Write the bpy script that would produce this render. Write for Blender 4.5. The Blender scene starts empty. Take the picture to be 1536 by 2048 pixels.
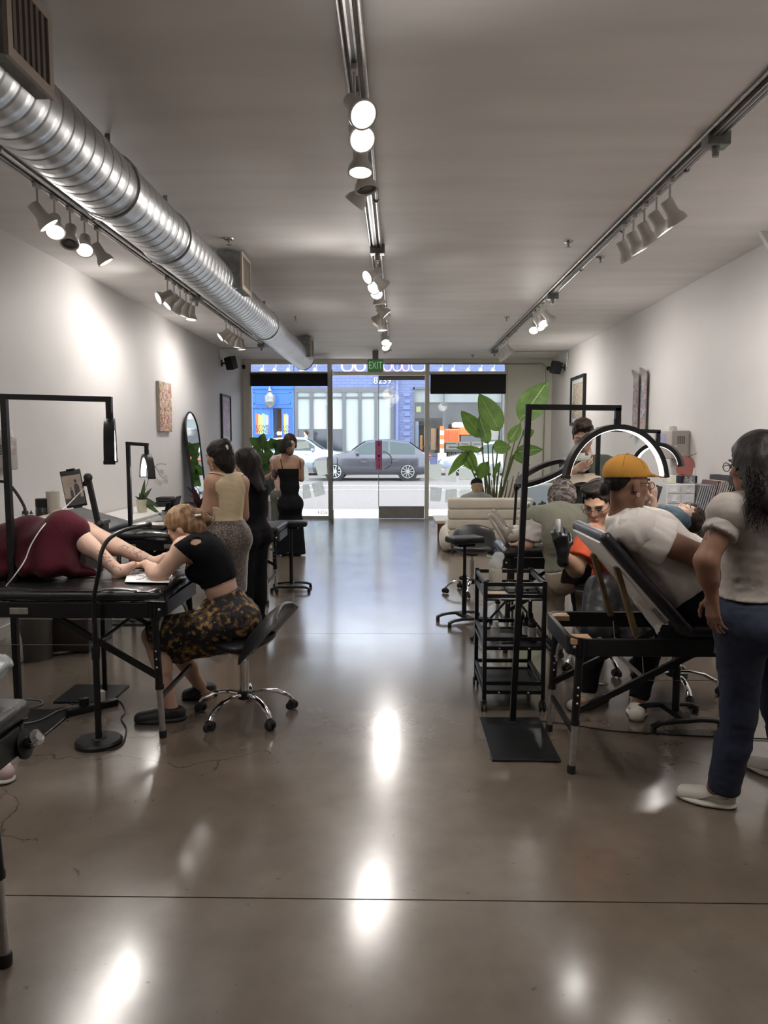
import bpy, bmesh, math, random
import numpy as np
from mathutils import Vector, Matrix
random.seed(7)
R_ = random.Random(11)
scene = bpy.context.scene
COL = scene.collection
PI = math.pi

# ------------------------------------------------------------------ camera
F = 1480.0; CX, CY = 768.0, 1024.0; VPX, VPY = 795.0, 887.0; CAMH = 1.6
yaw = math.atan((VPX - CX) / F)
pitch = math.atan((CY - VPY) / math.hypot(F, VPX - CX))
cam = bpy.data.cameras.new('camera'); camo = bpy.data.objects.new('camera', cam); COL.objects.link(camo)
cam.sensor_fit = 'HORIZONTAL'; cam.sensor_width = 36.0; cam.lens = F / 1536.0 * 36.0
cam.clip_start = 0.05; cam.clip_end = 500
camo.location = (0, 0, CAMH); camo.rotation_euler = (PI / 2 - pitch, 0, yaw)
scene.camera = camo
CAMR = camo.rotation_euler.to_matrix()

# ------------------------------------------------------------------ world, sun, exposure
world = bpy.data.worlds.new('world'); scene.world = world; world.use_nodes = True
wn = world.node_tree.nodes; wl = world.node_tree.links; wn.clear()
wo = wn.new('ShaderNodeOutputWorld'); wb = wn.new('ShaderNodeBackground')
wb.inputs[0].default_value = (0.80, 0.90, 1.0, 1); wb.inputs[1].default_value = 4.5
wl.new(wb.outputs[0], wo.inputs[0])
sun = bpy.data.lights.new('sun', 'SUN'); suno = bpy.data.objects.new('sun', sun); COL.objects.link(suno)
sun.energy = 4.5; sun.angle = math.radians(1.5); sun.color = (1.0, 0.95, 0.88)
suno.rotation_euler = (math.radians(4), math.radians(32), 0)   # high sun shining along the street
scene.view_settings.view_transform = 'Standard'; scene.view_settings.look = 'None'
scene.view_settings.gamma = 1.0; scene.view_settings.exposure = 0.12
scene.view_settings.use_curve_mapping = False
SPOT_W = 31.0            # watts of one track spotlight
try:
    scene.cycles.use_denoising = True
    scene.cycles.max_bounces = 6; scene.cycles.diffuse_bounces = 3; scene.cycles.glossy_bounces = 3; scene.cycles.transmission_bounces = 4;
    scene.cycles.use_adaptive_sampling = True; scene.cycles.adaptive_threshold = .07; scene.cycles.adaptive_min_samples = 16; scene.cycles.transparent_max_bounces = 12
    scene.cycles.caustics_reflective = False; scene.cycles.caustics_refractive = False
    scene.cycles.sample_clamp_indirect = 6.0
except Exception: pass

# ------------------------------------------------------------------ pixel <-> place
def ray(x, y):
    return CAMR @ Vector(((x - CX) / F, -(y - CY) / F, -1.0))
def P(x, y, Y):                      # the point on the ray of a photo pixel at depth Y
    d = ray(x, y); return Vector((0, 0, CAMH)) + d * (Y / d.y)
def G(x, y, z=0.0):                  # the point on the ray of a photo pixel at height z
    d = ray(x, y); return Vector((0, 0, CAMH)) + d * ((z - CAMH) / d.z)
def XW(x, y, X):                     # the point on the ray at side distance X
    d = ray(x, y); return Vector((0, 0, CAMH)) + d * (X / d.x)
V = Vector

# ------------------------------------------------------------------ materials
MATS = {}
def mat(name, col=(.5,.5,.5), rough=.5, metal=0.0, var=0.0, vscale=8.0, bump=0.0, bscale=60.0, spec=.5, coat=0.0,
        sheen=0.0, emit=None, estr=0.0, alpha=1.0, trans=0.0, col2=None, stretch=None, rvar=0.0, detail=4.0, sss=0.0):
    if name in MATS: return MATS[name]
    m = bpy.data.materials.new(name); m.use_nodes = True; nt = m.node_tree; n = nt.nodes; l = nt.links
    b = n['Principled BSDF']
    c4 = (*col, 1)
    b.inputs['Base Color'].default_value = c4; b.inputs['Roughness'].default_value = rough
    b.inputs['Metallic'].default_value = metal; b.inputs['Specular IOR Level'].default_value = spec
    b.inputs['Coat Weight'].default_value = coat; b.inputs['Sheen Weight'].default_value = sheen
    b.inputs['Alpha'].default_value = alpha; b.inputs['Transmission Weight'].default_value = trans
    if sss: b.inputs['Subsurface Weight'].default_value = sss; b.inputs['Subsurface Radius'].default_value = (.02,.008,.004); b.inputs['Subsurface Scale'].default_value = .5
    if emit: b.inputs['Emission Color'].default_value = (*emit, 1); b.inputs['Emission Strength'].default_value = estr
    tc = n.new('ShaderNodeTexCoord'); vec = tc.outputs['Object']
    if stretch:
        mp = n.new('ShaderNodeMapping'); mp.inputs['Scale'].default_value = stretch; l.new(vec, mp.inputs[0]); vec = mp.outputs[0]
    if var or col2:
        no = n.new('ShaderNodeTexNoise'); no.inputs['Scale'].default_value = vscale; no.inputs['Detail'].default_value = detail
        l.new(vec, no.inputs['Vector'])
        cr = n.new('ShaderNodeValToRGB'); e = cr.color_ramp.elements
        c2 = col2 if col2 else tuple(max(0, c * (1 - var)) for c in col)
        c1 = col if col2 else tuple(min(1, c * (1 + var)) for c in col)
        e[0].position = .32; e[0].color = (*c2, 1); e[1].position = .68; e[1].color = (*c1, 1)
        l.new(no.outputs['Fac'], cr.inputs[0]); l.new(cr.outputs[0], b.inputs['Base Color'])
        if rvar:
            mr = n.new('ShaderNodeMapRange'); mr.inputs['To Min'].default_value = max(0, rough - rvar); mr.inputs['To Max'].default_value = rough + rvar
            l.new(no.outputs['Fac'], mr.inputs[0]); l.new(mr.outputs[0], b.inputs['Roughness'])
    if bump:
        nb = n.new('ShaderNodeTexNoise'); nb.inputs['Scale'].default_value = bscale; nb.inputs['Detail'].default_value = 5
        l.new(vec, nb.inputs['Vector'])
        bp = n.new('ShaderNodeBump'); bp.inputs['Strength'].default_value = bump; bp.inputs['Distance'].default_value = .01
        l.new(nb.outputs['Fac'], bp.inputs['Height']); l.new(bp.outputs[0], b.inputs['Normal'])
    MATS[name] = m; return m

def glassmat(name, tint=(1,1,1), refl=.08, rough=0.0):
    if name in MATS: return MATS[name]
    m = bpy.data.materials.new(name); m.use_nodes = True; nt = m.node_tree; n = nt.nodes; l = nt.links; n.clear()
    o = n.new('ShaderNodeOutputMaterial'); mx = n.new('ShaderNodeMixShader'); t = n.new('ShaderNodeBsdfTransparent'); g = n.new('ShaderNodeBsdfGlossy')
    t.inputs[0].default_value = (*tint, 1); g.inputs['Roughness'].default_value = rough
    fr = n.new('ShaderNodeFresnel'); fr.inputs[0].default_value = 1.45
    mu = n.new('ShaderNodeMath'); mu.operation = 'MULTIPLY'; mu.inputs[1].default_value = refl / .04 if refl < .04 else 1.0
    l.new(fr.outputs[0], mu.inputs[0]); l.new(mu.outputs[0], mx.inputs[0])
    l.new(t.outputs[0], mx.inputs[1]); l.new(g.outputs[0], mx.inputs[2]); l.new(mx.outputs[0], o.inputs[0])
    MATS[name] = m; return m

def nodes_mat(name):
    m = bpy.data.materials.new(name); m.use_nodes = True; MATS[name] = m
    return m, m.node_tree.nodes, m.node_tree.links, m.node_tree.nodes['Principled BSDF']

# ------------------------------------------------------------------ objects
WM = {}
def thing(name, label, cat, loc=(0,0,0), rz=0.0, group=None, kind=None):
    o = bpy.data.objects.new(name, None); COL.objects.link(o); o.empty_display_size = .1
    o.location = loc; o.rotation_euler = (0, 0, rz); WM[o] = Matrix.Translation(V(loc)) @ Matrix.Rotation(rz, 4, 'Z')
    o['label'] = label
    if kind: o['kind'] = kind
    if cat: o['category'] = cat
    if group: o['group'] = group
    return o
def tag(o, label, cat, group=None):
    o['label'] = label; o['category'] = cat
    if group: o['group'] = group
    return o
def structure(o, label=None):
    o['kind'] = 'structure'
    if label: o['label'] = label
    return o
def link_mesh(name, me, m, parent=None):
    o = bpy.data.objects.new(name, me); COL.objects.link(o)
    if m is not None and not me.materials: me.materials.append(m)
    if parent is not None:
        o.parent = parent; WM[o] = WM[parent]
    else: WM[o] = Matrix.Identity(4)
    return o
def copy_tree(o, parent=None):
    c = o.copy(); COL.objects.link(c); c.parent = parent; WM[c] = WM[o]
    for ch in list(o.children): copy_tree(ch, c)
    return c
def place(o, loc, rz=0.0, label=None):
    o.location = loc; o.rotation_euler = (0, 0, rz)
    if label: o['label'] = label
    return o

def frame(d, up=(0,0,1)):
    z = V(d).normalized(); u = V(up)
    x = u.cross(z)
    if x.length < 1e-4: x = V((1,0,0)).cross(z)
    x.normalize(); y = z.cross(x); return x, y, z
def rot_xyz(rx=0, ry=0, rz=0):
    return (Matrix.Rotation(rz,3,'Z') @ Matrix.Rotation(ry,3,'Y') @ Matrix.Rotation(rx,3,'X'))

class MB:
    """collects shapes in one bmesh; build() links them as one mesh object"""
    def __init__(s): s.bm = bmesh.new()
    def _add(s, vs, fs):
        bv = [s.bm.verts.new(v) for v in vs]
        for f in fs:
            try: s.bm.faces.new([bv[i] for i in f])
            except ValueError: pass
        return s
    def box(s, c, size, R=None, bev=0.0, seg=2):
        t = bmesh.new(); bmesh.ops.create_cube(t, size=1.0)
        for v in t.verts: v.co = V((v.co.x*size[0], v.co.y*size[1], v.co.z*size[2]))
        if bev: bmesh.ops.bevel(t, geom=list(t.edges), offset=min(bev, min(size)*.49), segments=seg, profile=.5, affect='EDGES')
        M = R if R is not None else Matrix.Identity(3)
        s._merge(t, lambda co: M @ co + V(c)); return s
    def bb(s, lo, hi, bev=0.0, seg=2):
        lo, hi = V(lo), V(hi); return s.box((lo+hi)/2, hi-lo, None, bev, seg)
    def _merge(s, t, fn):
        t.verts.index_update(); vs = [fn(v.co) for v in t.verts]; fs = [[v.index for v in f.verts] for f in t.faces]
        t.free(); s._add(vs, fs)
    def cyl(s, p0, p1, r0, r1=None, n=16, caps=True):
        return s.tube([p0, p1], None, n, radii=[r0, r0 if r1 is None else r1], caps=caps)
    def bar(s, p0, p1, w, h, up=(0,0,1)):
        p0, p1 = V(p0), V(p1); x, y, z = frame(p1-p0, up); vs = []
        for p in (p0, p1):
            for a, b in ((-1,-1),(1,-1),(1,1),(-1,1)): vs.append(p + x*(a*w/2) + y*(b*h/2))
        return s._add(vs, [(3,2,1,0),(4,5,6,7),(0,1,5,4),(1,2,6,5),(2,3,7,6),(3,0,4,7)])
    def tube(s, pts, r, n=10, radii=None, caps=True, closed=False, up=(0,0,1), flat=1.0):
        pts = [V(p) for p in pts]; N = len(pts); vs = []; fs = []
        px = None
        for i, p in enumerate(pts):
            a = pts[(i-1) % N] if (closed or i > 0) else p; b = pts[(i+1) % N] if (closed or i < N-1) else p
            d = (b-a)
            if d.length < 1e-9: d = V((0,0,1))
            d.normalize()
            if px is None: x, y, _ = frame(d, up)
            else:
                x = px - d*px.dot(d)
                if x.length < 1e-5: x, y, _ = frame(d, up)
                x.normalize(); y = d.cross(x)
            px = x; rr = radii[i] if radii else r
            for k in range(n):
                t = 2*PI*k/n; vs.append(p + x*(rr*math.cos(t)) + y*(rr*flat*math.sin(t)))
        M = N if closed else N-1
        for i in range(M):
            for k in range(n):
                a = i*n+k; b = i*n+(k+1) % n; c = ((i+1) % N)*n+(k+1) % n; d = ((i+1) % N)*n+k; fs.append((a,b,c,d))
        if caps and not closed: fs.append(tuple(range(n-1,-1,-1))); fs.append(tuple((N-1)*n+k for k in range(n)))
        return s._add(vs, fs)
    def lathe(s, prof, n=24, o=(0,0,0), axis=(0,0,1), caps=True):
        x, y, z = frame(axis, (0,1,0) if abs(V(axis).normalized().z) > .9 else (0,0,1)); o = V(o); vs = []; fs = []
        for r, h in prof:
            for k in range(n):
                t = 2*PI*k/n; vs.append(o + x*(r*math.cos(t)) + y*(r*math.sin(t)) + z*h)
        for i in range(len(prof)-1):
            for k in range(n): fs.append((i*n+k, i*n+(k+1) % n, (i+1)*n+(k+1) % n, (i+1)*n+k))
        if caps:
            fs.append(tuple(range(n-1,-1,-1))); fs.append(tuple((len(prof)-1)*n+k for k in range(n)))
        return s._add(vs, fs)
    def ball(s, c, r, R=None, u=16, v=10):
        if not hasattr(r, '__len__'): r = (r,r,r)
        t = bmesh.new(); bmesh.ops.create_uvsphere(t, u_segments=u, v_segments=v, radius=1.0)
        M = R if R is not None else Matrix.Identity(3)
        s._merge(t, lambda co: M @ V((co.x*r[0], co.y*r[1], co.z*r[2])) + V(c)); return s
    def prism(s, outline, t, fn):
        """outline: 2-D points; fn(u, v, w) maps to the place; w runs 0..t"""
        n = len(outline); vs = [V(fn(u,v,0)) for u,v in outline] + [V(fn(u,v,t)) for u,v in outline]
        fs = [tuple(range(n-1,-1,-1)), tuple(range(n,2*n))] + [(i,(i+1) % n,n+(i+1) % n,n+i) for i in range(n)]
        return s._add(vs, fs)
    def grid(s, fn, nu, nv, closed_u=False):
        vs = [V(fn(i/(nu if closed_u else nu-1), j/(nv-1))) for i in range(nu) for j in range(nv)]; fs = []
        for i in range(nu if closed_u else nu-1):
            for j in range(nv-1):
                k = (i+1) % nu; fs.append((i*nv+j, k*nv+j, k*nv+j+1, i*nv+j+1))
        return s._add(vs, fs)
    def build(s, name, m, parent=None, smooth=True, world=False, angle=35, fix=True):
        if fix: bmesh.ops.recalc_face_normals(s.bm, faces=list(s.bm.faces))
        me = bpy.data.meshes.new(name); s.bm.to_mesh(me); s.bm.free()
        if world and parent is not None: me.transform(WM[parent].inverted())
        if smooth:
            for p in me.polygons: p.use_smooth = True
            try: me.set_sharp_from_angle(angle=math.radians(angle))
            except Exception: pass
        return link_mesh(name, me, m, parent)

def arc_pts(c, u, v, r, a0, a1, n):
    return [V(c) + V(u)*(r*math.cos(a0+(a1-a0)*i/(n-1))) + V(v)*(r*math.sin(a0+(a1-a0)*i/(n-1))) for i in range(n)]
def bez(p0, p1, p2, p3, n=16):
    out = []
    for i in range(n):
        t = i/(n-1); out.append(V(p0)*(1-t)**3 + V(p1)*3*t*(1-t)**2 + V(p2)*3*t*t*(1-t) + V(p3)*t**3)
    return out
def spline(pts, n=8):
    pts = [V(p) for p in pts]; out = []
    for i in range(len(pts)-1):
        p0 = pts[max(i-1,0)]; p1 = pts[i]; p2 = pts[i+1]; p3 = pts[min(i+2, len(pts)-1)]
        for k in range(n):
            t = k/n; out.append(.5*((2*p1) + (p2-p0)*t + (2*p0-5*p1+4*p2-p3)*t*t + (3*p1-p0-3*p2+p3)*t**3))
    out.append(pts[-1]); return out

def text_obj(name, body, m, parent, size, M, extrude=.001):
    """flat lettering as a mesh; M maps text plane (x right, y up) to the place"""
    cu = bpy.data.curves.new(name, 'FONT'); cu.body = body; cu.size = size; cu.extrude = extrude; cu.align_x = 'CENTER'; cu.align_y = 'CENTER'
    cu.resolution_u = 3
    t = bpy.data.objects.new(name, cu); COL.objects.link(t)
    dg = bpy.context.evaluated_depsgraph_get(); me = bpy.data.meshes.new_from_object(t.evaluated_get(dg))
    bpy.data.objects.remove(t); bpy.data.curves.remove(cu)
    me.transform(M)
    if parent is not None: me.transform(WM[parent].inverted())
    me.materials.clear(); return link_mesh(name, me, m, parent)
def basis(o, x, y):
    x = V(x).normalized(); y = V(y).normalized(); z = x.cross(y)
    M = Matrix(((x.x,y.x,z.x,o[0]),(x.y,y.y,z.y,o[1]),(x.z,y.z,z.z,o[2]),(0,0,0,1))); return M

# ------------------------------------------------------------------ shared materials
BLK = mat('black_metal', (.008,.008,.009), .42, 0, var=.3, vscale=30, spec=.35)
BLKP = mat('black_plastic', (.009,.009,.010), .45, spec=.35)
VINYL = mat('black_vinyl', (.010,.010,.012), .38, bump=.2, bscale=90, spec=.45)
PLASTICFILM = mat('black_plastic_sheet', (.008,.008,.009), .26, bump=.5, bscale=9, spec=.5)
ALU = mat('brushed_aluminium', (.50,.48,.46), .35, .9, var=.1, vscale=40)
CHROME = mat('chrome', (.75,.75,.76), .08, 1.0)
GALV = mat('galvanised_steel', (.55,.56,.57), .34, 1.0, var=.10, vscale=10, rvar=.05, stretch=(1,.25,1))
GALVD = mat('dull_galvanised_sheet', (.26,.27,.27), .5, .7, var=.2, vscale=20)
CONDUIT = mat('steel_conduit', (.42,.40,.38), .35, .9, var=.15, vscale=30)
WHITEP = mat('white_paint', (.74,.72,.69), .5)
FIXT = mat('lamp_body_white', (.66,.64,.60), .45)
RUB = mat('rubber', (.01,.01,.01), .7)
EMW = mat('lamp_disc_lit', (1,1,1), .5, emit=(1.0,.96,.88), estr=5.0)
EMD = mat('lamp_disc_dim', (1,1,1), .5, emit=(1.0,.95,.86), estr=2.2)
LEDM = mat('led_strip', (1,1,1), .4, emit=(1.0,.98,.92), estr=3.2)
# ================================================================== THE ROOM
XL, XR, YB, YF, ZC = -3.25, 3.22, -3.2, 15.70, 3.35
def floor_mat():
    m, n, l, b = nodes_mat('polished_concrete')
    tc = n.new('ShaderNodeTexCoord'); vec = tc.outputs['Object']
    def noise(sc, det=6, rough=.6, dist=0.0, v=vec):
        x = n.new('ShaderNodeTexNoise'); x.inputs['Scale'].default_value = sc; x.inputs['Detail'].default_value = det
        x.inputs['Roughness'].default_value = rough; x.inputs['Distortion'].default_value = dist; l.new(v, x.inputs['Vector']); return x.outputs['Fac']
    def ramp(f, stops):
        r = n.new('ShaderNodeValToRGB'); e = r.color_ramp.elements
        e[0].position, e[0].color = stops[0][0], (*stops[0][1], 1); e[1].position, e[1].color = stops[-1][0], (*stops[-1][1], 1)
        for p, c in stops[1:-1]: q = e.new(p); q.color = (*c, 1)
        l.new(f, r.inputs[0]); return r.outputs[0]
    def mix(a, c2, fac, mode='MIX'):
        x = n.new('ShaderNodeMix'); x.data_type = 'RGBA'; x.blend_type = mode
        if isinstance(fac, float): x.inputs[0].default_value = fac
        else: l.new(fac, x.inputs[0])
        for i, q in ((6, a), (7, c2)):
            if isinstance(q, tuple): x.inputs[i].default_value = (*q, 1)
            else: l.new(q, x.inputs[i])
        return x.outputs[2]
    big = ramp(noise(.55, 5), [(.3,(.135,.104,.078)),(.5,(.178,.142,.110)),(.72,(.225,.188,.152))])
    mid = ramp(noise(3.2, 5, .6, .0), [(.3,(.55,.55,.55)),(.7,(1.0,1.0,1.0))])
    c = mix(big, mid, .62, 'MULTIPLY')
    # hairline cracks
    mp = n.new('ShaderNodeMapping'); l.new(vec, mp.inputs[0])
    dn = n.new('ShaderNodeTexNoise'); dn.inputs['Scale'].default_value = 1.6; dn.inputs['Detail'].default_value = 6; l.new(vec, dn.inputs['Vector'])
    ad = n.new('ShaderNodeVectorMath'); ad.operation = 'MULTIPLY_ADD'; ad.inputs[1].default_value = (.7,.7,.7); l.new(dn.outputs['Color'], ad.inputs[0]); l.new(vec, ad.inputs[2])
    vo = n.new('ShaderNodeTexVoronoi'); vo.feature = 'DISTANCE_TO_EDGE'; vo.inputs['Scale'].default_value = .42; l.new(ad.outputs[0], vo.inputs['Vector'])
    lt = n.new('ShaderNodeMath'); lt.operation = 'LESS_THAN'; lt.inputs[1].default_value = .0016; l.new(vo.outputs['Distance'], lt.inputs[0])
    gate = n.new('ShaderNodeMath'); gate.operation = 'GREATER_THAN'; gate.inputs[1].default_value = .5; l.new(noise(.7, 2), gate.inputs[0])
    cm = n.new('ShaderNodeMath'); cm.operation = 'MULTIPLY'; l.new(lt.outputs[0], cm.inputs[0]); l.new(gate.outputs[0], cm.inputs[1])
    cm2 = n.new('ShaderNodeMath'); cm2.operation = 'MULTIPLY'; cm2.inputs[1].default_value = .6; l.new(cm.outputs[0], cm2.inputs[0])
    c = mix(c, (.035,.03,.026), cm2.outputs[0])
    # small dark pits and scuffs
    pit = n.new('ShaderNodeMath'); pit.operation = 'GREATER_THAN'; pit.inputs[1].default_value = .74; l.new(noise(26, 2, .5), pit.inputs[0])
    pm = n.new('ShaderNodeMath'); pm.operation = 'MULTIPLY'; pm.inputs[1].default_value = .5; l.new(pit.outputs[0], pm.inputs[0])
    c = mix(c, (.05,.042,.036), pm.outputs[0])
    l.new(c, b.inputs['Base Color'])
    rr = n.new('ShaderNodeMapRange'); rr.inputs['From Min'].default_value = .3; rr.inputs['From Max'].default_value = .7
    rr.inputs['To Min'].default_value = .19; rr.inputs['To Max'].default_value = .27; l.new(noise(2.4, 4, .6, .0), rr.inputs[0]); l.new(rr.outputs[0], b.inputs['Roughness'])
    b.inputs['Specular IOR Level'].default_value = .6; b.inputs['Coat Weight'].default_value = .62; b.inputs['Coat Roughness'].default_value = .15; b.inputs['Coat IOR'].default_value = 1.75
    bp = n.new('ShaderNodeBump'); bp.inputs['Strength'].default_value = .06; bp.inputs['Distance'].default_value = .02
    l.new(noise(4.0, 3), bp.inputs['Height']); l.new(bp.outputs[0], b.inputs['Normal'])
    return m
FLOORM = floor_mat()
fl = MB().bb((XL-.2, YB-.2, -.12), (XR+.2, YF+.12, -.012)).build('floor', mat('joint_filler', (.05,.045,.04), .8), smooth=False)
structure(fl, 'polished grey-brown concrete floor')
joints = [YB-.2, 2.47, 6.13, 9.8, 13.4, YF+.12]
for i in range(5):
    o = MB().bb((XL-.2, joints[i]+.003, -.02), (XR+.2, joints[i+1]-.003, 0)).build('slab', FLOORM, fl, smooth=False)
WALLM = mat('wall_white_paint', (.66,.64,.625), .55, var=.03, vscale=1.5, bump=.04, bscale=30)
CEILM = mat('ceiling_paint', (.93,.905,.89), .60, var=.05, vscale=1.3, bump=.05, bscale=3.0, stretch=(.5,3,1))
structure(MB().bb((XL-.2, YB-.2, ZC), (XR+.2, YF+.15, ZC+.2)).build('ceiling', CEILM, smooth=False), 'grey-white painted ceiling')
structure(MB().bb((XL-.2, YB-.2, -.05), (XL, YF+.15, ZC)).build('wall_left', WALLM, smooth=False), 'long white left wall')
structure(MB().bb((XR, YB-.2, -.05), (XR+.2, YF+.15, ZC)).build('wall_right', WALLM, smooth=False), 'long white right wall')
structure(MB().bb((XL, YB-.2, -.05), (XR, YB, ZC)).build('wall_back', WALLM, smooth=False), 'white wall behind the viewer')
pil = MB(); pil.bb((XR-.06, 4.6, 0), (XR, 6.42, ZC)); pil.prism([(0,0),(.16,0),(0,.24)], .05, lambda u,v,w: (XR-.06-u, 6.42-w, ZC-.0-v)); structure(pil.build('wall_pilaster', WALLM, smooth=False), 'shallow white wall step at the right edge')
for s, x0, x1 in (('left', XL, XL+.012), ('right', XR-.012, XR)):
    structure(MB().bb((x0, 6.45 if s == 'right' else YB, 0), (x1, YF, .10)).build('baseboard_'+s, WHITEP, smooth=False), 'thin white baseboard on the %s wall' % s)

# ------------------------------------------------------------------ storefront
FRAME = mat('storefront_frame', (.82,.79,.72), .4)
GLASS = glassmat('window_glass')
px = lambda x: P(x, 887, YF).x
pz = lambda y: P(795, y, YF).z
wf = MB()
wf.bb((XL, YF-.02, 0), (px(499), YF+.15, ZC)); wf.bb((px(1013), YF-.02, 0), (XR, YF+.15, ZC)); wf.bb((px(499), YF-.02, pz(726)), (px(1013), YF+.15, ZC))
structure(wf.build('wall_front', mat('front_wall_cream', (.80,.78,.70), .6), smooth=False), 'cream front wall around the shop window')
xs = [px(499), px(661), px(853), px(1013)]
def win(idx, x0, x1, label, sill):
    w = MB(); t = .055
    w.bb((x0, YF, 0), (x0+t, YF+.09, pz(726))); w.bb((x1-t, YF, 0), (x1, YF+.09, pz(726)))
    w.bb((x0+t, YF, 0), (x1-t, YF+.09, sill)); w.bb((x0+t, YF-.01, pz(750)), (x1-t, YF+.10, pz(743))); w.bb((x0+t, YF, pz(728)), (x1-t, YF+.09, pz(726)))
    o = w.build('window_%d' % idx, FRAME, smooth=False); structure(o, label)
    MB().bb((x0+t, YF+.04, sill), (x1-t, YF+.046, pz(750))).build('pane', GLASS, o, smooth=False)
    MB().bb((x0+t, YF+.04, pz(743)), (x1-t, YF+.046, pz(728))).build('transom_pane', GLASS, o, smooth=False)
    return o
w1 = win(1, xs[0], xs[1], 'left shop window in a pale metal frame', .06)
w2 = win(2, xs[2], xs[3], 'right shop window in a pale metal frame', .06)
# door: header + transom, a closed leaf on the right, the left leaf standing open into the room
d = MB()
d.bb((xs[1], YF-.01, pz(750)), (xs[2], YF+.10, pz(743))); d.bb((xs[1], YF, pz(728)), (xs[2], YF+.09, pz(726)))
d.bb((xs[1]-.02, YF-.02, 0), (xs[1]+.035, YF+.10, pz(726))); d.bb((xs[2]-.035, YF-.02, 0), (xs[2]+.02, YF+.10, pz(726)))
dr = d.build('door_1', FRAME, smooth=False); structure(dr, 'glass double entrance door, left leaf standing open')
MB().bb((xs[1]+.035, YF+.04, pz(743)), (xs[2]-.035, YF+.046, pz(728))).build('transom_pane', GLASS, dr, smooth=False)
STEEL = mat('door_kick_steel', (.36,.35,.33), .35, .8, var=.08)
lx0, lx1 = px(757), xs[2]-.04
leaf = MB().bb((lx0, YF+.03, .27), (lx1, YF+.042, pz(760))).build('door_leaf', GLASS, dr, smooth=False)
MB().bb((lx0, YF+.02, .01), (lx1, YF+.055, .27), .004).build('kick_plate', STEEL, leaf, smooth=False)
MB().bb((lx0, YF+.015, pz(760)), (lx1, YF+.06, pz(751))).build('door_closer', mat('closer_metal', (.22,.21,.20), .4, .7), leaf, smooth=False)
MB().cyl((lx0, YF+.036, .27), (lx0, YF+.036, pz(760)), .008, n=8).build('edge_rod', STEEL, leaf)
c = V((px(766), YF-.03, 1.24)); MB().tube(arc_pts(c, (1,0,0), (0,0,1), .185, -PI*.5, PI*.5, 18), .012, 8).build('pull_handle', CHROME, leaf)
# the open leaf, hinged at the left jamb and swung in
h0 = V((xs[1]+.05, YF, 0)); h1 = V((xs[1]+.12, 14.76, 0)); dd = (h1-h0).normalized(); nn = V((dd.y, -dd.x, 0))
ang = math.atan2(dd.y, dd.x); Rl = Matrix.Rotation(ang, 3, 'Z'); L = (h1-h0).length; mid = (h0+h1)/2
leaf2 = MB().box(mid+V((0,0,(.27+pz(752))/2)), (L, .012, pz(752)-.27), Rl).build('door_leaf', GLASS, dr, smooth=False)
MB().box(mid+V((0,0,.15)), (L, .035, .25), Rl, .004).build('kick_plate', STEEL, leaf2, smooth=False)
MB().cyl(h1+V((0,0,.27)), h1+V((0,0,pz(752))), .006, n=8).build('edge_rod', mat('dark_edge', (.05,.06,.07), .2), leaf2)
MB().box(mid+V((0,0,pz(752)+.02)), (L, .04, .05), Rl).build('top_rail', FRAME, leaf2, smooth=False)
for sgn in (-1, 1):
    q = h1 - dd*.07; z0, z1 = 1.0, 1.34; o = nn*(.10*sgn)
    MB().tube([q+V((0,0,z0)), q+o*.85+V((0,0,z0)), q+o+V((0,0,z0+.02)), q+o+V((0,0,z1-.02)), q+o*.85+V((0,0,z1)), q+V((0,0,z1))], .011, 8).build('pull_handle', CHROME, leaf2)
# roller shades
SHADE = mat('black_shade_cloth', (.010,.010,.013), .7, bump=.1, bscale=200)
def shade(x0, x1, y0, y1, label):
    t = thing('roller_shade', label, 'blind', (px((x0+x1)/2), YF-.03, pz(y1)), 0, 'black roller shades')
    MB().bb((px(x0), YF-.012, pz(y1)+.02), (px(x1), YF-.008, pz(y0))).build('cloth', SHADE, t, smooth=False, world=True)
    MB().cyl((px(x0), YF-.03, pz(y0)), (px(x1), YF-.03, pz(y0)), .022).build('roller', SHADE, t, world=True)
    MB().bb((px(x0), YF-.018, pz(y1)), (px(x1), YF-.004, pz(y1)+.025), .003).build('bottom_bar', SHADE, t, smooth=False, world=True)
shade(503, 656, 748.5, 772, 'black roller shade pulled short over the left shop window')
shade(860, 1010, 751, 788, 'black roller shade hanging lower over the right shop window')

# stickers and writing on the glass
def translucent(name, col, tcol, fac=.5, var=.1, vscale=20):
    m, n, l, b = nodes_mat(name); o = n['Material Output']; b.inputs['Roughness'].default_value = .7
    no = n.new('ShaderNodeTexNoise'); no.inputs['Scale'].default_value = vscale; tc = n.new('ShaderNodeTexCoord'); l.new(tc.outputs['Object'], no.inputs['Vector'])
    outs = []
    for c in (col, tcol):
        r = n.new('ShaderNodeValToRGB'); r.color_ramp.elements[0].position = .3; r.color_ramp.elements[1].position = .7
        r.color_ramp.elements[0].color = (*[x*(1-var) for x in c], 1); r.color_ramp.elements[1].color = (*[min(1,x*(1+var)) for x in c], 1); l.new(no.outputs['Fac'], r.inputs[0]); outs.append(r.outputs[0])
    t = n.new('ShaderNodeBsdfTranslucent'); mx = n.new('ShaderNodeMixShader'); mx.inputs[0].default_value = fac
    l.new(outs[0], b.inputs['Base Color']); l.new(outs[1], t.inputs[0]); l.new(b.outputs[0], mx.inputs[1]); l.new(t.outputs[0], mx.inputs[2]); l.new(mx.outputs[0], o.inputs[0]); return m
WHT = translucent('white_vinyl_letters', (.95,.93,.87), (1.0,.97,.88), .7, .02); DKL = mat('dark_vinyl_letters', (.10,.13,.12), .5)
t = text_obj('street_number', '8254', DKL, None, .11, basis(P(645,1025,YF+.036), (-1,0,0), (0,0,1)))
tag(t, 'dark number 8254 seen mirrored low on the left shop window', 'lettering')
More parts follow.
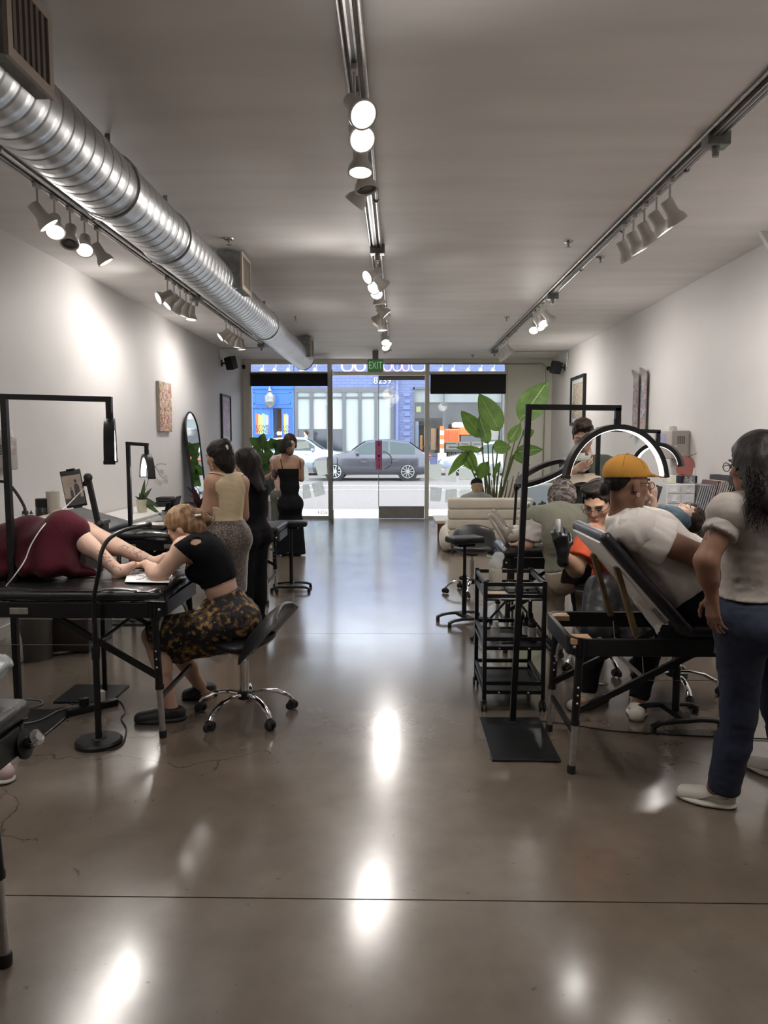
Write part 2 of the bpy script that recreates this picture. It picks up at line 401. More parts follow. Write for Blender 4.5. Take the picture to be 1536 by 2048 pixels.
# shop letters on the right pane (seen from behind: mirrored)
lg = thing('window_lettering', 'broad white shop letters seen mirrored on the right window', 'lettering', P(928,899,YF+.036))
def rect(mb, x0, y0, x1, y1):
    a = P(x0,y0,YF+.036); b2 = P(x1,y1,YF+.036); mb.bb((a.x, YF+.034, b2.z), (b2.x, YF+.037, a.z))
A = MB(); rect(A,892,883,916,886.6); rect(A,912,886.6,916,888); rect(A,892,888.4,916,892.6); rect(A,892,892.6,897,896); rect(A,911,892.6,916,896); rect(A,892,896,916,899); A.build('letter', WHT, lg, smooth=False, world=True)
A = MB(); rect(A,918,883,941,887); rect(A,918,887,923,889); rect(A,936,887,941,890); rect(A,918,889.5,941,893); rect(A,918,893,923,895.5); rect(A,918,895.5,941,899); A.build('letter', WHT, lg, smooth=False, world=True)
A = MB(); rect(A,943,883,967,887); rect(A,943,887,948,890); rect(A,961,887,967,899); rect(A,943,889.5,961,893.5); rect(A,943,895,967,899); A.build('letter', WHT, lg, smooth=False, world=True)
for k, (x, w_) in enumerate(((897,1.2),(901,2.2),(905,1.2),(909,2.6),(914,1.4),(919,2.4),(946,2.2),(951,1.4),(956,2.4))):
    A = MB(); rect(A, x-w_, 905, x+w_*.2, 906.2); rect(A, x-w_*.4, 905, x+.2, 911); A.build('small_letter', WHT, lg, smooth=False, world=True)
PAPER = translucent('backlit_paper', (.9,.9,.86), (.98,.98,.90), .9, .04); PAPER2 = translucent('printed_grey_paper', (.8,.8,.79), (.88,.88,.84), .85, .08, 25)
def sheet(pts, m, label):
    q = [P(x, y, YF+.036) for x, y in pts]
    tag(MB().prism([(a.x, a.z) for a in q], .002, lambda u, v, w: (u, YF+.034+w, v)).build('paper_sheet', m, smooth=False), label, 'paper', 'sheets taped to the shop window')
sheet([(594,884),(618,882),(618,896),(594,898)], PAPER, 'small pale sheet high on the left shop window beside the long brown hair')
sheet([(602,932),(616,930),(618,960),(602,962)], PAPER, 'grey-green sheet on the left window next to the black dress shoulder')
sheet([(605,970),(618,968),(623,995),(606,998)], PAPER2, 'printed sheet low on the left window beside the black dress hip')
sheet([(623,968),(644,961),(651,988),(630,994)], PAPER2, 'tilted blank grey sheet low on the left window by the door post')
sheet([(628,922),(655,920),(656,948),(636,953)], PAPER, 'tilted grey-green sheet on the left window next to the door handle')
sheet([(859,929),(884,928),(881,958),(857,957)], PAPER, 'upper pale sheet on the right window beside the door post')
sheet([(891,936),(912,935),(912,964),(890,963)], PAPER, 'upper pale sheet on the right window under the drooping leaf')
sheet([(918,935),(949,934),(949,960),(918,960)], PAPER, 'wide pale sheet on the right window above the black cap')
sheet([(861,974),(884,976),(881,1003),(860,1002)], PAPER2, 'lower grey sheet on the right window beside the door post')
sheet([(891,979),(914,978),(914,1005),(890,1005)], PAPER2, 'lower grey sheet on the right window behind the cream sofa')
sheet([(919,980),(942,979),(942,1003),(919,1003)], PAPER, 'lower pale sheet on the right window left of the seated person')
sheet([(982,929),(999,928),(999,968),(982,968)], PAPER, 'tall white sheet on the right window behind the plant stems')
# pink notice strip on the door's edge
pk = thing('door_sticker', 'pink notice strip on the edge of the closed glass door leaf', 'sticker', P(758,940,YF+.02))
a, b_ = P(752,881,YF+.02), P(764,939,YF+.02)
MB().bb((a.x, YF+.022, b_.z), (b_.x, YF+.026, a.z)).build('strip', mat('pink_paper', (.85,.25,.50), .6), pk, smooth=False, world=True)
MB().bb((a.x-.02, YF+.023, b_.z), (a.x+.012, YF+.027, a.z)).build('orange_edge', mat('orange_white', (.9,.6,.35), .6), pk, smooth=False, world=True)
PKT = mat('pink_print', (.18,.02,.12), .6)
cpt = P(758,912,YF+.018); MB().cyl(cpt, cpt+V((0,.006,0)), .028, n=14).build('print_dot', PKT, pk, smooth=False, world=True)
for y in (886,888.5,891): q = P(758,y,YF+.019); MB().box(q, (.045,.002,.016)).build('print_line', PKT, pk, smooth=False, world=True)
for y in (919,922.5,926,930,933): q = P(758.5,y,YF+.019); MB().box(q, (.018+.012*((int(y))%2),.002,.025)).build('print_mark', PKT, pk, smooth=False, world=True)

# neon letters and hook lights seen in the transom from behind
PINK = mat('pink_neon', (1,.5,.9), .4, emit=(1.0,.35,.95), estr=1.6); NWHITE = mat('white_neon', (.9,.9,1), .4, emit=(1.0,.92,1.0), estr=1.0)
ns = thing('neon_sign', 'pink and white neon letter outlines in the transom above the door', 'sign', P(760,744,YF+.2))
def loop(x0, x1, m, open_=False):
    a = P(x0,722,YF+.2); b2 = P(x1,742,YF+.2); r = min((b2.x-a.x)/2, .09); pts = [V((a.x,a.y,a.z))]
    pts += arc_pts((a.x+r, a.y, b2.z+r), (1,0,0), (0,0,1), r, PI, 1.5*PI, 6)
    if not open_: pts += arc_pts((b2.x-r, a.y, b2.z+r), (1,0,0), (0,0,1), r, 1.5*PI, 2*PI, 6) + [V((b2.x,a.y,a.z))]
    MB().tube(pts, .012, 6).build('neon_tube', m, ns, world=True)
for x0, x1, m in ((683,705,NWHITE),(684.5,706.5,PINK),(709,731,PINK),(711,729,NWHITE),(767,783,PINK),(786,803,PINK),(805,818,PINK),(823,850,NWHITE)): loop(x0, x1, m)
BULB = mat('frosted_bulb', (.92,.90,.86), .3, emit=(1,.97,.9), estr=.25)
for xs_, side in (((524,549,576,603,630),'left'),((882,906,936,961,986),'right')):
    for k, x in enumerate(xs_):
        t = thing('hook_lamp', '%s small white hook lamp outside the %s transom' % (['first','second','third','fourth','fifth'][k], side), 'lamp', P(x,744,YF+.25), 0, 'hook lamps outside the transom')
        o = P(x,741,YF+.25); top = P(x+3,723,YF+.25)
        MB().bar(V((top.x,YF+.13,top.z)), V((top.x,top.y+.01,top.z)), .02,.02).build('bracket', WHITEP, t, smooth=False, world=True)
        MB().tube([top, V((top.x,top.y,o.z+.09)), V((top.x-.01,top.y,o.z+.05)), o+V((0,0,.03))], .009, 6).build('hook', WHITEP, t, world=True)
        MB().lathe([(.005,.06),(.022,.05),(.03,.02),(.055,.0),(.02,-.012)], 14, o).build('shade', BULB, t, world=True)

# EXIT sign
ex = thing('exit_sign', 'green EXIT sign hanging from the ceiling before the door', 'sign', P(751,745,14.2))
o = P(751,731.5,14.2)
MB().box(o, (.30,.05,.25), None, .03, 3).build('housing', mat('exit_green', (.10,.22,.10), .35, emit=(.12,.30,.12), estr=.12), ex, world=True)
text_obj('lettering', 'EXIT', mat('exit_letters', (.35,.75,.35), .4, emit=(.3,.8,.3), estr=.35), ex, .165, basis(o+V((0,-.027,0)), (1,0,0), (0,0,1)) @ Matrix.Diagonal((.78,1.15,1,1)))
MB().bb((o.x-.055, o.y-.03, o.z+.12), (o.x+.055, o.y+.03, ZC)).build('canopy_mount', mat('grey_mount', (.18,.18,.18), .5), ex, smooth=False, world=True)
# ================================================================== THE STREET
def gz(Y): return 0.0 if Y < 18 else (Y-18)*.0196
ASPH = mat('sunlit_asphalt', (.128,.117,.111), .85, var=.12, vscale=14, bump=.3, bscale=80)
SIDE = mat('pale_pavement', (.50,.47,.41), .85, var=.06, vscale=6)
structure(MB().bb((-30, YF+.12, -.2), (30, 18.0, -.005)).build('sidewalk', SIDE, smooth=False), 'pale pavement outside the door')
structure(MB()._add([(-60,18,0),(60,18,0),(60,33.6,gz(33.6)),(-60,33.6,gz(33.6))], [(0,1,2,3)]).build('road_ground', ASPH, smooth=False), 'sunlit asphalt street')
structure(MB().bb((-60, 33.6, -.1), (60, 36.5, gz(33.6)+.14)).build('sidewalk_far', SIDE, smooth=False), 'far pavement')
LINE = mat('road_paint', (.80,.79,.75), .8)
for k, y in enumerate((981, 972.5)):
    Y = 2368/(y-887); Y = Y*1.0
    for _ in range(6): Y = (1.6-gz(Y))*1480/(y-887)
    tag(MB()._add([(-14,Y,gz(Y)+.012),(14,Y,gz(Y)+.012),(14,Y+.14,gz(Y+.14)+.012),(-14,Y+.14,gz(Y+.14)+.012)], [(0,1,2,3)]).build('road_line', LINE, smooth=False), ['nearer white line painted along the street','farther white line painted along the street'][k], 'road marking')

# facade across the street
YW = 36.5
fx = lambda x: P(x, 887, YW).x
fz = lambda y: P(795, y, YW).z
def brick_mat():
    m, n, l, b = nodes_mat('blue_painted_brick')
    tc = n.new('ShaderNodeTexCoord'); br = n.new('ShaderNodeTexBrick'); mp = n.new('ShaderNodeMapping'); mp.inputs['Rotation'].default_value = (PI/2, 0, 0)
    l.new(tc.outputs['Object'], mp.inputs[0]); l.new(mp.outputs[0], br.inputs['Vector'])
    br.inputs['Color1'].default_value = (.115,.145,.27,1); br.inputs['Color2'].default_value = (.135,.165,.30,1); br.inputs['Mortar'].default_value = (.09,.115,.22,1)
    br.inputs['Scale'].default_value = 1.0; br.inputs['Brick Width'].default_value = .42; br.inputs['Row Height'].default_value = .14; br.inputs['Mortar Size'].default_value = .012
    l.new(br.outputs['Color'], b.inputs['Base Color']); b.inputs['Roughness'].default_value = .7
    bp = n.new('ShaderNodeBump'); bp.inputs['Strength'].default_value = .6; bp.inputs['Distance'].default_value = .03; bp.invert = True
    l.new(br.outputs['Fac'], bp.inputs['Height']); l.new(bp.outputs[0], b.inputs['Normal']); return m
BRICK = brick_mat()
BLUEP = mat('bright_blue_door_paint', (.02,.12,.44), .45, var=.06); BLUED = mat('deeper_blue_paint', (.03,.14,.52), .45)
TRIMB = mat('blue_trim_paint', (.125,.155,.29), .6)
DFR = mat('charcoal_window_frame', (.10,.10,.11), .5)
BLIND = mat('pale_blind', (.36,.40,.38), .7, var=.12, vscale=.9, stretch=(1,1,.3)); DGL = mat('dark_window_glass', (.03,.035,.045), .12, spec=.8)
bl = thing('blue_building', 'blue painted brick shop building across the street', 'building', (fx(760), YW, gz(34)+.1))
w = MB(); zb, zt = gz(33.6), 7.5
for x0, x1, y0, y1 in ((-40,fx(502),zb,zt),(fx(589),fx(590),zb,zt),(fx(788),fx(826),zb,zt),(fx(1008),40,zb,zt)): w.bb((x0,YW,y0),(x1,YW+.5,y1))
w.bb((fx(502),YW,fz(770)),(fx(590),YW+.5,zt)); w.bb((fx(590),YW,fz(776)),(fx(788),YW+.5,zt)); w.bb((fx(826),YW,fz(775)),(fx(1008),YW+.5,zt))
w.bb((fx(826),YW,zb),(fx(1008),YW+.5,fz(912)))
w.bb((-40,YW+1.6,zb),(40,YW+1.8,zt))
w.build('brick_wall', BRICK, bl, smooth=False, world=True)
q = MB()
for k in range(8): z = fz(786+k*13); q.bb((fx(809 if k % 2 else 806), YW-.06, z-.17), (fx(820), YW+.05, z))
q.build('quoin_band', TRIMB, bl, smooth=False, world=True)
MB().cyl((fx(794),YW-.1,zb),(fx(794),YW-.1,zt),.07,n=12).build('downpipe', TRIMB, bl, world=True)
text_obj('building_number', '8239', mat('white_number', (.6,.6,.62), .5), bl, .44, basis((fx(765), YW-.03, fz(762)), (1,0,0), (0,0,1)), .02)
# grey shop window with six bays
edges = [590,596,620,627,654,660,685,692,717,723,749,755,781,788]
f = MB()
for i in range(0, 14, 2): f.bb((fx(edges[i]),YW-.04,zb),(fx(edges[i+1]),YW+.1,fz(776)))
f.bb((fx(590),YW-.05,fz(784)),(fx(788),YW+.1,fz(776))); f.bb((fx(596),YW-.02,fz(796.5)),(fx(781),YW+.08,fz(793))); f.bb((fx(590),YW-.05,zb),(fx(788),YW+.1,fz(902)))
fr = f.build('window_frame', DFR, bl, smooth=False, world=True)
for i in range(1, 13, 2):
    dark = i <= 5
    MB().bb((fx(edges[i]),YW+.06,fz(858 if dark else 902)),(fx(edges[i+1]),YW+.07,fz(784))).build('blind', BLIND, fr, smooth=False, world=True)
    if dark: MB().bb((fx(edges[i]),YW+.05,fz(902)),(fx(edges[i+1]),YW+.06,fz(858))).build('pane', DGL, fr, smooth=False, world=True)
# right-hand show window: dark interior, pale top strip
f = MB(); f.bb((fx(826),YW-.04,fz(912)),(fx(829),YW+.1,fz(775))); f.bb((fx(886),YW-.03,fz(912)),(fx(888.5),YW+.08,fz(775))); f.bb((fx(1003),YW-.04,fz(912)),(fx(1008),YW+.1,fz(775))); f.bb((fx(826),YW-.04,fz(779)),(fx(1008),YW+.1,fz(775))); f.bb((fx(826),YW-.04,fz(912)),(fx(1008),YW+.1,fz(906)))
f2 = f.build('window_frame', DFR, bl, smooth=False, world=True)
MB().bb((fx(829),YW+.3,fz(804)),(fx(1003),YW+.31,fz(779))).build('pale_valance', BLIND, f2, smooth=False, world=True)
inte = mat('shop_interior', (.02,.018,.018), .8, col2=(.09,.08,.075), vscale=3.0)
MB().bb((fx(829),YW+.5,fz(906)),(fx(1003),YW+.51,fz(779))).build('interior_back', inte, f2, smooth=False, world=True)
for k, (x0,x1,y0,y1,cc) in enumerate(((830,838,842,905,(.45,.55,.70)),(840,846,870,900,(.6,.3,.12)),(848,860,850,892,(.25,.2,.18)),(862,874,856,900,(.5,.28,.14)),(832,842,812,824,(.5,.6,.2)),(980,1000,830,880,(.5,.42,.35)))):
    MB().bb((fx(x0),YW+.4,fz(y1)),(fx(x1),YW+.46,fz(y0)),.03).build('display_item', mat('display_%d'%k, cc, .6), f2, smooth=False, world=True)
MB().bb((fx(829),YW+.05,fz(906)),(fx(1003),YW+.056,fz(779))).build('pane', GLASS, f2, smooth=False, world=True)
# blue entrance
e = MB(); e.bb((fx(502),YW-.08,fz(816)),(fx(589),YW+.1,fz(770))); e.bb((fx(502),YW-.14,fz(778)),(fx(589),YW-.08,fz(774)))
e.bb((fx(502),YW-.1,zb),(fx(505),YW+.1,fz(816))); e.bb((fx(586),YW-.1,zb),(fx(589),YW+.1,fz(816)))
en = e.build('entrance_surround', BLUEP, bl, smooth=False, world=True)
p_ = MB()
for x0,y0,x1,y1 in ((510,784,583,786),(510,806,583,808),(510,784,512,808),(581,784,583,808)): p_.bb((fx(x0),YW-.11,fz(y1)),(fx(x1),YW-.08,fz(y0)))
p_.build('panel_moulding', BLUED, en, smooth=False, world=True)
dl = MB().bb((fx(505),YW-.02,zb),(fx(547),YW+.06,fz(816))).build('door_leaf', BLUEP, bl, smooth=False, world=True)
MB().bb((fx(510),YW-.05,fz(870)),(fx(542),YW-.02,fz(820))).build('panel_moulding', BLUED, dl, smooth=False, world=True)
dr2 = MB().bb((fx(564),YW-.02,zb),(fx(586),YW+.06,fz(816))).build('door_leaf', BLUEP, bl, smooth=False, world=True)
MB().bb((fx(547),YW+1.2,zb),(fx(564),YW+1.25,fz(816))).build('hall_wall', mat('hall_brown', (.10,.055,.03), .7), bl, smooth=False, world=True)
RB = [(.75,.10,.08),(.85,.35,.08),(.9,.75,.15),(.30,.62,.22),(.20,.45,.75),(.45,.30,.62)]
for leafo, x0, x1, tx in ((dl,513,538,('LOVE','WINS')),(dr2,567,578,('LO','WI'))):
    for k in range(6):
        a = x0+(x1-x0)*k/6; b2 = x0+(x1-x0)*(k+1)/6
        MB().bb((fx(a),YW-.062,fz(868-(k%2))),(fx(b2),YW-.055,fz(827+(k%3)*1.5))).build('rainbow_stripe', mat('rainbow_%d'%k, RB[k], .6), leafo, smooth=False, world=True)
    for j, s_ in enumerate(tx):
        text_obj('lettering', s_, mat('poster_black', (.03,.03,.03), .6), leafo, .27 if x1-x0 > 20 else .22, basis((fx((x0+x1)/2), YW-.068, fz(854+j*8.5)), (1,0,0), (0,0,1)), .004)
ln = thing('street_lantern', 'ornate glass lantern hanging before the blue entrance', 'lantern', (fx(545), YW-.5, fz(816)))
o = V((fx(545), YW-.62, fz(804)))
MB().lathe([(.02,.75),(.05,.62),(.10,.50),(.05,.46),(.22,.28),(.26,.24),(.26,-.02),(.20,-.22),(.06,-.30)], 8, o).build('lantern_body', mat('lantern_glass', (.22,.23,.22), .3, .4, var=.3, vscale=12), ln, smooth=False, world=True)
MB().bar(o+V((0,0,.7)), o+V((0,.48,.7)), .03,.03).build('bracket', DFR, ln, smooth=False, world=True)
for k in range(2):
    q = V((fx(551+k*6.5), YW+1.0, fz(866))); MB().ball(q,.09).build('hall_lamp', mat('warm_bulb',(1,.8,.5),.4,emit=(1,.7,.35),estr=6), bl, world=True)

# cars -------------------------------------------------------------
TYRE = mat('tyre', (.02,.02,.02), .8); RIM = mat('alloy_rim', (.55,.55,.56), .3, .9); CGL = mat('car_glass', (.05,.07,.07), .08, spec=.35)
def car(name, label, loc, flip, col, L, W, H, top, lower=None, metal=.4):
    """top: (x fraction, z fraction) roof line from the nose; nose at -x"""
    t = thing(name, label, 'car', loc, PI if flip else 0.0, 'cars on the street')
    paint = mat(name+'_paint_%d' % int(col[0]*1000), col, .22, metal, coat=.8)
    def zt(u):
        for i in range(len(top)-1):
            if top[i][0] <= u <= top[i+1][0]:
                k = (u-top[i][0])/(top[i+1][0]-top[i][0]); k = k*k*(3-2*k)*.5+k*.5
                return H*(top[i][1]+(top[i+1][1]-top[i][1])*k)
        return H*top[-1][1]
    belt = .62*H
    def sec(u, v):
        x = -L/2+L*u; z1 = zt(u); ends = min(1, min(u, 1-u)/.10); ends = ends**.45 if ends > 0 else 0
        hw = W/2*(.72+.28*ends); zb = .22+.10*(1-ends)
        b = min(belt, z1*.94); prof = [(hw*.92,zb),(hw,zb+.12),(hw,b*.75),(hw*.97,b),(hw*(.97-.26*max(0,(z1-b))/(H-belt+.01)),z1-.05*min(1,(z1-b)/.3)),(hw*.55*(1 if z1<=belt*1.1 else .95),z1+.0),(0,z1+.015)]
        k = v*12; s = 1 if k <= 6 else -1; k = k if k <= 6 else 12-k
        i = min(int(k), 5); f = k-i; p = prof[i]; q2 = prof[i+1]
        return (x, s*-(p[0]+(q2[0]-p[0])*f), p[1]+(q2[1]-p[1])*f)
    mb = MB(); mb.grid(sec, 40, 25); bmesh.ops.holes_fill(mb.bm, edges=[e for e in mb.bm.edges if e.is_boundary]); body = mb.build('body', paint, t, angle=50)
    # side glass follows the roof line
    us = [u/60 for u in range(61) if zt(u/60) > belt*1.16]
    u0, u1 = us[0], us[-1]
    for s in (-1, 1):
        for a, b2 in ((u0+.03, .5*(u0+u1)+.02), (.5*(u0+u1)+.035, u1-.04)):
            def gf(i, j, s=s, a=a, b2=b2):
                u = a+(b2-a)*i; z1 = zt(u)-.085; z0 = belt+.03; z = z0+(max(z1, z0+.01)-z0)*j
                f = (z-belt)/max(zt(u)-belt, .05); y = W/2*(.97-.26*max(0,(zt(u)-belt))/(H-belt+.01)*f)
                return (-L/2+L*u, s*(y+.012), z)
            MB().grid(gf, 12, 4).build('side_window', CGL, body)
    def ws(a, b2):
        def gf(i, j):
            u = a+(b2-a)*j; z = zt(u)+.022; return (-L/2+L*u, (i-.5)*W*.60, z)
        MB().grid(gf, 4, 8).build('windscreen', CGL, body)
    ws(top[2][0]+.01, top[3][0]-.02); ws(top[-3][0]+.02, top[-2][0]-.01)
    for u in (.19, .80):
        for s in (-1, 1):
            x = -L/2+L*u; r = .34
            wh = MB().lathe([(r*.75,-.11),(r,-.09),(r,.09),(r*.75,.11)], 28, (x, s*(W/2-.10), r), (0,1,0)).build('wheel', TYRE, t)
            rim = MB(); o = V((x, s*(W/2+.005), r)); rim.lathe([(r*.74,-.03),(r*.74,.02),(r*.66,.02),(r*.64,-.02)], 28, o, (0,s,0), False); rim.lathe([(.05,-.02),(.05,.02)], 12, o, (0,s,0))
            for k in range(10): a = 2*PI*k/10; rim.bar(o+V((math.cos(a)*.04,0,math.sin(a)*.04)), o+V((math.cos(a)*r*.68,0,math.sin(a)*r*.68)), .03, .03, (0,1,0))
            rim.build('rim', RIM, wh)
            MB().lathe([(r*1.14,-.006),(r*1.14,.012)], 28, (x, s*(W/2-.02), r+.015), (0,s,0)).build('wheel_arch', TYRE, body)
    for s in (-1, 1):
        MB().box((-L/2+.10, s*W*.33, belt*.86), (.16,.34,.10), None, .03).build('headlight', mat('headlight',(.85,.88,.9),.1,.2,coat=.6), body)
        MB().box((L/2-.07, s*W*.34, belt*.95), (.12,.34,.09), None, .03).build('tail_light', mat('tail_light',(.35,.02,.02),.2,coat=.5), body)
        MB().box((-L/2+L*(top[2][0]+.10), s*(W/2+.09), belt+.06), (.12,.18,.11), None, .03).build('wing_mirror', paint, body)
        for u in (.44, .66): MB().box((-L/2+L*u, s*(W/2+.008), belt*.86), (.20,.025,.03), None, .01).build('door_handle', paint, body)
    return t
suvtop = [(0,.42),(.04,.55),(.28,.66),(.46,.97),(.62,1.0),(.80,.95),(.955,.66),(1,.42)]
sedtop = [(0,.40),(.04,.52),(.26,.66),(.42,.97),(.58,1.0),(.72,.90),(.90,.72),(1,.45)]
cy = 28.7; c0 = P(745, 887, cy)
car('grey_suv', 'dark grey sport utility car seen from the side beyond the door', (c0.x, cy, gz(cy)), False, (.075,.075,.09), 4.50, 1.84, 1.56, suvtop)
cy = 32.0; c0 = P(605, 887, cy)
car('silver_car', 'pale silver car parked across the street left of the open door', (c0.x, cy, gz(cy)), True, (.34,.38,.46), 4.5, 1.8, 1.62, suvtop, metal=.3)
c0 = P(985, 887, cy)
car('white_car', 'white car parked across the street behind the tall plant', (c0.x, cy, gz(cy)), False, (.42,.46,.54), 4.6, 1.8, 1.42, sedtop, metal=.2)
# orange truck bed and site barrier
Y = 34.6; z0 = gz(33.6)+.14
t = thing('orange_truck', 'orange truck body across the street behind the right window', 'truck', (P(920,887,Y).x, Y, z0))
ORG = mat('orange_paint', (.72,.16,.04), .5, var=.08)
def pb(mb, x0, y0, x1, y1, dy0, dy1, bev=0): a = P(x0,y0,Y); b2 = P(x1,y1,Y); mb.bb((a.x,Y+dy0,b2.z),(b2.x,Y+dy1,a.z),bev)
m_ = MB(); pb(m_,890,858,919,886,0,1.2,.03); m_.build('cargo_box', ORG, t, smooth=False, world=True)
m_ = MB()
for k in range(6): x = 892+k*4.6; pb(m_,x,861,x+1,884,-.05,0)
m_.build('box_rib', mat('orange_dark',(.5,.10,.03),.5), t, smooth=False, world=True)
m_ = MB(); pb(m_,919,856,960,870,0,1.2,.03); m_.build('cab', ORG, t, smooth=False, world=True)
m_ = MB(); pb(m_,921,870,958,886,.1,1.1,.02); m_.build('cab_window', DGL, t, smooth=False, world=True)
m_ = MB(); pb(m_,906,844,935,856,.2,1.0,.1); m_.build('beacon_cover', mat('pale_grey_cover',(.6,.63,.66),.4), t, smooth=False, world=True)
m_ = MB(); pb(m_,892,886,960,904,.1,1.0); m_.build('chassis', mat('truck_dark',(.06,.06,.06),.7), t, smooth=False, world=True)
for x in (900, 950):
    q = P(x, 900, Y); MB().lathe([(.3,-.12),(.42,-.1),(.42,.1),(.3,.12)], 20, (q.x, Y+.35, z0+.42), (0,1,0)).build('wheel', TYRE, t, world=True)
t = thing('site_barrier', 'tall orange and white striped barrier post beside the orange truck', 'barrier', (P(884,887,34.2).x, 34.2, z0))
for k in range(6):
    a = P(880,852+k*9,34.2); b2 = P(888,861+k*9,34.2); MB().bb((a.x,34.2,b2.z),(b2.x,34.3,a.z)).build('stripe', ORG if k % 2 == 0 and k < 5 else WHITEP, t, smooth=False, world=True)
a = P(880,906,34.2); b2 = P(888,911,34.2); MB().bb((a.x-.1,34.1,z0),(b2.x+.1,34.4,a.z)).build('base', WHITEP, t, smooth=False, world=True)
# ================================================================== UNDER THE CEILING
# spiral duct with three outlet boxes
dt = thing('spiral_duct', 'large silver spiral air duct running along the ceiling', 'duct', (-1.65, 8, 3.06))
DR, DX, DZ, DP = .18, -1.65, 3.06, .115
Y0, Y1 = 1.2, 13.0; nrow = int((Y1-Y0)/DP); prof = [(0,0),(.40,0),(.84,.0),(.875,-.009),(.925,-.009),(.96,0)]
def dfn(i, j, NV=nrow*6+1):
    th = 2*PI*i; J = int(round(j*(NV-1))); k, s = divmod(J, 6); fr, dr_ = prof[s]
    y = Y0 + (k+fr+i)*DP; r = DR+dr_; return (DX+r*math.cos(th), y, DZ+r*math.sin(th))
MB().grid(dfn, 57, nrow*6+1).build('duct_tube', GALV, dt, world=True, angle=80)
MB().lathe([(.001,0),(DR,0),(DR+.004,.02)], 48, (DX,Y1+.11,DZ), (0,-1,0)).build('end_cap', GALV, dt, world=True)
for y in (4.35, 5.4, 9.3):
    MB().lathe([(DR+.004,-.03),(DR+.011,-.028),(DR+.011,.028),(DR+.004,.03)], 48, (DX,y,DZ), (0,1,0), False).build('collar', GALV, dt, world=True)
    MB().bar((DX,y,DZ+DR), (DX,y,ZC), .03,.004,(0,1,0)).build('hanger_strap', GALVD, dt, smooth=False, world=True)
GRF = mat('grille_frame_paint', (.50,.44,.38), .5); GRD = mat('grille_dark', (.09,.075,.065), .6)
for y0, y1, lab in ((2.78,3.14,'x'),(6.82,7.22,'x'),(12.15,12.55,'x')):
    x0, x1, z0, z1 = DX+.02, -1.42, 3.0, 3.325
    bx = MB().bb((x0,y0,z0),(x1,y1,z1)).build('outlet_box', GALVD, dt, smooth=False, world=True)
    g = MB(); t = .035
    g.bb((x1,y0,z0-.005),(x1+.018,y0+t,z1)); g.bb((x1,y1-t,z0-.005),(x1+.018,y1,z1)); g.bb((x1,y0+t,z0-.005),(x1+.018,y1-t,z0+t)); g.bb((x1,y0+t,z1-t),(x1+.018,y1-t,z1))
    g.build('grille_frame', GRF, bx, smooth=False, world=True)
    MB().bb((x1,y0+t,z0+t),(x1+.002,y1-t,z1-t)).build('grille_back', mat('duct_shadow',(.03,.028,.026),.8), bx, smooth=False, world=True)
    ns_ = 13
    for k in range(ns_):
        y = y0+t+(y1-y0-2*t)*(k+.5)/ns_
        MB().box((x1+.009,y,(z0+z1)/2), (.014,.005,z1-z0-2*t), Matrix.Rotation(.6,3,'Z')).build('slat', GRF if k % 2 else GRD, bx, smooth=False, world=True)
    MB().bar((x0+.05,y0-.10,z0-.012),(x0+.16,y0+.02,z0-.004),.05,.006).build('mount_tab', GALVD, bx, smooth=False, world=True)

# track lighting
ORD = ['nearest','second','third','fourth','farthest']
DARKIN = mat('unlit_lamp_inside', (.10,.095,.09), .4)
def spot(base, aim, lit, label, group, stem=.17):
    """base: point on the track; aim: direction of the beam"""
    t = thing('track_spotlight', label, 'spotlight', base, 0, group)
    e = V(base) - V((0,0,stem)); a = V(aim).normalized()
    MB().cyl(base, e, .007, n=8).build('stem', FIXT, t, world=True)
    MB().box(V(base)+V((0,0,-.012)), (.03,.07,.03), None, .004).build('adapter', FIXT, t, world=True, smooth=False)
    back = e - a*.05
    MB().lathe([(.001,0),(.038,.002),(.040,.012),(.040,.085),(.046,.105),(.060,.125),(.068,.150),(.068,.163),(.060,.163),(.052,.148),(.050,.14)], 20, back, a, False).build('lamp_can', FIXT, t, world=True)
    c = back + a*.147
    MB().lathe([(.0005,.004),(.030,.006),(.034,0),(.058,.010)], 20, c, a, False).build('bulb_face', (DARKIN, EMD, EMW)[lit], t, world=True)
    if lit:
        li = bpy.data.lights.new('spot_light', 'SPOT'); lo = bpy.data.objects.new('spot_light', li); COL.objects.link(lo)
        li.energy = SPOT_W*.9*(1.0 if lit == 2 else .7)*(.78 if abs(V(base).x) < 1 else (.78 if V(base).x < 0 else .95)); li.spot_size = math.radians(165); li.spot_blend = 1.0; li.shadow_soft_size = .16; li.color = (1.0,.945,.895)
        lo.parent = t; p = back + a*.19 - V(base); lo.location = p; lo.rotation_euler = (-a).to_track_quat('Z','Y').to_euler()
    return t
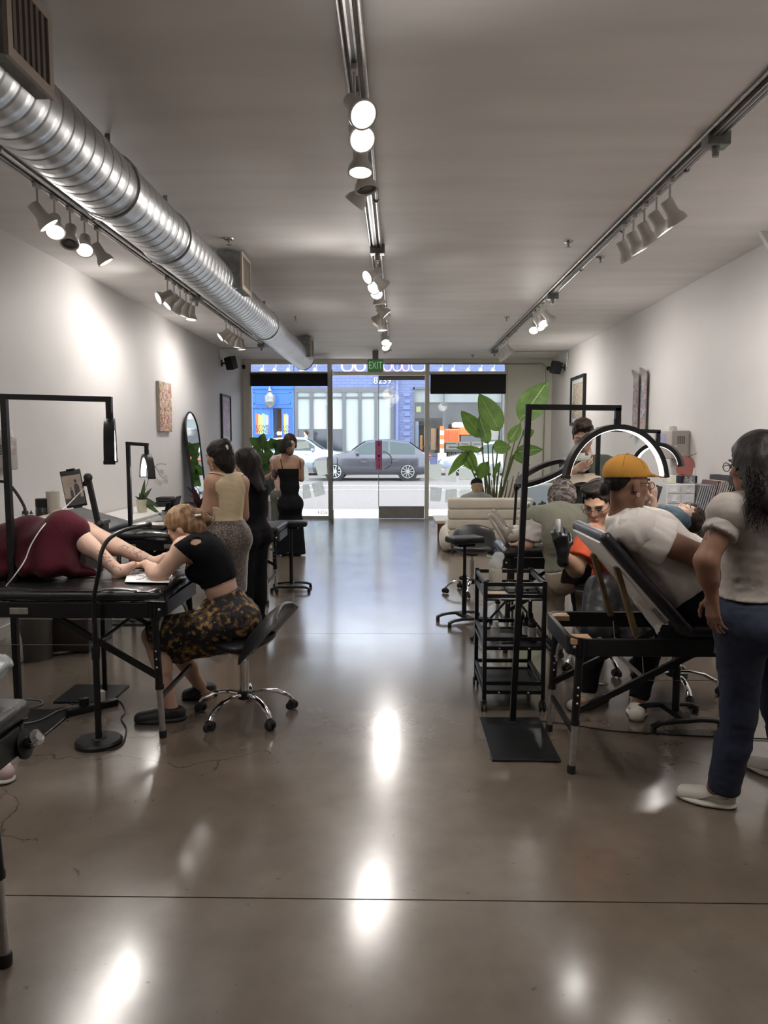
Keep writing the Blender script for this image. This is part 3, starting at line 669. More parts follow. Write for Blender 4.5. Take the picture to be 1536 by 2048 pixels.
def track(name, label, X, y0, y1, joints, conduits=True, z=ZC):
    t = thing(name, label, 'track', (X, (y0+y1)/2, z))
    m_ = MB(); m_.bb((X-.018, y0, z-.035), (X+.018, y1, z-.006)); m_.build('rail', CONDUIT, t, smooth=False, world=True)
    MB().bb((X-.008, y0+.01, z-.037), (X+.008, y1-.01, z-.033)).build('rail_slot', DARKIN, t, smooth=False, world=True)
    MB().cyl((X+.045, y0, z-.02), (X+.045, y1, z-.02), .013, n=12).build('conduit', CONDUIT, t, world=True)
    MB().cyl((X-.042, y0, z-.012), (X-.042, y1, z-.012), .009, n=10).build('thin_conduit', CONDUIT, t, world=True)
    for y in np.arange(y0+.6, y1, 1.35):
        MB().tube(arc_pts((X+.045,y,z-.02),(1,0,0),(0,0,1),.018,-PI,0,8), .006, 6).build('conduit_clamp', CONDUIT, t, world=True)
    for y in joints:
        MB().box((X+.02,y,z-.04),(.13,.10,.08),None,.006).build('junction_box', GALVD, t, world=True, smooth=False)
        MB().cyl((X+.02,y,z-.08),(X+.02,y,z-.13),.022,.018,12).build('box_plug', GALVD, t, world=True)
    return t
track('light_track', 'left ceiling track of spotlights beside the duct', -2.40, 1.2, 13.6, (3.9, 8.9, 13.1))
track('light_track', 'middle ceiling track of spotlights', -.20, .8, 12.6, (6.75,))
track('light_track', 'right ceiling track of spotlights', 1.78, 1.6, 14.3, (4.4, 8.85, 14.0))
zt_ = ZC-.035
def group(X, ys, aims, lits, tr, cl):
    for k, (y, a, lt) in enumerate(zip(ys, aims, lits)):
        nm = ORD[k] if len(ys) == 5 else ['nearest','second','third','farthest'][k]
        spot((X, y, zt_), a, lt, '%s spotlight of the %s cluster on the %s ceiling track' % (nm, cl, tr), '%s track %s cluster' % (tr, cl))
lin = lambda a, b, n=5: [a+(b-a)*i/(n-1) for i in range(n)]
group(-2.40, lin(5.05,6.05), [(.55,.25,-.8),(.25,-.55,-.8),(.1,-.45,-.9),(.2,-.6,-.75),(.5,.2,-.85)], (2,2,0,2,2), 'left', 'nearest')
group(-2.40, lin(7.85,8.75), [(-.75,-.55,-.45),(-.6,-.35,-.65),(-.55,.1,-.75),(-.3,.0,-.9),(-.05,-.1,-1)], (2,2,2,2,2), 'left', 'middle')
group(-2.40, lin(10.5,11.5), [(-.7,-.35,-.6),(-.6,-.1,-.7),(-.55,.1,-.75),(-.1,.0,-1),(.1,0,-1)], (2,2,2,1,1), 'left', 'farthest')
group(-.20, lin(3.55,4.65), [(.45,-.75,-.75),(.25,-.75,-.7),(0,-.15,-1),(.2,-.1,-1),(-.6,.25,-.75)], (2,2,2,0,2), 'middle', 'nearest')
group(-.20, lin(6.9,7.8), [(-.75,-.55,-.5),(.6,.3,-.6),(-.3,-.8,-.55),(-.1,-.75,-.6),(.1,.15,-1)], (2,2,2,2,1), 'middle', 'second')
group(-.20, lin(8.6,9.6), [(.6,.05,-.65),(.6,.25,-.7),(-.6,.2,-.65),(-.6,.3,-.65),(.05,0,-1)], (2,1,2,2,2), 'middle', 'third')
group(-.20, lin(11.0,11.9,4), [(.2,-.6,-.75),(.5,-.4,-.7),(.15,-.6,-.75),(.4,.2,-.9)], (2,2,2,2), 'middle', 'farthest')
group(1.78, lin(5.05,6.05), [(.55,.15,-.8),(.55,-.05,-.8),(.5,.1,-.85),(.45,.0,-.85),(.45,.1,-.85)], (2,2,2,2,2), 'right', 'nearest')
group(1.78, lin(9.1,9.9,4), [(.6,.1,-.7),(.1,-.6,-.7),(.35,-.5,-.7),(-.1,-.6,-.7)], (2,2,2,2), 'right', 'middle')
group(1.78, lin(12.2,13.2), [(.6,.1,-.7)]*5, (2,2,2,2,2), 'right', 'farthest')

# the same tracks carry on towards the back of the room
group(-2.40, lin(1.5,2.5), [(-.4,.2,-.85),(.3,.3,-.85),(.2,-.3,-.9),(.5,.1,-.85),(-.3,.3,-.85)], (2,2,2,2,2), 'left', 'rearmost')
group(1.78, lin(1.75,2.7), [(.45,.1,-.85),(-.3,.2,-.9),(.4,.2,-.85),(-.2,.3,-.9),(.4,.1,-.85)], (2,2,2,2,2), 'right', 'rearmost')
# sprinklers
for k, (x, y, lab) in enumerate(((458,484,'ceiling sprinkler right of the duct, nearest on the left'),(592,638,'ceiling sprinkler right of the duct, farther on the left'),(1137,489,'ceiling sprinkler left of the right track, nearest on the right'),(1013,638,'ceiling sprinkler left of the right track, farther on the right'),(945,713,'ceiling sprinkler near the shop front'),(1201,520,'ceiling sprinkler under the nearest right spotlights'))):
    o = G(x, y, ZC-.03); t = thing('ceiling_sprinkler', lab, 'sprinkler', (o.x, o.y, ZC), 0, 'ceiling sprinklers')
    MB().lathe([(.001,0),(.042,0),(.038,-.012),(.015,-.016)], 20, (o.x,o.y,ZC), (0,0,1)).build('escutcheon', CONDUIT, t, world=True)
    MB().lathe([(.012,-.01),(.012,-.03),(.006,-.034),(.006,-.05),(.022,-.052),(.022,-.055)], 12, (o.x,o.y,ZC)).build('sprinkler_head', CONDUIT, t, world=True)
# conduit runs along the front and to the speakers
def pipe(pts, r, label):
    return tag(MB().tube(pts, r, 8).build('wall_conduit', CONDUIT), label, 'pipe')
pipe([(-2.40,13.55,ZC-.03),(XL+.03,13.55,ZC-.03),(XL+.02,13.55,ZC-.06),(XL+.02,13.55,3.12)], .008, 'thin pipe from the left track across to the left speaker')
pipe([(1.78,14.25,ZC-.02),(XR-.03,14.25,ZC-.02),(XR-.02,14.25,ZC-.05),(XR-.02,14.25,3.05)], .008, 'thin pipe from the right track across to the right speaker')
pf = [V((px(770), YF-.04, pz(728))), V((px(1070), YF-.04, pz(729)))] + arc_pts((px(1078), YF-.04, pz(737)), (1,0,0), (0,0,1), .085, PI/2, 0, 6) + [V((px(1086), YF-.04, .4))]
pipe(pf, .014, 'pipe bending down the cream wall right of the shop window')
SPK = mat('speaker_black', (.012,.012,.013), .5)
def speaker(x, y, X, lab, sgn):
    o = XW(x, y, X); t = thing('wall_speaker', lab, 'speaker', (X+.15*sgn, o.y, o.z), 0, 'small black wall speakers')
    Rm = rot_xyz(.35, 0, .5*sgn)
    b_ = MB().box(o, (.17,.15,.23), Rm, .012).build('cabinet', SPK, t, world=True)
    MB().box(o + Rm @ V((0,-.078,0)), (.15,.006,.21), Rm, .003).build('grille_cloth', mat('speaker_grille',(.02,.02,.02),.8), b_, world=True)
    MB().tube([o + Rm @ V((0,.07,0)), V((X+.10*sgn, o.y+.02, o.z)), V((X+.17*sgn, o.y+.02, o.z))], .02, 8).build('bracket', SPK, t, world=True)
    MB().box((X+.172*sgn,o.y+.02,o.z),(.02,.07,.12),None,.004).build('wall_plate', SPK, t, world=True, smooth=False)
speaker(462, 726, XL+.18, 'black wall speaker high in the left corner', -1)
speaker(1112, 735, XR-.18, 'black wall speaker high in the right corner', 1)
for x, y, lab in ((487,734,'small black motion sensor beside the left speaker'),(1097,737,'small black motion sensor beside the right speaker')):
    o = P(x, y, YF-.06); t = thing('motion_sensor', lab, 'sensor', (o.x, YF-.02, o.z))
    MB().box(o, (.07,.08,.08), None, .02).build('housing', SPK, t, world=True)
    MB().ball(o+V((0,-.04,-.01)), .025).build('lens', DGL, t, world=True)
# ================================================================== FURNITURE
WOOD = mat('plywood_tan', (.42,.27,.16), .55, var=.15, vscale=20, stretch=(1,6,1)); PROPW = mat('varnished_prop_wood', (.10,.065,.025), .45, var=.3, vscale=25)
def table_leg(t, top, foot, r=.020, split=.38):
    top, foot = V(top), V(foot); d = foot-top; s = top + d*(1-split)
    lg = MB().tube([top, s], r, 12).build('leg', BLK, t)
    MB().cyl(s - d*.02, s + d*.01, r*1.18, n=12).build('collar', BLKP, lg)
    MB().cyl(s, top + d*.965, r*.82, n=12).build('lower_tube', ALU, lg)
    MB().lathe([(r*1.0,.0),(r*1.05,.03),(r*.95,.04)], 12, foot).build('foot_cap', RUB, lg)
    for k in range(3): MB().ball(top + d*(.34+.06*k) + V((0,-r,0)), .006, u=8, v=6).build('height_pin', ALU, lg)
    return lg
def massage_table(label, x0, x1, y0, y1, H, leg_in=.06, head=0.0, sides=(0,1), split=.38):
    """pad on a black folding frame; head: length at the x0 end left open for a raised back section"""
    cx, cy = (x0+x1)/2, (y0+y1)/2
    t = thing('treatment_table', label, 'table', (cx, cy, 0), 0, 'folding treatment tables')
    x0, x1, y0, y1 = x0-cx, x1-cx, y0-cy, y1-cy
    th, fh = .06, .085; hz = H-th
    MB().bb((x0+head, y0, hz), (x1, y1, H), .028, 4).build('pad', VINYL, t)
    ry = y0+.012, y1-.012
    for k, y in enumerate(ry):
        MB().bb((x0+.08, y-.012, hz-fh), (x1-.08, y+.012, hz-.001), .004).build('side_rail', BLK, t, smooth=False)
        for xx in ((x0+x1)/2-.18, (x0+x1)/2+.16):
            if k == 0: MB().bb((xx-.05, y-.016, hz-.065), (xx+.05, y-.011, hz-.03), .002).build('hinge_plate', ALU, t, smooth=False)
    for x, s in ((x0+.012, 1), (x1-.012, -1)):
        MB().bb((x-.012, y0+.08, hz-fh), (x+.012, y1-.08, hz-.001), .004).build('end_rail', BLK, t, smooth=False)
        for y, q in ((y0+.012, 1), (y1-.012, -1)):
            c = V((x+s*.068, y+q*.068, 0)); a0 = {(1,1):PI,(1,-1):PI/2,(-1,1):1.5*PI,(-1,-1):0}[(s,q)]
            pts = arc_pts(c+V((0,0,hz-fh/2)), (1,0,0), (0,1,0), .068, a0, a0+PI/2, 7)
            for i in range(1):
                mb = MB()
                for a, b in zip(pts[:-1], pts[1:]): mb.bar(a, b, .024, fh)
                mb.build('corner_rail', BLK, t, smooth=False)
            MB().ball(c+V((-s*.052,-q*.06,hz-fh/2)), .009, u=8, v=6).build('corner_bolt', ALU, t)
            if head and s == 1: MB().bb((min(x,x+s*.10), min(y,y+q*.10), hz-.03), (max(x,x+s*.10), max(y,y+q*.10), hz-.004)).build('corner_block', WOOD, t, smooth=False)
    for ex, s in ((x0+leg_in, 1), (x1-leg_in, -1)):
        for y, q in ((y0+.035, 1), (y1-.035, -1)):
            table_leg(t, (ex, y, hz-.02), (ex-s*.03, y, 0), split=split)
            b0 = V((ex-s*.012, y+q*.03, H*.40)); b1 = V((ex+s*.62, y+q*.03, hz-.05))
            MB().bar(b0, b1, .022, .030).build('brace', BLK, t, smooth=False)
            MB().ball(b0+V((0,-q*.03,0)), .012, u=8, v=6).build('brace_bolt', ALU, t)
            m1 = b0+(b1-b0)*.52
            MB().tube([m1, V((ex+s*.30, y+q*.03, hz-.04))], .0025, 5).build('cable', ALU, t)
            if q == 1: MB().bar(m1, m1+V((-s*.14, .30, .12)), .022, .008).build('flat_link', ALU, t, smooth=False)
        yy = [y0+.035, y1-.035]
        MB().tube([V((ex,yy[0],hz-.26))]+arc_pts((ex,(yy[0]+yy[1])/2,hz-.26),(0,1,0),(0,0,.62),(yy[1]-yy[0])/2-.02,PI,0,14)+[V((ex,yy[1],hz-.26))], .009, 8, flat=2.0).build('end_arch', mat('grey_arch',(.30,.29,.28),.4,.3), t)
        MB().bar((ex-s*.02,yy[0],H*.27),(ex-s*.02,yy[1],H*.27),.02,.02).build('end_stretcher', BLK, t, smooth=False)
    for y in (y0+.065, y1-.065):
        MB().tube([(x0+leg_in+.31,y,H*.62),(x1-leg_in-.31,y,H*.62)], .002, 5).build('cable', ALU, t)
    return t
L0 = massage_table('black treatment table at the left edge, nearest the viewer', -2.94, -1.10, 1.475, 2.155, .84, leg_in=.135)
L1 = massage_table('black treatment table under the maroon blanket', -3.12, -1.25, 3.86, 4.58, .815)
L2 = massage_table('black treatment table holding the foil tray', -2.62, -1.50, 6.10, 6.75, .85)
L3 = massage_table('black treatment table left of the aisle, farthest on that side', -2.60, -1.17, 7.22, 7.88, .775, leg_in=.16)
R1 = massage_table('black treatment table with raised back under the mustard cap', .82, 2.64, 3.46, 4.06, .735, head=.56)
R2 = massage_table('black treatment table under the outstretched bare legs', .80, 2.70, 5.55, 6.15, .80)
# raised back of R1: pale underside, padded rim, wooden props
o0 = V((.56-.91+.0, 0, .66)); ux = V((-.42, 0, .47)).normalized(); un = V((.47, 0, .42)).normalized(); Lp = .66
Rb = Matrix((ux, V((0,1,0)), un)).transposed(); cpad = o0 + ux*Lp/2 + un*.035
bk = MB().box(cpad, (Lp, .60, .06), Rb, .028, 4).build('raised_back', VINYL, R1)
MB().box(cpad - un*.034 + ux*.05, (Lp-.15, .53, .012), Rb, .004).build('underside_board', mat('pale_board',(.80,.78,.75),.6,var=.06), bk)
for yy in (-.24, .24): MB().box(cpad + ux*(-.16) - un*.05 + V((0,yy,0)), (.10,.035,.014), Rb).build('hinge', ALU, bk, smooth=False)
for yy in (-.21, .22):
    a = o0 + ux*Lp*.72 + V((0,yy,0)) - un*.01; b = V((a.x+.105, yy, .67))
    pr = MB().bar(a, b, .024, .04, (0,1,0)).build('prop', PROPW, R1, smooth=False)
    for k in range(5): q = a+(b-a)*(.45+.1*k); MB().ball(q+V((0,-.014,0)), .006, u=8, v=6).build('peg_hole', BLK, pr)
# L2's raised end
bk = MB().box((-.62,0,.93), (.50,.60,.055), rot_xyz(0,.28,0), .025, 3).build('raised_back', VINYL, L2)
for yy in (-.28,.28): MB().box((-.62,yy,.885), (.50,.02,.02), rot_xyz(0,.28,0)).build('back_rail', ALU, bk, smooth=False)
# knob and socket on L0's end, seen at the frame's left edge
k0 = MB().lathe([(.001,0),(.045,0),(.045,.008),(.02,.012),(.018,.03)], 16, (.92,.27,.72), (1,0,.2)).build('rest_socket', BLKP, L0)
MB().lathe([(.006,0),(.006,.03),(.02,.034),(.024,.05),(.012,.06)], 12, (.94,.25,.73), (.8,-.3,.5)).build('knob', CHROME, k0)

# sheets of black plastic over the tables
def drape(name, label, x0, x1, y0, y1, z, over, seed, m=PLASTICFILM, amp=.006):
    rr = random.Random(seed); ph = [rr.uniform(0,6.28) for _ in range(6)]
    nx, ny = 60, 36
    def fn(i, j):
        u = -over + (x1-x0+2*over)*i; v = -over + (y1-y0+2*over)*j
        du = max(0,-u, u-(x1-x0)); dv = max(0,-v, v-(y1-y0)); x = x0+min(max(u,0),x1-x0); y = y0+min(max(v,0),y1-y0)
        w = amp*(math.sin(7*u+ph[0]+3*math.sin(4*v+ph[1]))+.6*math.sin(17*u+9*v+ph[2])+.5*math.sin(23*v-11*u+ph[3]))
        drop = max(du,dv); fl = .012 if drop > 0 else 0
        ox = (fl+abs(w)*(1.2 if drop > .03 else 0))*(1 if u > x1-x0 else -1 if u < 0 else 0); oy = (fl+abs(w)*(1.2 if drop > .03 else 0))*(1 if v > y1-y0 else -1 if v < 0 else 0)
        return (x+ox, y+oy, z + .004 + (abs(w)*.9 if drop == 0 else 0) - drop*(1+.2*math.sin(9*u+7*v+ph[4])))
    return tag(MB().grid(fn, nx, ny).build(name, m, angle=70), label, 'sheet')
drape('plastic_sheet', 'crinkled black plastic sheet over the table with the maroon blanket', -3.10, -1.26, 3.88, 4.56, .815, .05, 3)
drape('plastic_sheet', 'crinkled black plastic sheet over the table with the foil tray', -2.20, -1.51, 6.12, 6.73, .85, .07, 5, amp=.009)
drape('plastic_sheet', 'black plastic sheet over the table under the bare legs', .82, 2.68, 5.57, 6.13, .80, .05, 8)
# grey pillow on L0
def pillow(label, c, size, rz, m, seed=0, tilt=(0,0)):
    rr = random.Random(seed); ph = rr.uniform(0,6)
    Rm = rot_xyz(tilt[0], tilt[1], rz)
    def fn(i, j):
        th = 2*PI*i; v = (j-.5)*PI; sx = math.copysign(abs(math.cos(th))**.55, math.cos(th)); sy = math.copysign(abs(math.sin(th))**.55, math.sin(th))
        cr = math.cos(v)**.6; z = math.sin(v)*(1-.55*max(abs(sx*cr),abs(sy*cr))**3)
        w = .012*math.sin(9*th+ph)*math.sin(6*v+ph)
        return V(c) + Rm @ V((sx*cr*size[0]/2, sy*cr*size[1]/2, z*size[2]/2+w))
    o = MB().grid(fn, 40, 18, True); t = thing('pillow', label, 'pillow', V(c)-V((0,0,size[2]/2)))
    b = o.build('pillow_cover', m, t, world=True, angle=80)
    pts = [fn(k/40, .5) for k in range(40)]
    MB().tube(pts, .006, 6, closed=True).build('piping', m, b, world=True)
    return t
pillow('grey satin pillow at the left edge on the nearest table', (-1.36,2.02,.915), (.44,.40,.14), .1, mat('grey_satin',(.20,.23,.24),.3,sheen=.3,bump=.2,bscale=20), 1, (0,-.12))

# saddle stools --------------------------------------------------------------
def stool(label, loc, rz, H=.46, back=True, grp='saddle stools'):
    t = thing('saddle_stool', label, 'stool', loc, rz, grp)
    # seat: saddle with a raised rear; +x is the back
    def seat(i, j):
        th = 2*PI*i; v = (j-.5)*PI; r = math.cos(v)**.5
        x = .19*r*math.cos(th); y = .20*r*math.sin(th)*(1-.25*(math.cos(th) < 0)*abs(math.cos(th)))
        z = H-.02 + .038*math.sin(v) + .05*(max(0,x)/.19)**2 - .02*(1-(y/.2)**2)*.5 + .03*max(0,-x/.19)**3
        return (x, y, z)
    MB().grid(seat, 36, 14, True).build('seat', VINYL, t, angle=80)
    if back:
        def bkf(i, j):
            a = (i-.5)*1.9; zz = j
            prof = [(0,.0),(.45,.028),(1,.0)]
            w = .30; x = .03 + .22*zz + .05*(1-math.cos(a)); y = w*math.sin(a)*(1-.30*(zz-.45)**2*4*.3); z = H-.03 + .24*zz - .16*(1-math.cos(a))
            return (x, y, z)
        mb = MB(); N, M = 25, 9; vs = []; fs = []
        for s in (0, 1):
            for i in range(N):
                for j in range(M):
                    p = V(bkf(i/(N-1), j/(M-1))); e = min(i, N-1-i)/(N-1)*2; f = min(j, M-1-j)/(M-1)*2
                    th = .030*min(1, (e*3.2))**.5*min(1, f*1.8+.12)**.5
                    vs.append(p + V((.75,0,-.6))*(th if s else -th))
        for s in (0, 1):
            for i in range(N-1):
                for j in range(M-1):
                    q = [s*N*M+i*M+j, s*N*M+(i+1)*M+j, s*N*M+(i+1)*M+j+1, s*N*M+i*M+j+1]; fs.append(q if s else q[::-1])
        mb._add(vs, fs); bmesh.ops.remove_doubles(mb.bm, verts=list(mb.bm.verts), dist=.0008); bmesh.ops.holes_fill(mb.bm, edges=[e for e in mb.bm.edges if e.is_boundary])
        mb.build('backrest', VINYL, t, angle=80)
    MB().cyl((0,0,H-.09),(0,0,H-.05),.06,.09,16).build('seat_plate', BLKP, t)
    MB().tube([(0,0,H-.075),(-.06,.05,H-.08),(-.11,.09,H-.085)], .006, 6).build('lever', CHROME, t)
    MB().cyl((0,0,.10),(0,0,H*.72),.026,n=18).build('column', CHROME, t); MB().cyl((0,0,H*.72),(0,0,H-.06),.015,n=14).build('gas_rod', CHROME, t)
    MB().lathe([(.03,.105),(.042,.11),(.042,.15),(.03,.158)], 18).build('hub', BLKP, t)
    for k in range(5):
        a = 2*PI*k/5 + .55; d = V((math.cos(a), math.sin(a), 0))
        lg = MB().tube([d*.03+V((0,0,.135)), d*.10+V((0,0,.142)), d*.19+V((0,0,.130)), d*.26+V((0,0,.095)), d*.285+V((0,0,.065))], .016, 10, flat=.8).build('star_leg', CHROME, t)
        c = d*.285
        MB().lathe([(.001,-.012),(.022,-.011),(.026,-.004),(.026,.004),(.022,.011),(.001,.012)], 16, c+V((.008,.016,.028)), (math.sin(a),-math.cos(a),.0)).build('wheel', RUB, lg)
        MB().lathe([(.001,-.012),(.022,-.011),(.026,-.004),(.026,.004),(.022,.011),(.001,.012)], 16, c+V((-.008,-.016,.028)), (math.sin(a),-math.cos(a),.0)).build('wheel', RUB, lg)
        MB().ball(c+V((0,0,.045)), (.026,.026,.02), u=12, v=8).build('caster_hood', RUB, lg)
    return t
S1 = stool('black saddle stool with chrome star base under the patterned skirt', (-.897, 4.22, 0), -.15, .47)
S2 = stool('black saddle stool under the man in the sage green vest', (G(1128,1290).x+.10, 5.26, 0), -1.85, .60)
S3 = stool('black saddle stool under the man in the orange shirt', (1.78, 4.70, 0), .4, .47, False)
S4 = stool('empty black stool with chrome base beside the cream sofa', (.80, 7.85, 0), 1.4, .50)

# arm rest stands --------------------------------------------------------------
def armrest(label, loc, rz, H=.765, lam=.36, base=1):
    t = thing('armrest_stand', label, 'armrest', loc, rz, 'black armrest stands')
    MB().box((0,0,H-.03), (lam,.20,.06), None, .018, 3).build('pad', VINYL, t)
    MB().box((0,0,H-.075), (.16,.10,.03), None, .004).build('pad_bracket', BLK, t, smooth=False)
    MB().cyl((0,0,.06),(0,0,H*.55),.021,n=14).build('outer_pole', BLK, t); MB().cyl((0,0,H*.5),(0,0,H-.07),.015,n=14).build('inner_pole', BLK, t)
    MB().lathe([(.012,0),(.020,.006),(.020,.02),(.010,.03)], 12, (-.02,0,H*.52), (-1,0,0)).build('clamp_knob', BLKP, t)
    for y in (-.13, .13):
        b = MB().tube([(-.21,y,.035),(-.16,y,.055),(-.08,y,.062),(.08,y,.062),(.16,y,.055),(.21,y,.035)], .020, 8, flat=.7).build('base_foot', BLK, t)
        for x in (-.20,.20): MB().lathe([(.016,0),(.018,.02),(.010,.04)], 10, (x,y,0)).build('glide', RUB, b)
    MB().bar((0,-.13,.06),(0,.13,.06),.05,.03).build('base_bar', BLK, t, smooth=False)
    return t
armrest('black armrest stand left of the aisle behind the woman in the black dress', (-1.16, 7.98, 0), .05)
armrest('black armrest stand right of the aisle in front of the cream sofa', (.60, 6.54, 0), .35, .78, .31)
armrest('black armrest stand standing under the table with the raised back', (1.60, 4.16, 0), .15, .60, .30)

# half-moon lamps --------------------------------------------------------------
def moon_lamp(label, base, plate, top_z, arm, drop, r, axis, span=1.0, round_base=None, lean=(0,0), w=.05, rad=.032):
    """axis: horizontal axis of the half ring; LEDs on its inner face"""
    base = V(base); t = thing('half_moon_lamp', label, 'lamp', base, 0, 'half-moon lamps')
    W = lambda mb, n, m, p=t, **k: mb.build(n, m, p, world=True, **k)
    W(MB().bb(base+V((plate[0],plate[2],0)), base+V((plate[1],plate[3],.012)), .004), 'base_plate', mat('plate_black',(.018,.019,.021),.33,.4,var=.2,vscale=6), smooth=False)
    W(MB().lathe([(.05,.012),(.05,.016),(.03,.022)], 20, base), 'flange', BLK)
    top = base + V((lean[0], lean[1], top_z))
    W(MB().bar(base+V((0,0,.014)), top, .032,.032,(0,1,0)), 'pole', BLK, smooth=False)
    mid = base + (top-base)*.42; W(MB().bar(mid, mid+(top-base)*.03, .040,.040,(0,1,0)), 'pole_clamp', BLKP, smooth=False)
    e = top + V(arm); W(MB().bar(top-V(arm).normalized()*.016, e+V(arm).normalized()*.016, .030,.030), 'arm', BLK, smooth=False)
    hd = e - V((0,0,drop)); W(MB().bar(e, hd, .030,.030,(0,1,0)), 'drop_arm', BLK, smooth=False)
    W(MB().cyl(hd+V((0,0,.012)), hd-V((0,0,.03)), .020, n=14), 'swivel', BLKP)
    a = V(axis).normalized(); u = a.cross(V((0,0,1))).normalized(); v = V((0,0,1)); c = hd - V((0,0,r+.020))
    a0 = PI/2 - span*PI/2; a1 = PI/2 + span*PI/2; n = 33
    def ring(r0, r1, w0, w1, nm, m, par=t):
        vs = []; fs = []
        for i in range(n):
            th = a0+(a1-a0)*i/(n-1); dr = u*math.cos(th)+v*math.sin(th)
            for rr, ww in ((r0,w0),(r1,w0),(r1,w1),(r0,w1)): vs.append(c+dr*rr+a*ww)
        for i in range(n-1):
            for k in range(4): fs.append((i*4+k, i*4+(k+1)%4, (i+1)*4+(k+1)%4, (i+1)*4+k))
        fs += [(3,2,1,0), tuple((n-1)*4+k for k in range(4))]
        return W(MB()._add(vs, fs), nm, m, par, angle=40)
    h = ring(r-rad, r, -w/2, w/2, 'lamp_ring', BLK)
    ring(r-rad-.004, r-rad+.002, -w*.38, w*.38, 'led_strip', LEDM, h)
    for th in (a0, a1):
        dr = u*math.cos(th)+v*math.sin(th); W(MB().box(c+dr*(r-rad/2), (rad*1.15,.02,w*1.1), Matrix((dr, dr.cross(a), a)).transposed(), .003), 'end_cap', BLKP, h, smooth=False)
    li = bpy.data.lights.new('lamp_light', 'AREA'); lo = bpy.data.objects.new('lamp_light', li); COL.objects.link(lo); li.energy = 5; li.shape = 'RECTANGLE'; li.size = r*1.6; li.size_y = .03; li.color = (1,.96,.9)
    lo.parent = t; lo.location = c + V((0,0,r*.55)) - base; lo.rotation_euler = (0,0,math.atan2(u.y,u.x))
    return t
moon_lamp('tall half-moon lamp at the left edge, its dark head turned edge-on', (-2.19,4.12,0), (-.40,.26,-.44,.16), 1.86, (.58,.02,-.015), .085, .26, (1,.35,0), .95, w=.055)
moon_lamp('small lit half-moon lamp near the orchid', (-2.38,6.52,0), (-.2,.2,-.15,.2), 1.60, (.17,-.02,-.01), .06, .22, (-1,-.55,0), .95, w=.06)
moon_lamp('large lit half-moon lamp arching over the mustard cap', (.662,4.13,0), (-.185,.165,-.52,.07), 1.80, (.49,.0,-.005), .07, .32, (.26,-1,0), .93, lean=(.06,0), w=.05, rad=.028)
moon_lamp('smaller lit half-moon lamp in front of the man in dark green', (G(1126,1290).x+.37,6.30,0), (-.15,.15,-.1,.2), 1.72, (.50,.0,-.02), .07, .215, (-.62,-.78,0), .92, w=.06)

# gooseneck lamps with round foot
def goose(label, foot, pole_top, pts, r=.12, head=None, grp='gooseneck lamps', rp=.013, hs=1.0):
    foot = V(foot); t = thing('gooseneck_lamp', label, 'lamp', foot, 0, grp)
    MB().lathe([(.001,0),(r,0),(r,.018),(r-.012,.028),(.04,.030),(.035,.036),(.001,.036)], 40, foot).build('round_base', BLK, t, world=True)
    MB().cyl(foot+V((0,0,.03)), V((foot.x,foot.y,pole_top*.62)), rp+.004, n=14).build('outer_pole', BLK, t, world=True)
    MB().cyl(V((foot.x,foot.y,pole_top*.58)), V((foot.x,foot.y,pole_top*.66)), rp+.009, n=14).build('pole_collar', BLKP, t, world=True)
    MB().cyl(V((foot.x,foot.y,pole_top*.6)), V((foot.x,foot.y,pole_top)), rp, n=14).build('inner_pole', BLK, t, world=True)
    p = spline([V((foot.x,foot.y,pole_top-.01))]+[V(q) for q in pts], 8); MB().tube(p, .011, 10).build('gooseneck', BLKP, t, world=True)
    d = (p[-1]-p[-3]).normalized(); MB().lathe([(.012*hs**.3,0),(.02*hs,.02*hs),(.045*hs,.05*hs),(.045*hs,.09*hs),(.038*hs,.09*hs)], 18, p[-1]-d*.01, d, False).build('lamp_head', BLKP, t, world=True)
    MB().lathe([(.001,0),(.038*hs,0)], 18, p[-1]+d*(.08*hs-.01), d, False).build('lens', EMD if head else DARKIN, t, world=True)
    return t
f = G(198,1487)
goose('gooseneck floor lamp with round base in front of the maroon blanket', f, .80, [P(198,1140,f.y-.02),P(203,1105,f.y),P(218,1078,f.y+.05),P(245,1062,f.y+.12),P(275,1054,f.y+.2),P(292,1051,f.y+.25)], .122, hs=.42)
f = G(118,1300)
goose('gooseneck lamp with round base by the dark cabinet, its neck looping left', f, .80, [P(140,1120,5.6),P(100,1080,5.5),P(58,1040,5.3),P(48,1012,5.3),P(32,985,5.3),P(14,966,5.3),P(-8,964,5.3),P(-30,980,5.3)], .175)
# ring lamp on tripod
rb = V((G(1012,1255).x, 6.05, 0)); t = thing('ring_lamp', 'black tilted ring lamp on a tripod behind the tall right lamp pole', 'lamp', rb)
for k, a in enumerate((3.5, 5.6, 1.4)):
    d = V((math.cos(a), math.sin(a), 0)); MB().tube([rb+V((0,0,.36)), rb+d*.36+V((0,0,.02))], .011, 8).build('tripod_leg', BLK, t, world=True)
    MB().ball(rb+d*.365+V((0,0,.017)), .017, u=10, v=8).build('foot_tip', RUB, t, world=True)
jt = P(1033,975,6.0)
MB().cyl(rb+V((0,0,.30)), V((rb.x,rb.y,.80)), .016, n=12).build('pole', BLK, t, world=True); MB().cyl(V((rb.x,rb.y,.75)), jt, .011, n=12).build('upper_pole', BLK, t, world=True)
for z in (.36,.80): MB().cyl((rb.x,rb.y,z-.03),(rb.x,rb.y,z+.03),.024,n=12).build('pole_collar', BLKP, t, world=True)
MB().lathe([(.02,-.02),(.024,0),(.02,.03)], 12, jt).build('swivel', BLKP, t, world=True)
cr = P(1088,944,5.95); u = (P(1143,920,5.95)-P(1033,972,5.95)).normalized(); R_r = (P(1143,920,5.95)-P(1033,972,5.95)).length/2
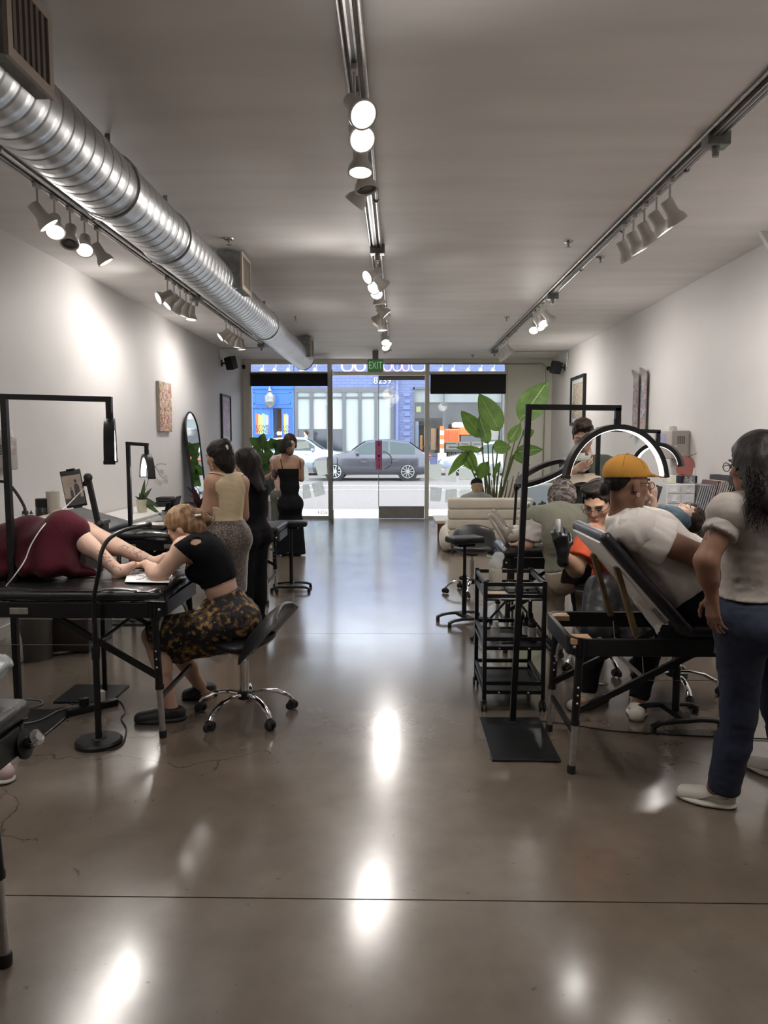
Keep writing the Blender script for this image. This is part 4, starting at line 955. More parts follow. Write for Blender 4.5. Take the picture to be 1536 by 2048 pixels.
vv = V((.18,.93,.22)); vv = (vv - u*vv.dot(u)).normalized(); nn_ = u.cross(vv)
n = 48; vs = []; fs = []
for i in range(n):
    th = 2*PI*i/n; dr = u*math.cos(th)+vv*math.sin(th)
    for rr, ww in ((R_r-.055,-.018),(R_r,-.018),(R_r,.018),(R_r-.055,.018)): vs.append(cr+dr*rr+nn_*ww)
for i in range(n):
    for k in range(4): fs.append((i*4+k, i*4+(k+1)%4, ((i+1)%n)*4+(k+1)%4, ((i+1)%n)*4+k))
rg = MB()._add(vs, fs).build('ring_body', BLK, t, world=True, angle=40)
sg = 1 if nn_.z < 0 else -1
MB().tube([cr+(u*math.cos(2*PI*i/n)+vv*math.sin(2*PI*i/n))*(R_r-.03)+nn_*(.019*sg) for i in range(n)], .014, 6, closed=True, flat=.3).build('led_ring', LEDM, rg, world=True)
MB().bar(jt, cr-u*(R_r-.02), .04,.03).build('ring_bracket', BLKP, t, smooth=False, world=True)

# trolley ------------------------------------------------------------------------
tx0, tx1, ty0, ty1 = .522, .872, 4.335, 4.80
tr = thing('tool_trolley', 'black three-tier metal tool trolley right of the aisle', 'trolley', ((tx0+tx1)/2,(ty0+ty1)/2,0))
posts = [(tx0,ty0),(tx1,ty0),(tx1,ty1),(tx0,ty1)]
for x, y in posts:
    pp = MB().bar((x,y,.07),(x,y,.79),.024,.024,(0,1,0)).build('post', BLK, tr, smooth=False, world=True)
    MB().cyl((x,y,.045),(x,y,.08),.010,n=10).build('caster_stem', BLK, pp, world=True)
    for s in (-1,1): MB().lathe([(.001,-.006),(.026,-.006),(.028,0),(.026,.006),(.001,.006)], 16, (x+.012*s,y,.028), (1,0,0)).build('caster_wheel', RUB, pp, world=True)
    MB().box((x,y,.05),(.034,.03,.03),None,.008).build('caster_hood', BLKP, pp, world=True)
for z, rails in ((.675,(.045,.115)),(.385,(.02,.075)),(.115,(.02,.075))):
    sh = MB().bb((tx0,ty0,z-.004),(tx1,ty1,z+.004)).build('shelf', mat('shelf_steel',(.04,.042,.045),.3,.6), tr, smooth=False, world=True)
    for rz_ in rails:
        h = z+rz_-.02
        for a, b in ((0,1),(1,2),(2,3),(3,0)): MB().bar((*posts[a],h),(*posts[b],h),.018,.022).build('rail', BLK, sh, smooth=False, world=True)
    for k in (.25,.75): MB().ball((tx0+(tx1-tx0)*k,ty0-.012,z), .006, u=8, v=6).build('bolt', ALU, sh, world=True)

# sofa ------------------------------------------------------------------------
CREAM = mat('cream_corduroy', (.62,.57,.48), .85, var=.05, vscale=5, bump=.3, bscale=40, sheen=.3)
sx0, sx1, sy = G(893,1100).x, P(1062,1100,10.9).x, 10.75
so = thing('cream_sofa', 'low cream quilted sofa seen from behind before the right window', 'sofa', ((sx0+sx1)/2, sy+.45, 0))
nb = 5; H = .80
for k in range(nb):
    z0 = .05+(H-.05)*k/nb; z1 = .05+(H-.05)*(k+1)/nb
    MB().box(((sx0+sx1)/2, sy+.11-.02*k*.5+.02, (z0+z1)/2), (sx1-sx0, .22, (z1-z0)*1.06), None, .035, 4).build('back_roll', CREAM, so, world=True)
for k in range(4): MB().box(((sx0+sx1)/2, sy+.32+k*.16, .22-.0*k), (sx1-sx0, .19, .36), None, .07, 4).build('seat_roll', CREAM, so, world=True)
for sgn, x in ((-1, sx0), (1, sx1)): MB().ball((x, sy+.42, .17), (.11,.46,.20), u=20, v=12).build('side_bolster', CREAM, so, world=True)
for x, y in ((sx0+.08,sy+.05),(sx1-.08,sy+.05),(sx0+.08,sy+.85),(sx1-.08,sy+.85)): MB().cyl((x,y,0),(x,y,.06),.025,n=10).build('foot', BLKP, so, world=True)

# low tables and cabinets --------------------------------------------------------------
def cabinet(name, label, lo, hi, m, doors=2, axis='y', cat='cabinet', legs=0.0, top=None):
    lo, hi = V(lo), V(hi); t = thing(name, label, cat, ((lo.x+hi.x)/2,(lo.y+hi.y)/2,0))
    MB().bb((lo.x,lo.y,lo.z+legs),(hi.x,hi.y,hi.z-.03),.004).build('body', m, t, world=True, smooth=False)
    MB().bb((lo.x-.01,lo.y-.01,hi.z-.03),(hi.x+.01,hi.y+.01,hi.z),.004).build('worktop', top or m, t, world=True, smooth=False)
    if legs:
        for x in (lo.x+.04,hi.x-.04):
            for y in (lo.y+.04,hi.y-.04): MB().cyl((x,y,0),(x,y,legs+.01),.018,n=10).build('foot', BLKP, t, world=True)
    for k in range(doors):
        if axis == 'y':
            a = lo.x+(hi.x-lo.x)*k/doors+.006; b = lo.x+(hi.x-lo.x)*(k+1)/doors-.006
            d = MB().bb((a,lo.y-.016,lo.z+legs+.02),(b,lo.y,hi.z-.04),.003).build('door', m, t, world=True, smooth=False); MB().bar(((a+b)/2-.05,lo.y-.024,hi.z-.10),((a+b)/2+.05,lo.y-.024,hi.z-.10),.012,.012).build('handle', ALU, d, world=True, smooth=False)
        else:
            a = lo.y+(hi.y-lo.y)*k/doors+.006; b = lo.y+(hi.y-lo.y)*(k+1)/doors-.006; x = hi.x if axis == '+x' else lo.x; s = 1 if axis == '+x' else -1
            d = MB().bb((min(x,x+.016*s),a,lo.z+legs+.02),(max(x,x+.016*s),b,hi.z-.04),.003).build('door', m, t, world=True, smooth=False); MB().bar((x+.024*s,(a+b)/2-.05,hi.z-.10),(x+.024*s,(a+b)/2+.05,hi.z-.10),.012,.012).build('handle', ALU, d, world=True, smooth=False)
    return t
WLAM = mat('white_laminate', (.74,.73,.71), .4); DBR = mat('dark_brown_laminate', (.030,.020,.018), .4, var=.2, vscale=10)
cabinet('side_cabinet', 'dark brown side cabinet behind the maroon blanket', (-2.92,5.50,0), (-2.36,5.98,.985), DBR, 1)
cabinet('white_sideboard', 'long white sideboard against the left wall under the orchid', (-3.22,7.2,0), (-2.68,9.4,.83), WLAM, 4, '+x')
cabinet('white_cabinet', 'low white cabinet behind the farthest left treatment table', (-2.45,8.62,0), (-1.66,9.10,.62), WLAM, 2)
cabinet('dark_sideboard', 'dark sideboard on the right wall holding the folders', (2.42,6.85,0), (3.14,8.0,.86), DBR, 2)
# reception desk
dk = thing('reception_desk', 'reception desk with a pale top beyond the women at left', 'desk', (-2.4,11.7,0))
MB().bb((-3.1,11.2,.72),(-1.84,12.0,.76),.004).build('desk_top', mat('pale_desk_top',(.66,.66,.66),.35), dk, world=True, smooth=False)
for x in (-3.0,-2.0): MB().bb((x-.03,11.28,0),(x+.03,11.92,.72)).build('side_panel', mat('taupe_panel',(.30,.24,.21),.5), dk, world=True, smooth=False)
MB().bb((-3.0,11.85,.3),(-2.0,11.88,.72)).build('modesty_panel', mat('taupe_panel'), dk, world=True, smooth=False)
# little white table with cacti, wooden side bench
wt = thing('white_side_table', 'small white metal side table holding the cacti', 'table', (1.95,9.55,0))
MB().bb((1.60,9.3,.64),(2.30,9.8,.66)).build('table_top', WLAM, wt, world=True, smooth=False)
for x in (1.62,2.28):
    for y in (9.32,9.78): MB().bar((x,y,0),(x,y,.64),.022,.022,(0,1,0)).build('leg', WLAM, wt, world=True, smooth=False)
bn = thing('wooden_bench', 'low wooden bench at the left end of the cream sofa', 'bench', (G(880,1062).x+.1,12.0,0))
bx_ = P(868,1040,12.0); MB().bb((bx_.x,11.6,.34),(bx_.x+.5,12.5,.39),.01).build('bench_top', mat('whitewashed_wood',(.55,.48,.40),.5,var=.1), bn, world=True, smooth=False)
for y in (11.7,12.4): MB().bb((bx_.x+.08,y-.03,0),(bx_.x+.42,y+.03,.34)).build('bench_leg', mat('brown_wood',(.22,.10,.05),.5,var=.2), bn, world=True, smooth=False)
# ================================================================== SOFT BODIES (signed distances -> one smooth mesh)
def A3(v): return np.array((v[0], v[1], v[2]), dtype=np.float32)
def _rc(p, a, b, ra, rb, sq):
    pa = p - a; ba = b - a; bb = float(ba @ ba) + 1e-9
    h = np.clip((pa @ ba)/bb, 0, 1); o = pa - h[..., None]*ba
    if sq is not None:
        n, s = sq; c = o @ n; o = o + c[..., None]*n*(1/s-1)
        return (np.sqrt((o*o).sum(-1)) - (ra+(rb-ra)*h))*min(1.0, s)
    return np.sqrt((o*o).sum(-1)) - (ra+(rb-ra)*h)
def _el(p, c, r, ax):
    q = (p - c) @ ax.T; k0 = np.sqrt(((q/r)**2).sum(-1)); k1 = np.sqrt(((q/(r*r))**2).sum(-1)) + 1e-6
    return k0*(k0-1)/k1
def _bx(p, c, h, ax, rd):
    q = np.abs((p - c) @ ax.T) - (h - rd); return np.sqrt((np.maximum(q,0)**2).sum(-1)) + np.minimum(q.max(-1),0) - rd
def rc(a, b, ra, rb=None, k=.02, sq=None, op=1): return dict(t='rc', a=A3(a), b=A3(b), ra=ra, rb=ra if rb is None else rb, k=k, op=op, sq=None if sq is None else (A3(V(sq[0]).normalized()), sq[1]))
def el(c, r, ax=None, k=.02, op=1): return dict(t='el', c=A3(c), r=A3(r), ax=np.eye(3, dtype=np.float32) if ax is None else np.array([A3(v) for v in ax], dtype=np.float32), k=k, op=op)
def bxp(c, h, ax=None, rd=.01, k=.01, op=1): return dict(t='bx', c=A3(c), h=A3(h), ax=np.eye(3, dtype=np.float32) if ax is None else np.array([A3(v) for v in ax], dtype=np.float32), rd=rd, k=k, op=op)
def plane(pt, n, jit=0.0): return dict(t='pl', p=A3(pt), n=A3(V(n).normalized()), jit=jit)
def infl(prims, d, kk=None):
    out = []
    for q in prims:
        q = dict(q)
        if q['op'] != 1: continue
        if q['t'] == 'rc': q['ra'] += d; q['rb'] += d
        elif q['t'] == 'el': q['r'] = q['r']+d
        elif q['t'] == 'bx': q['h'] = q['h']+d
        if kk is not None: q['k'] = kk
        out.append(q)
    return out
def _bounds(q):
    if q['t'] == 'rc':
        m = max(q['ra'], q['rb']); s = 1.0
        if q['sq'] is not None: s = max(1.0, q['sq'][1])
        return np.minimum(q['a'], q['b'])-m*s, np.maximum(q['a'], q['b'])+m*s
    e = np.abs(q['ax'].T) @ (q['r'] if q['t'] == 'el' else q['h']); return q['c']-e, q['c']+e
_NOFF = [(0,0,0),(1,0,0),(0,1,0),(1,1,0),(0,0,1),(1,0,1),(0,1,1),(1,1,1)]
def sdf_mesh(prims, res=.009, cuts=(), noise=None):
    add = [q for q in prims if q['t'] != 'pl' and q['op'] == 1]
    lo = np.min([_bounds(q)[0] for q in add], axis=0) - 3*res - .004; hi = np.max([_bounds(q)[1] for q in add], axis=0) + 3*res + .004
    n = np.ceil((hi-lo)/res).astype(int)+1
    D = np.full(tuple(n), .3, dtype=np.float32)
    ax = [(lo[i] + res*np.arange(n[i])).astype(np.float32) for i in range(3)]
    for q in prims:
        if q['t'] == 'pl': continue
        a, b = _bounds(q); m = q['k']+2*res
        i0 = np.maximum(((a-m-lo)/res).astype(int), 0); i1 = np.minimum(np.ceil((b+m-lo)/res).astype(int)+1, n)
        if (i1 <= i0).any(): continue
        sl = tuple(slice(i0[i], i1[i]) for i in range(3))
        p = np.stack(np.meshgrid(*[ax[i][sl[i]] for i in range(3)], indexing='ij'), -1)
        if q['t'] == 'rc': d = _rc(p, q['a'], q['b'], q['ra'], q['rb'], q['sq'])
        elif q['t'] == 'el': d = _el(p, q['c'], q['r'], q['ax'])
        else: d = _bx(p, q['c'], q['h'], q['ax'], q['rd'])
        d = d.astype(np.float32); o = D[sl]; k = max(q['k'], 1e-4)
        if q['op'] == 1:
            h = np.clip(.5+.5*(o-d)/k, 0, 1); D[sl] = o*(1-h)+d*h - k*h*(1-h)
        else:
            d = -d; h = np.clip(.5-.5*(o-d)/k, 0, 1); D[sl] = o*(1-h)+d*h + k*h*(1-h)
    if noise is not None or cuts:
        near = D < .05; ii = np.argwhere(near); P3 = (lo + ii*res).astype(np.float32); Dn = D[near]
        if noise is not None: Dn = Dn + noise(P3).astype(np.float32)
        for c in cuts:
            e = (P3-c['p']) @ c['n']
            if c['jit']: e = e + c['jit']*(np.sin(P3[:,0]*170+1.3*np.sin(P3[:,1]*60))+np.sin(P3[:,1]*190+2)+np.sin(P3[:,2]*140+P3[:,0]*90))/2
            Dn = np.maximum(Dn, e)
        D[near] = Dn
    S = D < 0
    c = [S[x:n[0]-1+x, y:n[1]-1+y, z:n[2]-1+z] for x,y,z in _NOFF]
    cnt = sum(q.astype(np.int8) for q in c); act = (cnt > 0) & (cnt < 8)
    idx = np.argwhere(act); M = len(idx)
    if M == 0: raise RuntimeError('empty sdf')
    cid = np.full(act.shape, -1, dtype=np.int64); cid[act] = np.arange(M)
    vals = np.stack([D[idx[:,0]+x, idx[:,1]+y, idx[:,2]+z] for x,y,z in _NOFF], 1)
    acc = np.zeros((M,3)); w = np.zeros(M)
    for a in range(8):
        for b in range(a+1, 8):
            da = np.array(_NOFF[b])-np.array(_NOFF[a])
            if np.abs(da).sum() != 1 or da.min() < 0: continue
            va, vb = vals[:,a], vals[:,b]; cr = (va < 0) != (vb < 0)
            t = np.where(cr, va/(va-vb+1e-12), 0); acc += np.where(cr[:,None], np.array(_NOFF[a])+t[:,None]*da, 0); w += cr
    verts = lo + (idx + acc/np.maximum(w,1)[:,None])*res
    faces = []
    for axis in range(3):
        sa = [slice(None)]*3; sb = [slice(None)]*3; sa[axis] = slice(0,-1); sb[axis] = slice(1,None)
        cr = S[tuple(sa)] != S[tuple(sb)]; e = np.argwhere(cr)
        u, v = (axis+1) % 3, (axis+2) % 3
        e = e[(e[:,u] > 0) & (e[:,v] > 0) & (e[:,u] < n[u]-1) & (e[:,v] < n[v]-1)]
        du = np.zeros(3,int); du[u] = 1; dv = np.zeros(3,int); dv[v] = 1
        g = lambda q: cid[q[:,0],q[:,1],q[:,2]]
        f = np.stack([g(e-du-dv), g(e-dv), g(e), g(e-du)], 1)
        neg = S[e[:,0],e[:,1],e[:,2]]; f[~neg] = f[~neg][:, ::-1]
        faces.append(f[(f >= 0).all(1)])
    return verts, np.concatenate(faces)
def sdf_obj(name, prims, m, parent=None, res=.009, cuts=(), noise=None, smooth=1):
    v, f = sdf_mesh(prims, res, cuts, noise)
    if smooth:       # one relaxation pass takes the grid's steps off
        for _ in range(smooth):
            s = np.zeros_like(v); c = np.zeros(len(v))
            for a, b in ((0,1),(1,2),(2,3),(3,0)):
                np.add.at(s, f[:,a], v[f[:,b]]); np.add.at(c, f[:,a], 1); np.add.at(s, f[:,b], v[f[:,a]]); np.add.at(c, f[:,b], 1)
            v = v*.5 + .5*s/np.maximum(c,1)[:,None]
    me = bpy.data.meshes.new(name)
    if parent is not None:
        Mi = WM[parent].inverted(); Mn = np.array(Mi); v = v @ Mn[:3,:3].T + Mn[:3,3]
    nf = len(f); me.vertices.add(len(v)); me.vertices.foreach_set('co', v.astype(np.float32).ravel())
    me.loops.add(nf*4); me.loops.foreach_set('vertex_index', f.astype(np.int32).ravel())
    me.polygons.add(nf); me.polygons.foreach_set('loop_start', np.arange(0, nf*4, 4, dtype=np.int32))
    try: me.polygons.foreach_set('loop_total', np.full(nf, 4, dtype=np.int32))
    except Exception: pass
    me.update(calc_edges=True); me.validate()
    me.polygons.foreach_set('use_smooth', np.ones(len(me.polygons), dtype=bool))
    return link_mesh(name, me, m, parent)
def folds(amp, seed, f=38.0, d=(0,0,1), crisp=0.0):
    rr = random.Random(seed); ks = [V((rr.uniform(-1,1),rr.uniform(-1,1),rr.uniform(-1,1)))*f*rr.uniform(.5,1.2)+V(d)*f*rr.uniform(.3,1) for _ in range(4)]; ph = [rr.uniform(0,6.28) for _ in range(8)]
    def fn(p):
        o = 0
        for i, k in enumerate(ks):
            s = np.sin((p @ A3(k))*(.55 if crisp else 1.0) + ph[i] + 1.8*np.sin(p @ A3((k.y*.4, k.z*.4, k.x*.4)) + ph[i+4])); o = o + ((1-crisp)*s + crisp*1.6*(np.abs(s)-.63))/len(ks)
        return amp*o
    return fn

# ------------------------------------------------------------------ people
def skinmat(name, c): return mat('skin_'+name, c, .5, var=.05, vscale=9, spec=.3)
def hairmat(name, c, c2=None, sc=(60,60,8)):
    return mat('hair_'+name, c, .5, spec=.18, col2=c2 or tuple(x*.45 for x in c), vscale=1.0, stretch=sc, bump=.5, bscale=1.0, detail=3)
class Head:
    def __init__(s, c, f, up=(0,0,1), sc=1.0):
        s.c = V(c); s.f = V(f).normalized(); r = s.f.cross(V(up)); s.r = r.normalized(); s.u = s.r.cross(s.f); s.s = sc
        s.ax = (s.r, s.f, s.u)
    def w(s, x, y, z): return s.c + (s.r*x + s.f*y + s.u*z)*s.s
    def d(s, x, y, z): return (s.r*x + s.f*y + s.u*z)
    def E(s, x, y, z, r, k=.015, op=1): return el(s.w(x,y,z), [q*s.s for q in r], s.ax, k, op)
    def prims(s):
        w = s.w; q = s.s; L = [s.E(0,-.012,.028,(.076,.097,.088)), s.E(0,.030,-.030,(.060,.066,.086),.03), s.E(0,.058,-.088,(.026,.026,.022),.03)]
        for e in (-1,1):
            L += [rc(w(.048*e,.0,-.055), w(.02*e,.055,-.088), .026*q, .022*q, .02), s.E(.042*e,.055,-.022,(.024,.022,.022),.02), rc(w(.014*e,.088,.026), w(.044*e,.074,.024), .010*q, .009*q, .012),
                  s.E(.031*e,.097,.004,(.017,.014,.011),.010,-1), s.E(.079*e,-.012,-.012,(.009,.020,.032),.008)]
        L += [rc(w(0,.090,.010), w(0,.108,-.026), .009*q, .013*q, .010), s.E(.013,.098,-.031,(.008,.009,.007),.006), s.E(-.013,.098,-.031,(.008,.009,.007),.006),
              s.E(0,.092,-.058,(.024,.010,.006),.006), s.E(0,.090,-.067,(.020,.010,.007),.006)]
        return L
    def cap(s, t=.010, drop=.0, front=.05, fz=.05):
        """hair cap: skull plus thickness; returns prims and the cuts that free the face"""
        return [s.E(0,-.016,.034,(.078+t,.098+t,.088+t)), s.E(0,-.055,-.03-drop/2,(.066+t*.6,.050+t,.07+drop/2),.03)], [plane(s.w(0,front,fz), s.d(0,.80,-.60), .009)]
def hand(W, d, n, th, curl=(.4,.5,.6), sc=1.0, spread=.10, thumb=.5, fan=None):
    """W wrist, d towards the fingers, n out of the palm's face, th: side (+1/-1) of the thumb along n x d"""
    W = V(W); d = V(d).normalized(); n = V(n); n = (n - d*n.dot(d)).normalized(); s = n.cross(d)*th; L = []
    q = sc
    kn = [(.030,.088),(.010,.093),(-.010,.090),(-.028,.080)]; ln = [(.042,.026,.020),(.046,.030,.021),(.043,.027,.020),(.034,.021,.018)]
    for i, (a, b) in enumerate(kn):
        k0 = W + s*(a*q) + d*(b*q); L.append(rc(W + s*(a*.55*q) + d*(.012*q), k0, .014*q, .0105*q, .012, ))
        ang = 0; pt = k0; cc = curl if fan is None else fan[i]; sp = (1.5-i)*spread
        for j, l in enumerate(ln[i]):
            ang += cc[j]; dd = (d*math.cos(ang) + n*math.sin(ang)); dd = (dd + s*sp*.6).normalized(); nx = pt + dd*(l*q)
            L.append(rc(pt, nx, (.0092-.0009*j)*q, (.0084-.0009*j)*q, .004)); pt = nx
    t0 = W + s*(.022*q) + d*(.022*q); t1 = t0 + (s*.75 + d*.55 + n*.35*thumb).normalized()*(.040*q); t2 = t1 + (s*.25 + d*.85 + n*.7*thumb).normalized()*(.032*q); t3 = t2 + (d*.9 + n*.75*thumb - s*.1).normalized()*(.024*q)
    L += [rc(t0, t1, .015*q, .011*q, .012), rc(t1, t2, .0105*q, .0095*q, .005), rc(t2, t3, .0095*q, .0075*q, .004)]
    return L
class Body: pass
def bodyprims(J, g=1.0, fem=True, belly=0.0, bust=1.0, arm=1.0, leg=1.0, hips=1.0, toes=True):
    B = Body(); pv, ch, nk = V(J['pelvis']), V(J['chest']), V(J['neck'])
    up = (ch-pv).normalized(); up2 = (nk-ch).normalized()
    lh = (V(J['hipR'])-V(J['hipL'])).normalized(); lh = (lh - up*lh.dot(up)).normalized(); fh = up.cross(lh)
    ls = (V(J['shR'])-V(J['shL'])).normalized(); l2 = (ls - up2*ls.dot(up2)).normalized(); fs = up2.cross(l2)
    B.up, B.up2, B.lh, B.fh, B.ls, B.fs = up, up2, lh, fh, l2, fs
    mid = pv*.48+ch*.52
    T = [el(pv, (.160*g*hips,.112*g*hips,.120), (lh,fh,up), .05), el(mid, ((.128 if fem else .140)*g,.095*g,.150), (lh,fh,up), .06), el(ch, (.148*g,.108*g,.165), (l2,fs,up2), .06)]
    for e in ('L','R'):
        sg = 1 if e == 'R' else -1; sh = V(J['sh'+e])
        T += [rc(sh*.80+nk*.20, nk-up2*.03, .052*g**.5, .050*g**.5, .05), rc(sh, ch+up2*.06+l2*(.09*sg*g), .058*arm, .075*g, .05)]
        T += [el(pv - fh*(.055*g) + lh*(.072*sg*g) - up*.045, (.088*g*hips,.085*g*hips,.088*hips), (lh,fh,up), .04)]
        if fem and bust: T += [el(ch + fs*(.085*g) + l2*(.068*sg) - up2*.015, (.062*bust,.058*bust,.062*bust), (l2,fs,up2), .03)]
    if belly: T += [el(mid + fh*.05 - up*.02, (.15*g+belly*.3,.10*g+belly,.15), (lh,fh,up), .06)]
    B.torso = T
    H = J['H']; B.head = H.prims(); B.neck = [rc(nk-up2*.02, H.w(0,-.022,-.055), .055*g**.5, .050*g**.4, .03)]
    for e in ('L','R'):
        sh, eb, wr = V(J['sh'+e]), V(J['el'+e]), V(J['wr'+e]); fa = wr-eb
        setattr(B, 'ua'+e, [rc(sh, eb, .050*arm, .040*arm, .03)]); setattr(B, 'fa'+e, [rc(eb, wr, .038*arm, .026*arm**.5, .02), rc(eb+fa*.12, eb+fa*.45, .038*arm, .036*arm, .03)])
        hd = J.get('hand'+e); L = []
        if hd is not None: L = hand(wr, **hd)
        else:
            n = fa.cross(up).cross(fa); n = n if n.length > 1e-3 else V((0,-1,0)); L = hand(wr, fa, n, 1 if e == 'L' else -1)
        setattr(B, 'hand'+e, L)
        hp, kn, an = V(J['hip'+e]), V(J['kn'+e]), V(J['an'+e]); sn = an-kn; th = kn-hp
        bk = -(fh - sn.normalized()*fh.dot(sn.normalized())); bk = bk.normalized() if bk.length > .1 else V((0,0,0))
        bend = th.normalized().cross(sn.normalized()); 
        if bend.length > .25: bk = (th.normalized()*-1 + sn.normalized()*th.normalized().dot(sn.normalized())).normalized()
        setattr(B, 'th'+e, [rc(hp, kn, .086*g*leg, .056*leg, .05)]); setattr(B, 'sn'+e, [rc(kn, an, .053*leg, .034, .03), rc(kn+sn*.15+bk*.012, kn+sn*.42+bk*.016, .048*leg, .045*leg, .03)])
        to = V(J['to'+e]); setattr(B, 'ft'+e, [rc(an, an+(to-an)*.25, .036, .034, .02), rc(an+(to-an)*.2, to, .033, .024, .02), el(an-(to-an).normalized()*.025+V((0,0,-.025)), (.03,.03,.03), None, .02)])
    return B
def allbody(B, hands=True, bare=False):
    L = B.torso + B.neck
    for e in ('L','R'): L += getattr(B,'ua'+e)+getattr(B,'fa'+e)+getattr(B,'th'+e)+getattr(B,'sn'+e)+(getattr(B,'ft'+e) if bare else getattr(B,'ft'+e)[:1])+(getattr(B,'hand'+e) if hands else [])
    return L + B.head
EYEW = mat('eye_white', (.75,.72,.68), .2); EYEI = mat('eye_dark', (.03,.018,.012), .15)
def eyes(root, H, brow=(.03,.02,.015), closed=False):
    for e in (-1,1):
        lid = root.children[0].data.materials[0]
        o = MB().ball(H.w(.031*e,.0795,.004), .0125*H.s, u=12, v=8).build('eyelid' if closed else 'eye', lid if closed else EYEW, root, world=True)
        MB().tube([H.w(.020*e,.0885,-.002 if closed else .009), H.w(.031*e,.0925,-.005 if closed else .0115), H.w(.042*e,.0865,-.002 if closed else .008)], .0016*H.s, 5).build('lash_line', EYEI, root, world=True)
        if not closed: MB().ball(H.w(.031*e,.0885,.003), .0056*H.s, u=10, v=6).build('iris', EYEI, o, world=True)
        MB().tube([H.w(.014*e,.099,.028), H.w(.032*e,.097,.031), H.w(.050*e,.082,.025)], .0034*H.s, 6).build('eyebrow', mat('brow_%d'%int(brow[0]*1000), brow, .7), root, world=True)
    MB().ball(H.w(0,.0975,-.0625), (.021,.0065,.0075), Matrix(H.ax).transposed(), 12, 8).build('lips', mat('lips', (.36,.13,.11), .45), root, world=True)
def glasses(root, H, m=None):
    m = m or BLKP; t = []
    g = None
    for e in (-1,1):
        c = H.w(.031*e,.112,.002); pts = [c + H.d(math.cos(a)*.024, -abs(math.cos(a)*e)*.0, math.sin(a)*.019) for a in [2*PI*i/20 for i in range(20)]]
        o = MB().tube(pts, .0018, 6, closed=True).build('glasses_frame', m, root, world=True)
        MB().lathe([(.0005,0),(.021,0)], 20, c, H.f, False).build('lens', mat('spectacle_lens',(.6,.62,.62),.05,alpha=.10), o, world=True)
        MB().tube([H.w(.055*e,.110,.006), H.w(.074*e,.085,.008), H.w(.080*e,.0,.006), H.w(.080*e,-.02,-.01)], .0018, 6).build('temple', m, o, world=True)
    MB().tube([H.w(-.008,.115,.005), H.w(0,.117,.008), H.w(.008,.115,.005)], .0018, 6).build('bridge', m, o, world=True)
def person(name, label, J, skin, hands=True, res=.0085, **kw):
    B = bodyprims(J, **kw); pv = V(J['pelvis']); t = thing(name, label, 'person', (pv.x, pv.y, J.get('base', 0.0)))
    B.root = t; B.J = J
    B.mesh = sdf_obj('body', allbody(B, hands, J.get('bare', False)), skin, t, res)
    return B
def garment(B, name, m, prims, inf=.010, cuts=(), extra=(), amp=.004, seed=1, res=.009, f=38.0, d=(0,0,1), label=None):
    o = sdf_obj(name, infl(prims, inf)+list(extra), m, B.root, res, cuts, folds(amp*(1 if name.startswith(('hair','beard','glove','cap','sock')) else 1.5), seed, f*(1 if name.startswith(('hair','beard','glove','cap','sock')) else 2.3), d, 0.0 if name.startswith(('hair','beard','glove','cap','sock')) else .7) if amp else None)
    if label: o['label'] = label
    return o
def tshirt(B, m, inf=.014, low=None, neck=.02, k=.6, r0=.066, r1=.074, amp=.006, seed=1, f=30, d=(0,0,1), extra=(), res=.009, name='t_shirt', sides='LR'):
    J = B.J; t = garment(B, name, m, B.torso, inf, ([low] if low else [])+[plane(V(J['neck'])+B.up2*neck, B.up2)], [rc(V(J['sh'+e])*.85+V(J['chest'])*.15, V(J['sh'+e]), r0, r0, .04) for e in 'LR']+list(extra), amp, seed, res, f, d)
    for e in sides:
        a, b = V(J['sh'+e]), V(J['el'+e]); sdf_obj('sleeve', [rc(a+(b-a)*-.02, a+(b-a)*(k+.12), r0, r1, .02)], m, t, res*.85, [plane(a+(b-a)*k, b-a)], folds(amp*1.3, seed+40, f*2.4, d, .7))
    return t
def cutat(a, b, k):   # hem across a limb from a to b at fraction k, keeps the a side
    a, b = V(a), V(b); return plane(a+(b-a)*k, b-a)
def sleeve(B, e, k, rad=.062, k2=.02):
    J = B.J; a, b = V(J['sh'+e]), V(J['el'+e]); return a, b
def seg(a, b, k0, k1, r0, r1, **kw):
    a, b = V(a), V(b); return rc(a+(b-a)*k0, a+(b-a)*k1, r0, r1, **kw)
def flatseg(a, b, r0, r1, n=24, wall=.004):
    """open tapered tube with a clean hem, for sleeves and trouser legs"""
    return a
